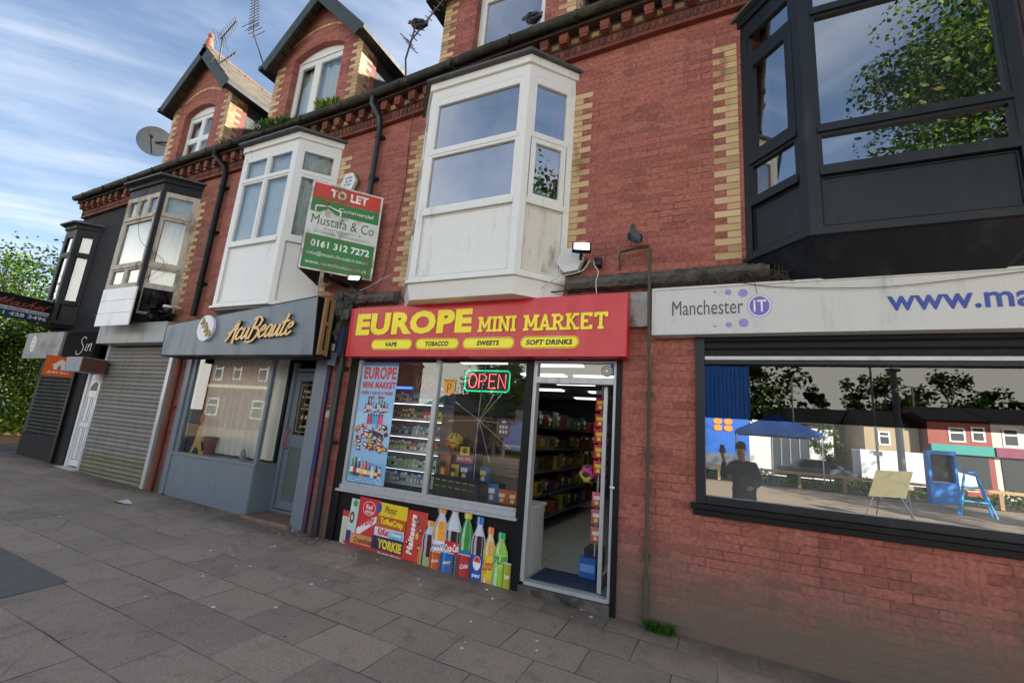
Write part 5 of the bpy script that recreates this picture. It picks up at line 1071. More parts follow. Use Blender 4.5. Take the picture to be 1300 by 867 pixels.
k = MB(); patch(k, f, [(.0, 0), (.05, .0), (.11, .1), (.19, .1), (.26, 0), (.34, -.0), (.38, .06), (.3, .05), (.24, .2), (.2, .42), (.17, .48), (.14, .48), (.12, .42), (.07, .2)], '#d8b070', 0, thick=.01); patch(k, f, ell(.155, .57, .05, .075, 16), '#c08048', 0, thick=.01); k.build('cutout', m_flat, t); k = MB(); rect(k, f, .135, .175, .47, .5, '#c08048', 0, thick=.01); k.build('neck', m_flat, t)
k = MB(); k.tube([(-7.7, .2, .87), (-7.7, .2, 1.0), (-7.7, .2, 1.13)], [.075, .085, .105], 16, '#8a4a3c'); k.tube([(-7.7, .2, 1.13), (-7.7, .2, 1.16)], .112, 16, '#7c4034'); tag(k.build('plant_pot', m_flat), 'terracotta pot on the salon window ledge beside the gold figure', 'pot')
k = MB(); k.tube([(-8.05, .1, .99), (-8.05, .2, .99)], .11, 20, '#14191c'); k.tube([(-8.05, .095, .99), (-8.05, .1, .99)], .06, 16, '#2c3438'); k.tube([(-8.05, .09, .99), (-8.05, .095, .99)], .03, 12, '#101416'); k.box(-8.0, -7.82, .1, .2, .88, 1.05, '#14191c'); tag(k.build('speaker', m_flat), 'dark round speaker on the left of the salon window ledge', 'speaker')
k = MB(); k.tube([(-6.75, .15, .87), (-6.75, .15, .93), (-6.75, .15, 1.0), (-6.75, .15, 1.05)], [.03, .05, .03, .012], 12, '#9aa0a0'); tag(k.build('glass_vase', m_flat), 'small grey vase at the right end of the salon window ledge', 'vase')
# sign: the top edge climbs to the right
fa = Frame((-8.35, -.5, 2.405)); t = thing('fascia_sign', 'blue grey tray sign with raised gold script lettering above the salon', 'sign', (-7, -.2, 2.45))
k = MB(); k.prism([(0, 0), (3.5, 0), (3.42, .81), (-.01, .51)], fa.p(0, 0, -.03), fa.U, fa.V, fa.N*.028); k.build('sign_face', m_fascia_blue, t, bevel=.004)
k = MB()
for a, b in (((0, 0), (3.5, 0)), ((3.5, 0), (3.42, .81)), ((3.42, .81), (-.01, .51)), ((-.01, .51), (0, 0))): 
    A, B = fa.p(*a), fa.p(*b); k.obox(A-Vector((0, 0, .008)), B-A, (0, .34, 0), (0, 0, .016) if abs(B.x-A.x) > .5 else (.016, 0, 0))
k.build('sign_return', m_black, t)
k = MB(); script(k, fa, 'AcuBeaute', 1.70, 3.12, .215, .29, .05, '#eec27a', .012, thick=.03, shear=.3, side='#4a3012', skew=.05)
k.build('gold_lettering', m_print, t)
k = MB(); k.prism(ell(1.14, .42, .2, .205, 36), fa.p(0, 0, .002), fa.U, fa.V, fa.N*.04, '#dfe1e4'); lg = k.build('round_logo', m_print, t)
k = MB()
for i, ch in enumerate('ABA B'.replace(' ', '')): text(k, fa, ch, 1.0+.06*i, 1.13+.06*i, .48-.065*i, .58-.065*i, '#a07c38', .043, bold=.05, thick=.01, sidecol='#4a3012')
k.build('logo_letters', m_print, lg)
# timber batten frame on the end of the sign and wall clutter between the signs
k = MB(); k.box(-4.82, -4.78, -.47, -.42, 2.42, 3.2); k.box(-4.82, -4.78, -.36, -.32, 2.42, 3.2)
for z in (2.46, 2.85, 3.25): k.box(-4.82, -4.785, -.42, -.36, z-.02, z+.025)
tag(k.build('batten_frame', m_wood), 'raw timber batten frame at the right end of the salon sign', 'timber frame')
def blob(name, label, cat, boxes, mat):
    k = MB(); 
    for c, r, col in boxes:
        n, kk = 10, 7; vs = []; rr = R.random()*9
        for i in range(kk+1):
            for j in range(n):
                th = math.pi*i/kk; ph = 2*math.pi*j/n; q = 1+.28*math.sin(3*ph+rr+i)+.2*math.sin(5*th+rr*2+j*1.7)
                vs.append((c[0]+r[0]*q*math.sin(th)*math.cos(ph), c[1]+r[1]*q*math.sin(th)*math.sin(ph), c[2]+r[2]*q*math.cos(th)))
        k.add(vs, [(i*n+j, (i+1)*n+j, (i+1)*n+(j+1) % n, i*n+(j+1) % n) for i in range(kk) for j in range(n)], col)
    return tag(k.build(name, mat), label, cat)
blob('console_bracket', 'sooty broken stone console between the salon sign and the red sign', 'stone bracket', [((-4.9, -.12, 3.2), (.12, .12, .22), '#4a4742'), ((-4.78, -.1, 3.0), (.14, .12, .16), '#3a3834'), ((-4.85, -.1, 2.8), (.1, .09, .15), '#33312e'), ((-4.72, -.09, 3.35), (.15, .1, .1), '#5a564e')], m_stone)
k = MB(); F = Face((-5.02, -.16), (-4.7, -.16)); curtain(k, F, 0, .32, 2.45, 2.9, 0, .02, .11); kk = k
for c_i in range(len(k.c)): k.c[c_i] = lin('#1c2c50')
tag(k.build('torn_banner', m_matte), 'dark blue torn banner hanging beside the red sign', 'banner')
k = MB(); f = Frame((-5.0, -.2, 2.55), (1, 0, -.15), (.1, 0, 1)); rect(k, f, 0, .2, 0, .09, '#c8ccd0', 0, thick=.002); text(k, f, 'UEZD', .02, .18, .015, .075, '#20242c', .004, bold=.05); rect(k, f, .12, .28, -.2, -.02, '#60656c', 0, thick=.002); tag(k.build('paper_scrap', m_print), 'torn white scrap with black letters below the blue banner', 'scrap')
# stone ledges above the shopfronts
for (a, b, lab) in ((-1.55, .42, 'sooty stone ledge left of the black oriel above the fascia signs'), (-4.7, -3.95, 'short sooty stone ledge left of the big white oriel'), (2.45, 4.7, 'sooty stone ledge right of the black oriel')):
    k = MB(); z = 3.22; n = int((b-a)/.04); rows = []
    for i in range(n+1): rows.append([(a+(b-a)*i/n, y_+R.uniform(-.012, .012), z+z_+R.uniform(-.012, .012)) for y_, z_ in ((0, -.02), (-.11, 0), (-.15, .05), (-.14, .09), (-.08, .13), (0, .17))])
    k.add([v for r_ in rows for v in r_], [(i*6+j, (i+1)*6+j, (i+1)*6+j+1, i*6+j+1) for i in range(n) for j in range(5)]+[(0, 1, 2, 3, 4, 5), tuple(n*6+j for j in (5, 4, 3, 2, 1, 0))])
    tag(k.build('stone_ledge', m_stone), lab, 'ledge')
k = MB(); k.box(-.85, -.66, -.06, 0, 2.78, 3.15, '#b8b8b4'); k.box(-.76, -.75, -.062, -.06, 2.78, 3.15, '#333333'); k.box(-.85, -.66, -.063, -.061, 2.96, 2.975, '#333333'); tag(k.build('painted_console', m_stone if 0 else M('painted_stone', '#a9aaa6', .7, dirt='#2c2a26', da=1, streak=False, bs=.8, lo=.42, hi=.58)), 'patchy white painted stone block between the red and white signs', 'stone block')
t = thing('bird_spikes', 'row of bird spikes tangled with twigs above the white fascia sign', 'bird spikes', (-.2, -.1, 3.2))
k = MB()
for i in range(70):
    x = -.58+i*.0165; a = R.uniform(-.3, .3); k.tube([(x, -.13, 3.14), (x+a*.06, -.15+R.uniform(-.03, .03), 3.26+R.random()*.06)], .0018, 4)
k.build('spikes', m_rust, t)
k = MB()
for i in range(120):
    x = R.uniform(-.1, .55); p0 = Vector((x, R.uniform(-.17, -.06), R.uniform(3.17, 3.27))); d_ = Vector((R.uniform(-1, 1), R.uniform(-.5, .3), R.uniform(-.4, .5))).normalized()*R.uniform(.06, .2); k.tube([p0, p0+d_*.5+Vector((0, 0, .01)), p0+d_], .0025, 4, R.choice(['#4a4034', '#5c5040', '#332c24']))
k.build('twigs', m_matte, t)

# ------------------------------------------------------------ shuttered shop
ss = thing('shopfront', 'closed grey roller shutter front stained green along its foot', 'shopfront', (-10.0, 0, .2))
k = MB(); z = .2; i = 0
while z < 2.62:
    k.prism([(0, 0), (-.022, .008), (-.03, .035), (-.022, .066), (0, .074)], (-11.07, -.01, z), (0, 1, 0), (0, 0, 1), (2.13, 0, 0), ['#827f7a', '#7c7974', '#888580'][i % 3] if z > .62 else ['#75755f', '#6c6e54', '#777662'][i % 3]); i += 1; z += .0745
k.build('roller_shutter', m_shut, ss)
for a, b in ((-11.16, -11.07), (-8.94, -8.84)): k = MB(); k.box(a, b, -.05, .08, .13, 2.68); k.build('guide_rail', m_alu, ss)
k = MB(); k.box(-11.05, -8.75, -.3, .0, 2.68, 3.02); k.box(-11.07, -8.75, -.31, .0, 3.021, 3.045); ttt = k.build('cladding_box', M('stained_pale_cladding', '#a9abaa', .6, dirt='#5e5a50', da=.7), ss)
k = MB(); k.box(-8.84, -8.72, .0, .1, .1, 2.7); k.build('side_post', m_lead, ss)
t = thing('front_door', 'white plastic panelled door with a fan light between the shutters', 'door', (-11.5, .05, .25))
k = MB(); k.box(-11.84, -11.76, .02, .1, .27, 2.4); k.box(-11.24, -11.16, .02, .1, .27, 2.4); k.box(-11.76, -11.24, .02, .1, 2.12, 2.4); k.build('door_frame', m_white_clean, t)
k = MB(); k.box(-11.75, -11.25, .05, .09, .3, 2.11)
k.build('door_leaf', m_white_clean, t, bevel=.004)
k = MB()
for a, b, c, d_ in ((-11.68, -11.53, .42, 1.05), (-11.47, -11.32, .42, 1.05), (-11.68, -11.53, 1.15, 1.65), (-11.47, -11.32, 1.15, 1.65)):
    k.box(a, b, .044, .049, c, c+.012); k.box(a, b, .044, .049, d_-.012, d_); k.box(a, a+.012, .044, .049, c, d_); k.box(b-.012, b, .044, .049, c, d_)
k.build('door_moulding', m_grey, t)
f = Frame((-11.5, .046, 1.78)); k = MB(); patch(k, f, ell(0, 0, .17, .17, 18, 0, math.pi*18/17), '#2c3438', 0); k.build('fan_glass', m_flat, t)
k = MB(); k.box(-11.3, -11.27, .02, .05, 1.1, 1.2); k.build('door_handle', m_alu, t)
k = MB(); k.box(-11.86, -11.14, -.12, .05, .2, .28); k.build('door_step', m_white_old, t)
k = MB(); 
for i in range(3): k.obox((-10.52, -.6, 2.93+.238*i), (1.16, 0, 0), (0, .02, 0), (-.0, 0, .232))
tag(k.build('white_board', m_white_clean), 'three white planks boarding the front of the cream sash bay', 'boarding')
blob('broken_apron', 'black rotten carved apron under the side sash of the cream bay', 'timber panel', [((-9.42, -.2, 3.45), (.2, .16, .18), '#141414'), ((-9.3, -.16, 3.22), (.2, .15, .09), '#1a1a1a')], m_black)
blob('plastic_bag', 'crumpled black plastic draped on the grey cladding by the salon sign', 'bag', [((-9.45, -.25, 3.12), (.2, .1, .05), '#1a1c20'), ((-9.3, -.27, 3.16), (.12, .1, .06), '#23262c')], m_plastic_black)

# ------------------------------------------------------------ corner takeaway
se = thing('shopfront', 'closed black shutter above a black brick base at the corner', 'shopfront', (-13.1, 0, .3))
k = MB(); z = .8
while z < 2.36: k.prism([(0, 0), (-.022, .008), (-.03, .04), (-.022, .07), (0, .078)], (-13.75, -.01, z), (0, 1, 0), (0, 0, 1), (1.45, 0, 0)); z += .0785
k.build('roller_shutter', m_black_shut, se)
k = MB(); k.box(-13.9, -12.25, -.03, .1, .2, .8); k.build('base_wall', m_black_brick, se)
k = MB(); k.box(-12.29, -12.2, -.06, .1, .25, 2.45); k.build('side_post', m_black, se); k = MB(); k.box(-13.9, -13.76, -.03, .1, .8, 2.45); k.build('side_post', m_black, se)
f = Frame((-15.0+.25, -.2, 2.41)); t = sign_box('fascia_sign', 'grey fascia sign with faded red script and white oval at the corner', Frame((-14.5, -.2, 2.4)), 1.75, .58, .12, m_grey, m_grey)
F_ = Frame((-14.5, -.2, 2.4)); k = MB(); patch(k, F_, ell(.4, .33, .12, .19, 24), '#d8dadc', .002)
for i in range(3): text(k, F_, ['EAT', 'IN', 'OUT'][i], .34, .46, .4-.09*i, .44-.09*i, '#5c6064', .003, bold=.02)
script(k, F_, 'Akashel', .68, 1.62, .2, .2, .014, '#8a3a48', .003, shear=.3); text(k, F_, 'Master Indian', .95, 1.5, .12, .16, '#6a5c64', .003); text(k, F_, 'TAKE AWAY MENU', .1, .8, .05, .08, '#50545c', .003); k.build('lettering', m_print, t)
F_ = Frame((-12.62, -.2, 2.43)); t = sign_box('fascia_sign', 'black fascia sign with large white script, partly covered by grey cladding', F_, 1.3, .52, .1, plain('matt_black_sign', '#0c0d0e', .8, spec=.1), m_black); k = MB(); script(k, F_, 'Sin', .62, 1.28, .12, .26, .022, '#d8dadc', .003, shear=.1); k.build('lettering', m_print, t)
F_ = Frame((-12.0, -.62, 2.0), (0, 1, 0), (0, 0, 1), (1, 0, 0)); t = sign_box('projecting_sign', 'orange takeaway delivery sign with a white house mark, beside the grey box', F_, .45, .4, .03, m_print if 0 else plain('orange_sign', '#e8651c', .4), m_black)
k = MB(); patch(k, F_, [(.1, .2), (.14, .2), (.14, .13), (.2, .13), (.2, .2), (.25, .22), (.25, .13), (.33, .13), (.33, .23), (.37, .24), (.24, .35)], '#f0e8e4', .003); text(k, F_, 'JUST EAT', .06, .4, .045, .095, '#f0e8e4', .003, bold=.05, shear=.2); k.build('lettering', m_print, t)
k = MB(); k.box(-11.5, -10.9, -.5, -.1, 2.1, 2.38, '#9a9fa2'); k.box(-10.899, -10.89, -.49, -.1, 2.11, 2.37, '#5c3828'); tag(k.build('door_canopy', m_matte, bevel=.004), 'small grey boxed canopy with a brown end above the white door', 'canopy')
X = -13.55; F_ = Frame((X, -1.3, 3.16), (0, 1, 0), (0, 0, 1), (1, 0, 0)); t = sign_box('projecting_sign', 'black and blue takeaway sign with red script projecting from the corner building', F_, 1.1, .5, .05, m_black, m_black)
k = MB(); script(k, F_, 'Akashel', .1, 1.0, .27, .13, .022, '#b85040', .003, shear=.4); rect(k, F_, 0, 1.1, .155, .235, '#b8babc', .002); text(k, F_, 'Master Indian Cuisine', .03, 1.05, .17, .22, '#3c4044', .004, bold=.01); rect(k, F_, 0, 1.1, .01, .15, '#1c3450', .002); text(k, F_, '0161 428 3496', .08, 1.02, .045, .125, '#d0d4d8', .004, bold=.02); k.build('lettering', m_print, t)

# ------------------------------------------------------------ to let board
L0, R0 = Vector((-5.04, -.8, 3.53)), Vector((-4.41, -.1, 3.53)); U = (R0-L0); wL = U.length; U.normalize(); Nn = Vector((U.y, -U.x, 0)); F_ = Frame(L0, U, (0, 0, 1), Nn); H = 1.27
t = thing('to_let_board', 'weathered red, white and green letting board projecting in a V from the brickwork', 'sign', (-4.8, -.4, 3.53))
m_board = M('mossy_board', '#ffffff', .5, dirt='#5c5c30', da=1.0, attr=True, bs=0, streak=False, lo=.43, hi=.58)
k = MB(); rect(k, F_, 0, wL, 0, H, '#dcdcd8', -.012, thick=.01); rect(k, F_, .025, wL-.025, 1.02, H-.02, '#cc3630', .0); rect(k, F_, .025, wL-.025, .83, 1.018, '#2c7c40', .0); rect(k, F_, .025, wL-.025, .02, .50, '#2c7c40', .0); rect(k, F_, .025, wL-.025, .502, .828, '#d4d5d2', .0)
text(k, F_, 'TO LET', .24, .74, 1.075, 1.205, '#f0ece8', .002, bold=.045); text(k, F_, 'Commercial', .38, .84, .9, .955, '#e8ece8', .002, bold=.01)
patch(k, F_, [(.08, .84), (.08, .92), (.25, .95), (.42, .9), (.42, .8), (.4, .8), (.4, .89), (.25, .93), (.1, .905), (.1, .84)], '#e8ece8', .002); patch(k, F_, [(.1, .8), (.25, .9), (.4, .8)], '#d4d5d2', .001)
text(k, F_, 'Mustafa & Co', .06, .88, .65, .79, '#2f6440', .002, bold=.0); text(k, F_, 'Estate Agents &', .24, .72, .585, .625, '#6a8a70', .002); text(k, F_, 'Property Management', .12, .84, .525, .565, '#6a8a70', .002)
text(k, F_, '0161 312 7272', .1, .86, .33, .43, '#f0f2ee', .002, bold=.03); text(k, F_, 'info@mustafaandco.co.uk', .07, .87, .2, .265, '#e4e8e2', .002); text(k, F_, 'www.mustafaandco.co.uk', .07, .86, .085, .14, '#e4e8e2', .002)
k.build('board_face', m_board, t)
k = MB(); B0 = Vector((-5.45, -.1, 3.53)); UU = (B0-L0); NN = Vector((UU.y, -UU.x, 0)).normalized(); k.obox(L0+Vector((-.01, 0, 0)), UU, (0, 0, H), NN*.01, '#5a5448'); k.build('rear_board', m_matte, t)
k = MB(); k.box(-4.98, -4.93, -.42, -.37, 3.45, 4.75, '#2a2622'); k.box(-4.98, -4.93, -.37, 0, 3.5, 3.55, '#2a2622'); k.build('support_post', m_matte, t)

# ------------------------------------------------------------ pipes, cables, alarms, floodlights, aerials, dish
def pipe(label, pts, r, mat, cat='drainpipe', brk=(), name='drainpipe'):
    t = thing(name, label, cat, tuple(pts[-1])); k = MB(); k.tube(pts, r, 12); k.build('pipe', mat, t)
    for z in brk:
        q = min(range(len(pts)-1), key=lambda i: 0 if min(pts[i][2], pts[i+1][2]) <= z <= max(pts[i][2], pts[i+1][2]) else 1); a, b = Vector(pts[q]), Vector(pts[q+1]); f = (z-a.z)/(b.z-a.z+1e-9); c = a.lerp(b, f)
        k = MB(); k.tube([c-Vector((0, 0, .03)), c+Vector((0, 0, .03))], r*1.22, 12); k.box(c.x-r*1.8, c.x+r*1.8, c.y+r*.5, -.001, c.z-.02, c.z+.02); k.build('pipe_bracket', mat, t)
pipe('dark blue drainpipe running down the brick between the two white oriels', [(-4.78, -.25, 6.5), (-4.78, -.25, 6.38), (-4.73, -.1, 6.2), (-4.72, -.08, 6.05), (-4.74, -.07, 3.3)], .042, m_pipe, brk=(5.9, 5.2, 4.2))
pipe('black drainpipe down the pier left of the mini market window', [(-4.74, -.075, 3.25), (-4.76, -.08, 2.4), (-4.76, -.08, .1)], .05, m_pipe, brk=(2.3, 1.3))
pipe('black drainpipe between the cream sash bay and the net curtained oriel', [(-8.62, -.25, 6.42), (-8.62, -.25, 6.3), (-8.46, -.1, 6.1), (-8.46, -.08, 5.95), (-8.48, -.075, 3.2)], .05, m_black, brk=(5.7, 4.8, 3.8))
pipe('terracotta coloured drainpipe right of the grey roller shutter', [(-8.58, -.07, 2.45), (-8.58, -.07, .7), (-8.6, -.07, .2)], .05, m_pipe_red, brk=(1.6,))
pipe('thin corroded pipe down the brick right of the mini market door', [(-.95, -.1, 3.6), (-.8, -.12, 3.62), (-.66, -.13, 3.61), (-.645, -.12, 3.58), (-.645, -.17, 3.3), (-.64, -.17, 2.6), (-.645, -.045, 2.45), (-.645, -.045, .55), (-.645, -.045, .0)], .016, m_rust, 'pipe', brk=(2.1, 1.5, .6), name='pipe')
k = MB(); k.tube([(-.645, -.047, .02), (-.645, -.047, .42)], .026, 10); tag(k.build('pipe_sleeve', m_rust), 'pale sleeve around the foot of the corroded pipe', 'pipe sleeve')
k = MB(); k.tube([(-.98, -.02, 3.55), (-.96, -.12, 3.6), (-.66, -.14, 3.625)], .014, 8); k.tube([(-.98, -.02, 3.43), (-.95, -.1, 3.58)], .012, 8); tag(k.build('perch_bracket', m_rust), 'rusty iron bracket above the red sign end where a pigeon sits', 'bracket')
k = MB(); k.box(-5.04, -4.985, -.04, .0, -.05, 2.45); tag(k.build('painted_trim', M('purple_paint', '#4a2440', .6, dirt='#1c2c68', da=.8, lo=.4, hi=.6)), 'narrow purple painted strip at the right edge of the salon', 'trim')
k = MB(); k.box(-4.95, -4.88, -.03, 0, 1.62, 1.78, '#b8a488'); k.box(-4.94, -4.89, -.04, -.03, 1.72, 1.77, '#3c3c3c'); tag(k.build('door_entry', m_flat), 'beige door entry unit on the pier beside the salon', 'door entry')
def cable(label, pts, r=.004, col='#15161a', name='cable'):
    q = []; P_ = [Vector(p) for p in pts]
    for i in range(len(P_)-1):
        p0, p1, p2, p3 = P_[max(i-1, 0)], P_[i], P_[i+1], P_[min(i+2, len(P_)-1)]
        for t_ in range(6):
            u = t_/6; q.append(.5*((2*p1)+(-p0+p2)*u+(2*p0-5*p1+4*p2-p3)*u*u+(-p0+3*p1-3*p2+p3)*u**3))
    q.append(P_[-1]); k = MB(); k.tube(q, r, 6, col); return tag(k.build(name, m_flat), label, 'cable')
cable('black cable dropping from the gutter left of the big white oriel', [(-4.12, -.34, 6.6), (-4.1, -.1, 6.2), (-4.15, -.02, 5.6), (-4.12, -.02, 5.0), (-4.2, -.03, 4.2), (-4.3, -.04, 3.5), (-4.6, -.1, 3.3)], .005)
cable('white flex looping from the bright floodlight to behind the red sign', [(-1.28, -.14, 3.52), (-1.35, -.2, 3.38), (-1.6, -.22, 3.32), (-1.8, -.2, 3.22), (-1.95, -.15, 3.1)], .006, '#c8ccce')
cable('second white flex hanging from the floodlight to the red sign top', [(-1.24, -.12, 3.53), (-1.22, -.16, 3.45), (-1.17, -.18, 3.36), (-1.19, -.18, 3.25), (-1.18, -.17, 3.12)], .005, '#c8ccce')
cable('thin white flex from the small floodlight behind the blue pipe', [(-4.55, -.15, 3.38), (-4.4, -.12, 3.45), (-4.22, -.1, 3.55), (-4.1, -.05, 3.62)], .005, '#b8bcbe')
cable('thin black wire sagging across the white fascia sign', [(.1, -.16, 3.17), (.5, -.17, 3.08), (1.2, -.175, 3.03), (1.9, -.17, 3.08), (2.6, -.16, 3.15)], .003)
cable('loose wire dangling over the cream sash bay', [(-9.9, -.34, 6.4), (-9.8, -.62, 5.6), (-9.7, -.62, 4.6), (-9.35, -.3, 4.2), (-9.6, -.5, 3.75)], .004)
cable('black cable along the foot of the big white oriel behind the sign', [(-3.9, -.08, 3.3), (-3.6, -.12, 3.12), (-2.6, -.16, 3.09), (-1.7, -.1, 3.2), (-1.0, -.08, 3.16), (-.7, -.08, 3.2)], .008)
cable('black cable bundle along the wall above the red sign left end', [(-4.9, -.14, 3.0), (-4.6, -.1, 3.3), (-4.3, -.09, 3.25), (-4.0, -.09, 3.28)], .014)
cable('black cable looping on the pier beside the salon', [(-4.95, -.03, 2.4), (-4.98, -.05, 2.1), (-4.9, -.06, 1.85), (-4.93, -.03, 1.7)], .004)
def flood(x, y, z, s, label, tilt=.35, yaw=0):
    t = thing('floodlight', label, 'floodlight', (x, y, z)); M_ = Matrix.Rotation(yaw, 3, 'Z') @ Matrix.Rotation(tilt, 3, 'X')
    def bx(k, a, b, c, d, e, f): 
        o = M_ @ Vector((a, c, e)); k.obox(o+Vector((x, y, z)), M_ @ Vector((b-a, 0, 0)), M_ @ Vector((0, d-c, 0)), M_ @ Vector((0, 0, f-e)))
    k = MB(); bx(k, -s, s, 0, .035, -s*.7, s*.7); bx(k, -s*.6, s*.6, .035, .06, -s*.45, s*.45); k.build('housing', m_plastic_black, t)
    k = MB(); bx(k, -s*.8, s*.8, -.004, -.001, -s*.52, s*.52); k.build('lit_lens', m_flood, t)
    k = MB(); bx(k, -s*.15, s*.15, .06, .14, -s*.6, s*.0); k.build('mount', m_plastic_black, t)
flood(-1.33, -.3, 3.62, .1, 'lit floodlight facing the street at the foot of the white oriel', -.5, .35)
flood(-4.5, -.33, 3.5, .085, 'small lit floodlight above the left end of the red sign', -.7, .5)
k = MB(); k.box(-1.24, -1.16, -.13, -.06, 3.47, 3.55); k.tube([(-1.2, -.06, 3.5), (-1.2, -.0, 3.5)], .03, 8); tag(k.build('light_sensor', m_plastic_black), 'black sensor box right of the bright floodlight', 'sensor')
def octo(c, rx, rz, d, name, label, cat, cols, txt=None):
    t = thing(name, label, cat, c); f = Frame((c[0], c[1], c[2])); p = [(rx*math.cos(a*math.pi/3+.1), rz*math.sin(a*math.pi/3+.1)) for a in range(6)]
    k = MB(); k.prism(p, f.p(0, 0, -d), f.U, f.V, f.N*d, cols[0]); k.build('box_cover', m_board if 0 else m_print, t, bevel=.01)
    k = MB(); k.prism([(a*1.08, b*1.08) for a, b in p], f.p(0, 0, -d-.03), f.U, f.V, f.N*.045, cols[1]); k.build('box_back', m_print, t)
    if txt: 
        k = MB()
        for i, s_ in enumerate(txt): text(k, f, s_, -rx*.5, rx*.5, rz*(.3-.35*i), rz*(.3-.35*i)+rz*.22, '#4a5cb0', .002, bold=.03)
        k.build('lettering', m_print, t)
octo((-5.18, -.1, 5.2), .15, .17, .06, 'alarm_box', 'six sided white alarm box with blue lettering high on the brick', 'alarm box', ('#dfe0dc', '#77705c'), ('ALARMED', '24', 'HR'))
octo((-1.52, -.12, 3.56), .16, .16, .09, 'alarm_box', 'blank white alarm box behind the bright floodlight', 'alarm box', ('#cfd0cc', '#3c3a38'))
k = MB(); k.sphere((-9.05, -.2, 3.3), (.07, .07, .07), 14, 9, '#20252a'); k.tube([(-9.05, -.2, 3.33), (-9.05, -.2, 3.37)], .085, 16, '#d0d2d2'); k.tube([(-9.05, -.2, 3.36), (-9.05, -.02, 3.38)], .025, 8, '#d0d2d2'); tag(k.build('dome_camera', m_flat), 'small white dome camera on the brick above the salon sign', 'camera')
def yagi(k, a, b, n, l, side, r=.006, taper=.3):
    a, b, side = Vector(a), Vector(b), Vector(side).normalized(); k.tube([a, b], .013, 6)
    for i in range(n): f = i/(n-1); c = a.lerp(b, f); q = l*(1-taper*f)/2; k.tube([c-side*q, c+side*q], r*1.3, 4)
    c = a.lerp(b, -.02); w = (b-a).normalized().cross(side)
    for s_ in (-.12, -.04, .04, .12): k.tube([c+w*s_-side*l*.6, c+w*s_+side*l*.6], .007, 4)
m_aer = M('dull_aerial_metal', '#5a544e', .55, .4, da=.5)
def aerial(label, mast, arms, bird=0):
    t = thing('tv_aerial', label, 'aerial', tuple(mast[0])); k = MB(); k.tube(mast, .014, 8); k.build('mast', m_aer, t)
    for a in arms: k = MB(); yagi(k, *a); k.build('yagi_array', m_aer, t)
aerial('pair of aerials on one mast above the leftmost gable', [(-9.5, -.12, 8.55), (-9.55, -.15, 9.35)], [((-9.6, -.16, 9.35), (-9.1, -.2, 9.58), 9, .3, (.2, .3, -.9)), ((-9.5, -.14, 8.7), (-8.95, -.14, 8.82), 7, .22, (0, .2, 1))])
aerial('upright aerial on a bent pole at the left eave of the middle gable', [(-7.93, -.15, 8.2), (-8.45, -.17, 9.08), (-8.47, -.17, 9.3)], [((-8.47, -.17, 9.2), (-8.75, -.17, 10.4), 16, .3, (1, .1, .2))])
aerial('aerial with a pigeon on it, rising from the gutter left of the white oriel', [(-4.12, -.3, 6.5), (-4.17, -.32, 6.9), (-4.06, -.34, 7.35)], [((-4.12, -.34, 7.15), (-3.6, -.32, 7.75), 10, .2, (.7, .1, -.7))])
t = thing('satellite_dish', 'grey satellite dish on the left side of the leftmost gable', 'satellite dish', (-11.35, .1, 7.4))
k = MB(); n = 24; c = Vector((-11.5, -.05, 7.4)); ax = Vector((.75, -.62, -.12)).normalized(); u = ax.orthogonal().normalized(); w = ax.cross(u); vs = [c-ax*.07]
for rr, dd_ in ((.15, .055), (.28, .02), (.34, 0)): vs += [c+(u*math.cos(6.283*i/n)+w*math.sin(6.283*i/n))*rr-ax*dd_ for i in range(n)]
k.add(vs, [(0, 1+i, 1+(i+1) % n) for i in range(n)]+[(1+j*n+i, 1+(j+1)*n+i, 1+(j+1)*n+(i+1) % n, 1+j*n+(i+1) % n) for j in range(2) for i in range(n)], '#7b8084', 0, True); k.build('dish', m_grey, t)
k = MB(); k.tube([c-Vector((0, 0, .3)), c+ax*.24-Vector((0, 0, .06)), c+ax*.26], .012, 6); k.tube([c+ax*.22, c+ax*.3], .03, 8); k.tube([c-ax*.06, Vector((-11.13, .12, 7.4))], .02, 8); k.build('feed_arm', m_plastic_black, t)
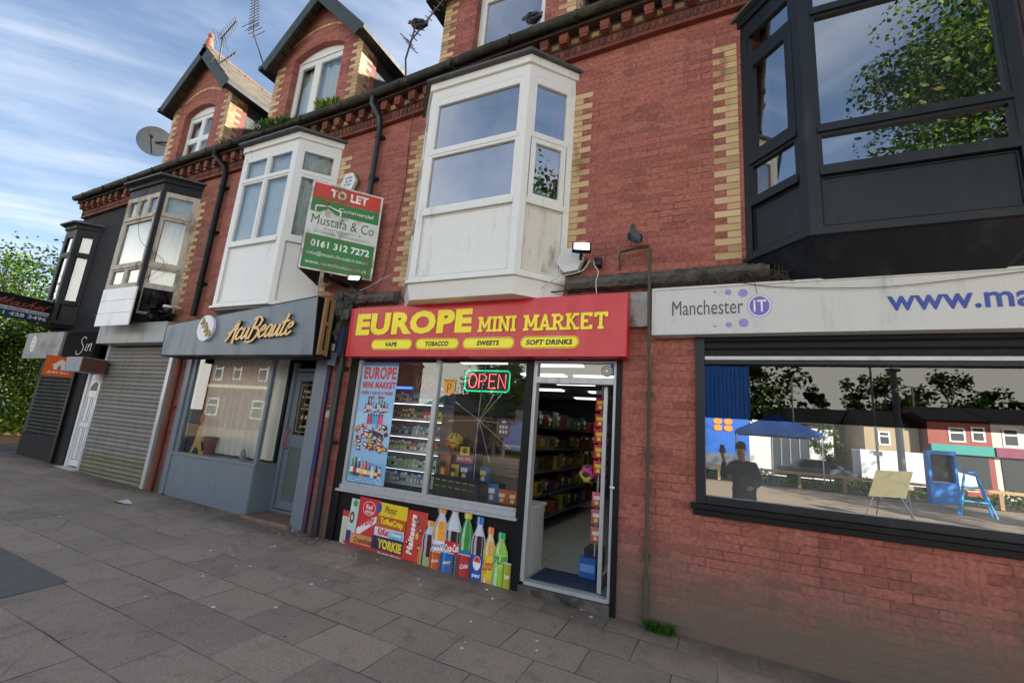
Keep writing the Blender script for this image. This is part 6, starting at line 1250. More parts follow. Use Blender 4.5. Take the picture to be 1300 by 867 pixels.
# ------------------------------------------------------------ pigeons
def pigeon(label, loc, yaw, scale=1, pitch=0):
    t = thing('pigeon', label, 'pigeon', loc); me_ = Matrix.Rotation(yaw, 3, 'Z') @ Matrix.Rotation(pitch, 3, 'Y')
    def T_(k):
        k.v = [tuple(Vector(loc)+me_ @ (Vector(v)*scale)) for v in k.v]; return k
    # body: one surface lofted from tail to beak
    prof = [(-.20, .055, .004, .018), (-.15, .062, .012, .026), (-.10, .075, .04, .04), (-.04, .09, .058, .055), (.02, .1, .062, .06), (.07, .118, .052, .052), (.1, .145, .033, .036), (.12, .172, .026, .028), (.135, .195, .027, .028), (.158, .2, .022, .022), (.172, .198, .009, .009), (.192, .192, .002, .002)]
    k = MB(); n = 12; vs = []
    for x, z, ry, rz in prof: vs += [(x, ry*math.cos(6.283*i/n), z+rz*math.sin(6.283*i/n)) for i in range(n)]
    for j in range(len(prof)-1):
        col = '#4a4d52' if j < 5 else ('#3c4a44' if j < 8 else ('#42464c' if j < 10 else '#6a5c58'))
        for i in range(n): k.add([vs[j*n+i], vs[j*n+(i+1) % n], vs[(j+1)*n+(i+1) % n], vs[(j+1)*n+i]], [(0, 1, 2, 3)], col, 0, True)
    T_(k).build('body', m_matte, t)
    for s_ in (-1, 1):
        k = MB(); k.add([(.06, s_*.06, .13), (.0, s_*.07, .135), (-.17, s_*.03, .075), (-.14, s_*.05, .05), (0, s_*.068, .06), (.06, s_*.062, .09)], [(0, 1, 2, 3, 4, 5) if s_ > 0 else (5, 4, 3, 2, 1, 0)], '#33363a'); k.add([(-.02, s_*.074, .12), (-.045, s_*.072, .115), (-.04, s_*.073, .06), (-.01, s_*.074, .06)], [(0, 1, 2, 3) if s_ > 0 else (3, 2, 1, 0)], '#15171a'); T_(k).build('wing', m_matte, t)
        k = MB(); k.tube([(.0, s_*.025, .05), (.005, s_*.025, .0)], .005, 6, '#a05048')
        for a in (-.5, 0, .5): k.tube([(.005, s_*.025, .003), (.035*math.cos(a), s_*.025+.035*math.sin(a), .0)], .003, 5, '#a05048')
        T_(k).build('leg', m_matte, t)
        k = MB(); k.sphere((.15, s_*.021, .205), .004, 6, 4, '#d07030'); T_(k).build('eye', m_matte, t)
pigeon('grey pigeon sitting on the iron bracket above the end of the red sign', (-.82, -.14, 3.635), rad(120), 1.0, -.5)
pigeon('dark pigeon perched on the tilted aerial against the sky', (-4.0, -.36, 7.3), rad(175), 1.1)
pigeon('grey pigeon standing on the gutter below the right gable window', (-2.17, -.27, 6.8), rad(160), 1.0)

# ------------------------------------------------------------ weeds and litter
def weed(label, c, r, n, h, cols, name='weed', cat='weed'):
    k = MB()
    for i in range(n):
        a = R.random()*6.283; rr = r*R.random()**.6; b = Vector((c[0]+rr*math.cos(a)*1.3, c[1]+rr*math.sin(a)*.5, c[2])); hh = h*(.4+.6*R.random()); ln = Vector((R.uniform(-.5, .5), R.uniform(-.5, .3), 1)).normalized()*hh; sd = Vector((math.cos(a*3), math.sin(a*3), .2))*h*.09
        m_ = b+ln*.6; e = b+ln+Vector((ln.x*.4, ln.y*.4, -.1*h)); k.add([b-sd*.4, b+sd*.4, m_+sd, e, m_-sd], [(0, 1, 2, 3, 4)], R.choice(cols))
    return tag(k.build(name, m_leaf), label, cat)
def leaf_mat(name, sss=.3):
    m, nt, N, L, b = nodes(name); at = N.new('ShaderNodeAttribute'); at.attribute_name = 'Col'; L.new(at.outputs['Color'], b.inputs['Base Color']); b.inputs['Roughness'].default_value = .5; b.inputs['Specular IOR Level'].default_value = .3
    tr = N.new('ShaderNodeBsdfTranslucent'); L.new(at.outputs['Color'], tr.inputs[0]); mx = N.new('ShaderNodeMixShader'); mx.inputs[0].default_value = sss; L.new(b.outputs[0], mx.inputs[1]); L.new(tr.outputs[0], mx.inputs[2]); L.new(mx.outputs[0], N['Material Output'].inputs[0]); return m
m_leaf = leaf_mat('leaf_green', .45)
GR = ['#3c6a24', '#4c7c2c', '#5a8c34', '#2c5420']
weed('small green weed at the foot of the corroded pipe', (-.52, -.07, gz(-.5, -.07)), .11, 150, .11, GR)
weed('bushy green weeds growing in the gutter below the middle gable window', (-6.95, -.24, 6.47), .45, 900, .11, GR); weed('yellow flowered weed clump in the gutter right of the middle gable window', (-5.75, -.24, 6.52), .2, 700, .17, GR+['#b8b83c', '#8ca83c']); weed('small weeds in the gutter between the two left gables', (-8.3, -.22, 6.43), .3, 300, .09, ['#6a6c3c', '#4a5c2c']); weed('sparse weeds at the gutter right of the middle gable', (-5.1, -.22, 6.5), .2, 220, .08, ['#7c8c3c', '#4a5c2c'])
for i in range(120):
    x = R.uniform(-8.5, -.3) if i % 2 else R.uniform(-5.4, -3.0); y = -R.random()**1.6*2.2-.03; s_ = R.uniform(.008, .024); a = R.random()*3; k = MB(); z = gz(x, y)+.002; p = [(x+s_*math.cos(a+q)*(.6+.5*R.random()), y+s_*math.sin(a+q)*(.6+.5*R.random()), z+R.random()*.003) for q in (0, 1.1, 2.2, 3.3, 4.2, 5.2)]
    k.add(p+[(x, y, z+s_*.5)], [(j, (j+1) % 6, 6) for j in range(6)], R.choice(['#c8c4ba', '#a8a49a', '#8a7c68', '#d8d4cc'])); tag(k.build('litter_scrap', m_matte), 'tiny pale scrap of litter on the pavement near the shopfronts', 'litter', 'litter scraps on the pavement')
for (x, y, lab) in ((-7.9, -.75, 'crumpled white paper on the pavement before the grey shutter'), (-12.2, -2.6, 'flat white paper strip on the far left pavement')):
    k = MB(); z = gz(x, y)+.004; k.add([(x-.14, y-.05, z), (x, y-.08, z+.03), (x+.15, y-.03, z+.01), (x+.16, y+.06, z), (x+.02, y+.05, z+.05), (x-.12, y+.05, z+.01)], [(0, 1, 4, 5), (1, 2, 3, 4)], '#c8ccd0'); tag(k.build('paper', m_matte), lab, 'litter')
for i in range(60):
    x = R.choice([R.uniform(-8.9, -8.2), R.uniform(-5.3, -4.5), R.uniform(-5.3, -4.5)]); y = -R.random()*.3-.02; k = MB(); z = gz(x, y)+.002
    p = Vector((x, y, z)); d_ = Vector((R.uniform(-1, 1), R.uniform(-1, 1), R.uniform(0, .4)))*.03; k.tube([p, p+d_], .005, 4, R.choice(['#5a4a38', '#3c3026', '#a89c88'])); tag(k.build('twig_scrap', m_matte), 'small dry twig among debris at the foot of the wall', 'twig', 'twigs at the foot of the wall')
# ------------------------------------------------------------ trees
def tree(name, label, base, h, crown, nleaf, leaf, cols, trunk_r=.2, seed=1, group=None, flat=1, clumps=40):
    """crown = (centre offset z, rx, ry, rz)"""
    r = random.Random(seed); b = Vector(base); cz, rx, ry, rz = crown
    t = thing(name, label, 'tree', base, group)
    k = MB(); top = b+Vector((r.uniform(-.3, .3), r.uniform(-.3, .3), cz+rz*.3)); tr = [b, b.lerp(top, .35)+Vector((r.uniform(-.1, .1), 0, 0)), b.lerp(top, .7), top]
    k.tube([tuple(p) for p in tr], [trunk_r, trunk_r*.75, trunk_r*.5, trunk_r*.15], 10, '#4a3e32'); cs = []
    for i in range(clumps):
        th = r.random()*6.283; ph = math.acos(r.uniform(-1, 1)); q = r.uniform(.45, 1)
        c = b+Vector((rx*q*math.sin(ph)*math.cos(th), ry*q*math.sin(ph)*math.sin(th), cz+rz*q*math.cos(ph))); cs.append((c, r.uniform(.12, .36)*min(rx, rz), r.choice([.4, .6, .85, 1.1, 1.35])))
    for c, s_, _ in cs[::2]:
        a = tr[1].lerp(tr[3], r.random()); m_ = a.lerp(c, .55)+Vector((0, 0, -.1*rz)); k.tube([tuple(a), tuple(m_), tuple(c)], [trunk_r*.28, trunk_r*.15, .012], 5, '#4a3e32')
    k.build('trunk', m_matte, t)
    dark = name in ('street_tree', 'hedge_tree', 'roadside_tree'); k = MB(); per = nleaf//clumps
    for c, s_, br in cs:
        for i in range(per):
            d = Vector((r.gauss(0, 1), r.gauss(0, 1), r.gauss(0, .75))); d = d.normalized()*(r.random()**.45)*s_*1.35; p = c+d
            u = Vector((r.gauss(0, 1), r.gauss(0, 1), r.gauss(0, .6))).normalized(); w = u.orthogonal().normalized(); w = Matrix.Rotation(r.random()*6.28, 3, u) @ w; L_ = leaf*r.uniform(.45, 1.35); n_ = u.cross(w)
            cc = [min(1, x*br*(.85 if dark else 1)*r.uniform(.75, 1.25)) for x in lin(r.choice(cols))[:3]]
            k.add([p-u*L_*.5, p+w*L_*.32+n_*L_*.06, p+u*L_*.5, p-w*L_*.32+n_*L_*.06], [(0, 1, 2, 3)], tuple(cc))
    k.build('crown', m_leaf, t)
GL = ['#4e6c22', '#5c7a26', '#3c5a1c', '#7c9830', '#2a4414']
tree('sycamore_tree', 'large leafy green tree beyond the corner sign, leftmost of the roadside trees', (-22, .4, .3), 7, (3.2, 2.4, 2.6, 3.1), 26000, .11, GL, .2, 2, clumps=70)
tree('sycamore_tree', 'bushy green tree directly behind the black corner building', (-20.5, 3.6, .3), 7, (2.6, 2.2, 2.6, 2.7), 24000, .105, GL, .18, 3, clumps=64)
tree('sycamore_tree', 'taller pale green tree further back past the corner', (-29, 4.5, .3), 8, (4.2, 3.6, 3.6, 3.6), 12000, .2, GL, .22, 4, clumps=60)
tree('sycamore_tree', 'tree furthest left past the corner, cut by the frame edge', (-26, -1.8, .3), 7, (3.2, 3.0, 3.0, 3.0), 9000, .18, GL, .2, 8, clumps=50)
k = MB(); r = random.Random(5)
for i in range(9000):
    p = Vector((r.uniform(-25, -19), r.uniform(.6, 6.5), .3+r.random()*1.9*(.6+.4*math.sin(i)))); u = Vector((r.gauss(0, 1), r.gauss(0, 1), r.gauss(0, 1))).normalized(); w = u.orthogonal().normalized(); L_ = .13
    k.add([p-u*L_*.5, p+w*L_*.35, p+u*L_*.5, p-w*L_*.35], [(0, 1, 2, 3)], r.choice(GL))
tag(k.build('undergrowth', m_leaf), 'dense low undergrowth beneath the roadside trees past the corner', 'undergrowth', kind='stuff')

# ------------------------------------------------------------ the street behind the camera, seen in the windows
tree('street_tree', 'tall street tree opposite, mirrored in the black oriel', (9.4, -13.2, 0), 18, (13.0, 4.4, 3.8, 5.4), 42000, .19, GL, .3, 11, clumps=140)
tree('street_tree', 'tall tree up the street, mirrored green in the side of the white oriel', (17.5, -7.5, 0), 17, (11.5, 4.5, 4.5, 6), 9000, .32, GL, .3, 51, clumps=70)
tree('roadside_tree', 'broad tree above the blue store, mirrored at the left of the shop window', (1.5, -46, 0), 12, (8.5, 5.5, 4, 4.5), 5000, .5, GL, .35, 12, clumps=40)
tree('conifer_tree', 'pointed dark conifer behind the dark roofs, mirrored in the shop window', (8.3, -47, 0), 8.6, (5.2, 1.4, 1.4, 3.4), 3200, .3, ['#1f3a1c', '#2a4624', '#18301a'], .2, 13, clumps=36)
for i, (x, y, z, rr) in enumerate(((15, -56, 7.6, 4.5), (22, -58, 8.0, 5), (30, -57, 7.8, 5.2))): tree('hedge_tree', ['rounded dark tree nearest the lamp posts beyond the terrace roofs', 'middle rounded dark tree beyond the terrace roofs', 'right hand dark tree beyond the terrace roofs'][i], (x, y, 0), 9, (z, rr, 3, 3), 3000, .45, GL, .3, 20+i, clumps=30)
tree('street_tree', 'young tree opposite the salon, mirrored in the right market pane', (-13.5, -22, 0), 7, (4.2, 2.2, 2.2, 2.6), 5000, .22, GL, .14, 31, clumps=40)
tree('street_tree', 'broad dark tree opposite, left in the market panes', (-22, -38, 0), 9, (5.4, 4.2, 3, 3.6), 5000, .35, GL, .25, 41, clumps=50)
tree('street_tree', 'round dark tree opposite between the brick houses and the blue store', (-14, -40, 0), 8, (4.6, 3.4, 3, 3.2), 4000, .35, GL, .25, 42, clumps=40)
tree('sapling', 'young tree in the planted strip before the blue store', (5.7, -27.5, 0), 3.4, (2.4, .9, .9, 1.1), 1500, .16, ['#6c8a4c', '#7c9a58', '#5c7c40'], .05, 32, clumps=20)
m_cladblue = M('blue_cladding', '#1a5cb4', .4, dirt='#16408a', da=.3)
t = thing('retail_store', 'large blue clad store with an orange square mark, mirrored in the shop window', 'building', (-4, -40, 0))
k = MB(); k.box(-9, 1.9, -46, -35, 0, 8.3, '#1a5cb4'); x = -8.9
while x < 1.9: k.box(x, x+.12, -35, -34.96, 4.2, 8.3, '#16509c'); x += .3
k.build('wall', m_flat, t)
k = MB(); k.box(-9, 1.91, -35.02, -34.99, 0, 1.3, '#5c646c'); k.build('base_band', m_flat, t)
k = MB(); k.box(1.91, 7.3, -44, -35.1, 0, 3.6, '#c8c8c4'); k.build('entrance_block', m_flat, t)
k = MB(); k.box(3.4, 5.8, -35.1, -35.05, .1, 3.1, '#30383c'); 
for i in range(5): k.box(3.4+i*.6, 3.45+i*.6, -35.05, -35.0, .1, 3.1, '#8a9294')
k.build('glazed_entrance', m_flat, t)
F_ = Frame((-.65+1.47, -34.94, 3.0), (-1, 0, 0), (0, 0, 1), (0, 1, 0)); k = MB()
for a, b in ((.05, .05), (.8, .05), (.05, .58), (.8, .58)): patch(k, F_, pill(a, a+.62, b, b+.45), '#f08a1c', .01)
k.build('orange_mark', m_flat, t)
t = thing('gazebo', 'blue pop up gazebo standing before the blue store opposite', 'gazebo', (3, -28, 0))
k = MB(); cx, cy = 3.0, -28; A = [(cx-2.2, cy-1.8, 2.9), (cx+2.2, cy-1.8, 2.9), (cx+2.2, cy+1.8, 2.9), (cx-2.2, cy+1.8, 2.9), (cx, cy, 4.1)]; k.add(A, [(0, 1, 4), (1, 2, 4), (2, 3, 4), (3, 0, 4)], '#1f5cae'); k.box(cx-2.2, cx+2.2, cy+1.79, cy+1.81, 2.65, 2.9, '#1f5cae'); k.box(cx-2.2, cx+2.2, cy-1.81, cy-1.79, 2.65, 2.9, '#1f5cae'); k.build('canopy', m_flat, t)
for a in (-2.15, 2.15):
    for b in (-1.75, 1.75): k = MB(); k.box(cx+a-.03, cx+a+.03, cy+b-.03, cy+b+.03, 0, 2.66, '#c8ccd0'); k.build('leg', m_flat, t)
t = thing('low_building', 'long low building with a dark roof beyond the store', 'building', (8, -44, 0))
k = MB(); k.box(7.3, 13.5, -50, -43, 0, 4.4, '#5c4a40'); k.build('wall', m_flat, t); k = MB(); k.add([(3.5, -42.6, 4.4), (13.8, -42.6, 4.4), (13.8, -46.5, 6.1), (3.5, -46.5, 6.1), (13.8, -50.4, 4.4), (3.5, -50.4, 4.4)], [(0, 1, 2, 3), (3, 2, 4, 5)], '#33312f'); k.build('roof', m_flat, t)
def house(label, x0, x1, y, ze, zr, wins, wall, shop=None, front_mat=None, depth=8, bayw=False):
    t = thing('terraced_house', label, 'house', ((x0+x1)/2, y-depth/2, 0))
    k = MB(); k.box(x0, x1, y-depth, y, -.3, ze, wall); k.build('wall', front_mat or m_flat, t)
    k = MB(); k.add([(x0-.1, y+.2, ze), (x1+.1, y+.2, ze), (x1+.1, y-depth/2, zr), (x0-.1, y-depth/2, zr), (x1+.1, y-depth-.2, ze), (x0-.1, y-depth-.2, ze)], [(3, 2, 1, 0), (5, 4, 2, 3)], '#3a3633'); k.add([(x0, y, ze), (x0, y-depth, ze), (x0, y-depth/2, zr-.02)], [(0, 1, 2)], wall); k.add([(x1, y, ze), (x1, y-depth, ze), (x1, y-depth/2, zr-.02)], [(0, 2, 1)], wall); k.build('roof', m_flat, t)
    for (a, b, c, d_) in wins:
        k = MB(); k.box(a, b, y, y+.05, c, d_, '#dfe0dc'); w_ = k.build('window', m_flat, t); k = MB(); k.box(a+.1, b-.1, y+.051, y+.055, c+.1, (c+d_)/2+.1, '#20282e'); k.box(a+.1, b-.1, y+.051, y+.055, (c+d_)/2+.2, d_-.1, '#20282e'); k.build('glazing', m_flat, w_)
    if shop:
        col, txt = shop; k = MB(); k.box(x0+.05, x1-.05, y, y+.25, 2.5, 3.1, col); sg = k.build('shop_fascia', m_flat, t)
        k = MB(); k.box(x0+.3, x1-.3, y, y+.06, .4, 2.45, '#1f2628'); k.build('shop_glass', m_flat, t)
house('brick house with a teal shop fascia, mirrored right of the lamp posts', 12.9, 16.2, -36, 4.75, 6.05, [(14.0, 14.9, 3.3, 4.3), (15.2, 15.9, 3.4, 4.4)], '#8a4238', ('#2c8c84', ''))
house('pale rendered house at the right of the mirrored terrace', 16.2, 20.5, -36, 4.75, 6.05, [(16.7, 17.5, 3.2, 4.4), (18.4, 19.3, 3.2, 4.4)], '#c0bcb0', ('#7c3050', ''))
house('small brick house with a pale gable left of the teal shop', 9.6, 12.7, -37, 4.2, 5.7, [(10.4, 11.1, 2.8, 3.8)], '#9a8a6c')
def brickhouse(i, lab, x0):
    house(lab, x0, x0+6.4, -22, 7.0, 9.6, [(x0+.8, x0+2.0, 4.3, 6.2), (x0+3.6, x0+4.7, 4.4, 6.0), (x0+.7, x0+2.3, 1.0, 2.6)], '#8a4a3c', None, m_brick_far)
    k = MB(); k.box(x0-.0, x0+6.4, -21.97, -21.93, 3.6, 3.9, '#cfc4b0'); tag(k.build('stone_band', m_flat), 'pale stone band across the front of the %s' % lab[:40], 'stone band')
for i, x0 in enumerate((-45, -38.6, -32.2)): brickhouse(i, ['far brick house mirrored in the salon window', 'middle brick house mirrored in the salon window', 'near brick house mirrored in the salon window'][i], x0)
# van and car
t = thing('van', 'white panel van parked across the street, mirrored in the shop window', 'van', (9, -28.9, 0))
k = MB(); k.prism([(7.3, .45), (7.3, 2.25), (10.6, 2.25), (11.3, 1.45), (12.2, 1.25), (12.3, .45)], (0, -30, 0), (1, 0, 0), (0, 0, 1), (0, 1.9, 0), '#dfe2e4'); k.build('body', m_flat, t, bevel=.06)
k = MB(); k.prism([(10.3, 1.45), (10.3, 2.05), (10.65, 2.05), (11.2, 1.45)], (0, -28.09, 0), (1, 0, 0), (0, 0, 1), (0, .02, 0), '#1a2024'); k.build('side_window', m_flat, t)
for x in (8.2, 11.4):
    for y_ in (-28.12, -29.95):
        k = MB(); k.tube([(x, y_, .35), (x, y_+.2, .35)], .35, 18, '#141414'); w_ = k.build('wheel', m_flat, t); k = MB(); k.tube([(x, y_+.2, .35), (x, y_+.22, .35)], .2, 14, '#a0a4a8'); k.build('rim', m_flat, w_)
t = thing('parked_car', 'dark car parked behind the white van opposite', 'car', (5.2, -29, 0))
k = MB(); k.prism([(3.2, .35), (3.1, .85), (3.9, .95), (4.5, 1.42), (5.9, 1.45), (6.6, .98), (7.1, .85), (7.1, .35)], (0, -29.9, 0), (1, 0, 0), (0, 0, 1), (0, 1.7, 0), '#4a525c'); k.build('body', m_flat, t, bevel=.05)
k = MB(); k.prism([(4.1, .98), (4.55, 1.36), (5.8, 1.38), (6.35, 1.0)], (0, -28.19, 0), (1, 0, 0), (0, 0, 1), (0, .02, 0), '#0e1216'); k.build('side_window', m_flat, t)
for x in (3.9, 6.3): k = MB(); k.tube([(x, -28.35, .32), (x, -28.15, .32)], .32, 16, '#141414'); k.build('wheel', m_flat, t)
t = thing('low_building', 'dark roofed brown building opposite, mirrored in the market panes', 'building', (-18, -36, 0))
k = MB(); k.box(-26, -11.5, -36, -30, 0, 3.0, '#6a5648'); k.build('wall', m_flat, t); k = MB(); k.add([(-26.4, -29.6, 3.0), (-11.1, -29.6, 3.0), (-13, -33, 4.9), (-24.5, -33, 4.9), (-11.1, -36.4, 3.0), (-26.4, -36.4, 3.0)], [(0, 1, 2, 3), (3, 2, 4, 5), (1, 4, 2), (0, 3, 5)], '#2e2c2b'); k.build('roof', m_flat, t)
# posts
def post(label, x, y, h, r, arm=None, cat='lamp post', col='#8a8f90', name='street_lamp'):
    t = thing(name, label, cat, (x, y, 0)); k = MB(); k.tube([(x, y, -.1), (x, y, h)], [r, r*.8], 12, col); k.build('pole', m_flat, t)
    if arm: k = MB(); k.tube([(x, y, h-.05), (x+arm, y, h+.15)], .05, 8, col); k.box(min(x+arm, x+arm*1.5), max(x+arm, x+arm*1.5), y-.12, y+.12, h+.1, h+.2, '#5c6266'); k.build('lamp_head', m_flat, t)
post('thick grey post, widest of the posts mirrored in the shop window', 7.45, -22, 5.9, .16, name='post', cat='post')
k = MB(); k.tube([(7.45, -22, 5.9), (7.45, -22, 6.0)], .28, 14, '#8a8f90'); k.build('post_cap', m_flat, [o for o in bpy.data.objects if o.name.startswith('post') and o.type == 'EMPTY'][-1])
post('thin pale post with a small notice left of the thick grey post', 6.83, -23, 7.5, .06, name='post', cat='post', col='#b8bcbc')
k = MB(); k.box(6.65, 7.0, -22.93, -22.9, 1.9, 2.1, '#d8dcdc'); tag(k.build('notice', m_flat), 'small white notice on the thin pale post opposite', 'notice')
post('tall street lamp with a long arm beyond the terrace roofs', 13.5, -40, 7.6, .09, -.8); post('distant street lamp with a right hand arm near the conifer', 5.55, -40.5, 8.2, .08, 1.0)
# timber rail
t = thing('timber_rail_fence', 'low timber rail fence along the planted verge opposite', 'fence', (6, -24.2, 0))
k = MB(); k.box(-14, 30, -24.25, -24.13, .62, .76, '#a88c64'); k.build('rail', m_matte, t)
for i in range(23): k = MB(); x = -13.9+i*1.95; k.box(x, x+.14, -24.26, -24.12, -.1, .619, '#9a7e58'); k.build('post', m_matte, t)
k = MB(); r = random.Random(9)
for i in range(9000):
    x = r.uniform(-14, 28); y_ = r.uniform(-26.8, -24.5); hgt = .25+.45*max(0, math.sin(x*1.1)+.3*math.sin(x*3.7)); p = Vector((x, y_, r.random()*hgt)); u = Vector((r.gauss(0, .6), r.gauss(0, .6), 1)).normalized(); w = u.orthogonal().normalized(); L_ = .16; k.add([p-u*L_*.5, p+w*L_*.25, p+u*L_*.5, p-w*L_*.25], [(0, 1, 2, 3)], r.choice(GL+['#8a9a54']))
tag(k.build('verge_planting', m_leaf), 'low green planting in the verge behind the timber rail', 'planting', kind='stuff')
# boards and blue frames
t = thing('a_frame_board', 'khaki backed folding road sign standing on the pavement opposite', 'sign', (4.9, -14, 0))
k = MB(); k.obox((4.28, -14.0, .5), (.95, 0, .05), (0, -.03, 0), (.28, -.1, .85), '#6f6c4c'); k.build('panel', m_matte, t)
for a, b in (((4.4, -14, .5), (4.1, -13.7, -.1)), ((5.1, -14, .55), (5.35, -13.7, -.1)), ((4.7, -14.1, 1.2), (4.6, -14.6, -.1)), ((5.3, -14.1, 1.2), (5.5, -14.6, -.1))): k = MB(); k.tube([a, b], .02, 6, '#4c5052'); k.build('leg', m_matte, t)
t = thing('blue_kiosk', 'bright blue framed kiosk stand opposite with a dark panel', 'kiosk', (8.9, -22.3, 0))
k = MB(); k.box(8.4, 9.4, -22.6, -22.1, 0, .95, '#2884dc'); k.box(8.4, 8.5, -22.6, -22.1, .951, 2.3, '#2884dc'); k.box(9.3, 9.4, -22.6, -22.1, .951, 2.3, '#2884dc'); k.box(8.501, 9.299, -22.6, -22.1, 2.15, 2.3, '#2884dc'); k.build('frame', m_flat, t)
k = MB(); k.box(8.51, 9.29, -22.4, -22.35, .96, 2.14, '#1c2830'); k.build('panel', m_flat, t)
t = thing('blue_trestle', 'bright blue folding trestle frame standing on the path opposite', 'trestle', (8, -17, 0))
for a, b in (((7.55, -17, 0), (7.85, -17.2, 1.5)), ((8.15, -17.2, 1.5), (8.5, -17, 0)), ((7.85, -17.2, 1.5), (8.15, -17.2, 1.5)), ((7.62, -17, .5), (8.35, -17, .5)), ((7.75, -17.1, 1.0), (8.25, -17.1, 1.0)), ((7.85, -17.2, 1.5), (7.7, -17.6, 0)), ((8.15, -17.2, 1.5), (8.6, -17.6, 0))): k = MB(); k.tube([a, b], .035, 8, '#2c9ae8'); k.build('bar', m_flat, t)

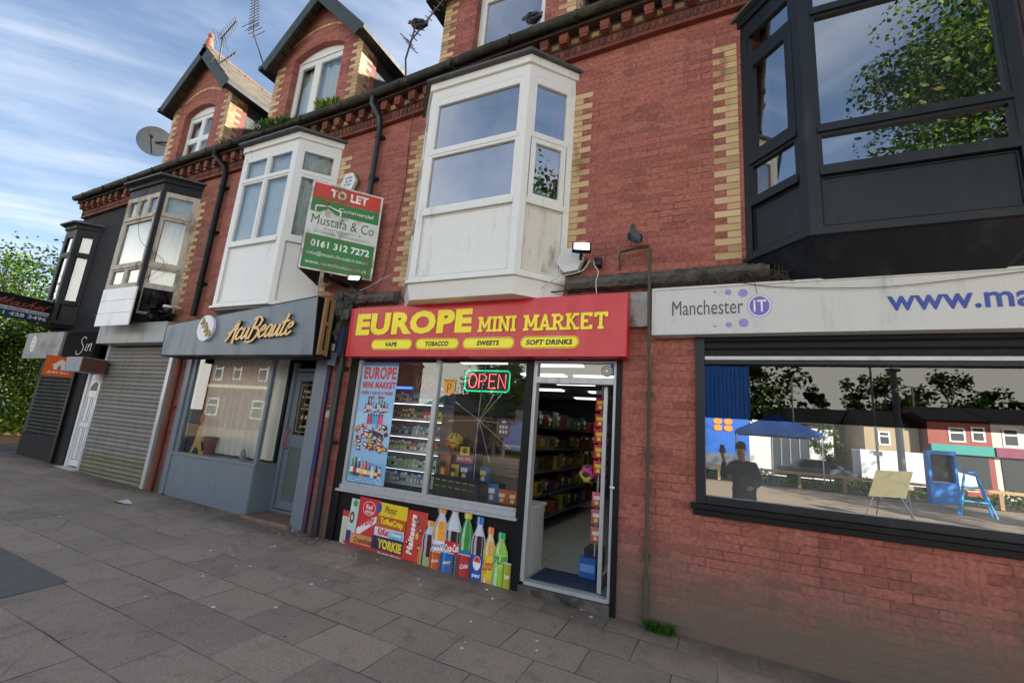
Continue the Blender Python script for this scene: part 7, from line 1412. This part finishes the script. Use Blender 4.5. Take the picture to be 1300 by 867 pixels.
# ------------------------------------------------------------ the photographer, seen only as a reflection
def person():
    bx, by = .36, -5.05; g = gz(bx, by)
    t = thing('person', 'person in dark clothes holding up a phone, mirrored in the shop window', 'person', (bx, by, g))
    J = {'pel': (bx, by, g+.95), 'w': (bx, by+.01, g+1.08), 'ch': (bx-.01, by+.0, g+1.3), 'nk': (bx-.02, by+.0, g+1.5), 'nk2': (bx-.03, by+.02, g+1.57), 'hd': (bx-.035, by+.03, g+1.66), 'hd2': (bx-.04, by+.03, g+1.76),
     'ls': (bx-.19, by, g+1.43), 'le': (bx-.36, by+.12, g+1.2), 'lw': (.03, by+.33, g+1.5), 'rs': (bx+.18, by, g+1.43), 're': (bx+.26, by+.06, g+1.15), 'rw': (bx+.12, by+.2, g+1.05),
     'lh': (bx-.1, by, g+.92), 'lk': (bx-.13, by+.04, g+.5), 'la': (bx-.14, by, g+.09), 'lt': (bx-.16, by+.16, g+.035), 'rh': (bx+.1, by, g+.92), 'rk': (bx+.13, by+.03, g+.5), 'ra': (bx+.15, by, g+.09), 'rt': (bx+.18, by+.16, g+.035)}
    rd = {'pel': .15, 'w': .15, 'ch': .185, 'nk': .075, 'nk2': .055, 'hd': .085, 'hd2': .085, 'ls': .075, 'le': .048, 'lw': .03, 'rs': .075, 're': .048, 'rw': .03, 'lh': .1, 'lk': .065, 'la': .045, 'lt': .035, 'rh': .1, 'rk': .065, 'ra': .045, 'rt': .035}
    def skin(name, names, edges, mat, scale=1.0, sub=2, shift=0):
        me = bpy.data.meshes.new(name); ix = {n: i for i, n in enumerate(names)}; off = Vector(t.location)
        me.from_pydata([Vector(J[n])-off for n in names], [(ix[a], ix[b]) for a, b in edges], []); o = bpy.data.objects.new(name, me); COL.objects.link(o); o.parent = t
        md = o.modifiers.new('skin', 'SKIN'); md.use_smooth_shade = True; me.skin_vertices  # created with the modifier
        for n in names: v = me.skin_vertices[0].data[ix[n]]; q = rd[n]*scale; v.radius = (q, q*.8 if n in ('pel', 'w', 'ch') else q); v.use_root = n == names[0]
        s_ = o.modifiers.new('smooth', 'SUBSURF'); s_.levels = s_.render_levels = sub; me.materials.append(mat); return o
    m_sk = plain('skin', '#b88468', .55); m_cl = plain('navy_cloth', '#1c2530', .85); m_tr = plain('dark_trousers', '#22242a', .85); m_hair = plain('dark_hair', '#1a1512', .7)
    allE = [('pel', 'w'), ('w', 'ch'), ('ch', 'nk'), ('nk', 'nk2'), ('nk2', 'hd'), ('hd', 'hd2'), ('ch', 'ls'), ('ls', 'le'), ('le', 'lw'), ('ch', 'rs'), ('rs', 're'), ('re', 'rw'), ('pel', 'lh'), ('lh', 'lk'), ('lk', 'la'), ('la', 'lt'), ('pel', 'rh'), ('rh', 'rk'), ('rk', 'ra'), ('ra', 'rt')]
    def bodyskin():
        o = skin('body', list(J), allE, m_sk); return o
    bodyskin()
    try:
        skin('jumper', ['w', 'pel', 'ch', 'nk', 'ls', 'le', 'lw', 'rs', 're', 'rw'], [('pel', 'w'), ('w', 'ch'), ('ch', 'nk'), ('ch', 'ls'), ('ls', 'le'), ('le', 'lw'), ('ch', 'rs'), ('rs', 're'), ('re', 'rw')], m_cl, 1.3)
        skin('trousers', ['pel', 'lh', 'lk', 'la', 'rh', 'rk', 'ra'], [('pel', 'lh'), ('lh', 'lk'), ('lk', 'la'), ('pel', 'rh'), ('rh', 'rk'), ('rk', 'ra')], m_tr, 1.25)
    except Exception as e: print('clothes', e)
    h = Vector(J['hd2'])
    k = MB(); k.sphere(h+Vector((0, -.025, .03)), (.095, .1, .09), 16, 10); k.build('hair', m_hair, t)
    k = MB()
    k.sphere(h+Vector((-.032, .082, -.015)), (.014, .008, .009), 8, 6, '#181410'); k.sphere(h+Vector((.032, .082, -.015)), (.014, .008, .009), 8, 6, '#181410'); k.sphere(h+Vector((0, .095, -.05)), (.014, .018, .024), 8, 6, '#b07c60'); k.sphere(h+Vector((0, .084, -.088)), (.024, .008, .007), 8, 6, '#8a4a44')
    for s_ in (-1, 1): k.sphere(h+Vector((s_*.088, 0, -.03)), (.012, .022, .032), 8, 6, '#b07c60')
    k.build('face', m_matte, t)
    # raised hand round the phone: palm and five separate fingers
    wv = Vector(J['lw']); px = Vector((0, -4.655, 1.625))
    k = MB(); k.tube([wv, wv.lerp(px+Vector((.0, -.03, -.07)), .6), px+Vector((-.0, -.025, -.06))], [.028, .036, .03], 10, '#b88468')
    for i, l in enumerate((.06, .068, .064, .052)):
        b = px+Vector((.035, -.02, -.065+.022*i)); k.tube([b, b+Vector((.022, .002, .006)), b+Vector((.03, .014, .01)), b+Vector((.022, .021, .012))], [.0095, .009, .008, .007], 8, '#b88468')
    b = px+Vector((-.03, -.02, -.06)); k.tube([b, b+Vector((-.018, .002, .02)), b+Vector((-.022, .01, .045)), b+Vector((-.014, .014, .06))], [.011, .011, .009, .007], 8, '#b88468'); k.build('hand', m_matte, t)
    rv = Vector(J['rw']); k = MB(); k.tube([rv, rv+Vector((-.03, .04, -.0)), rv+Vector((-.05, .08, .0))], [.028, .036, .03], 10, '#b88468')
    for i in range(4): b = rv+Vector((-.075+.018*i, .085, 0)); k.tube([b, b+Vector((0, .03, -.01)), b+Vector((0, .045, -.03))], [.009, .0085, .007], 8, '#b88468')
    b = rv+Vector((-.01, .05, .01)); k.tube([b, b+Vector((.02, .03, .0)), b+Vector((.015, .05, -.01))], [.011, .009, .007], 8, '#b88468'); k.build('hand', m_matte, t)
    k = MB(); k.box(-.037, .037, -4.66, -4.65, 1.55, 1.7, '#121417'); o = tag(k.build('phone', m_flat, bevel=.003), 'black phone held up by the person opposite the shop window', 'phone')
person()
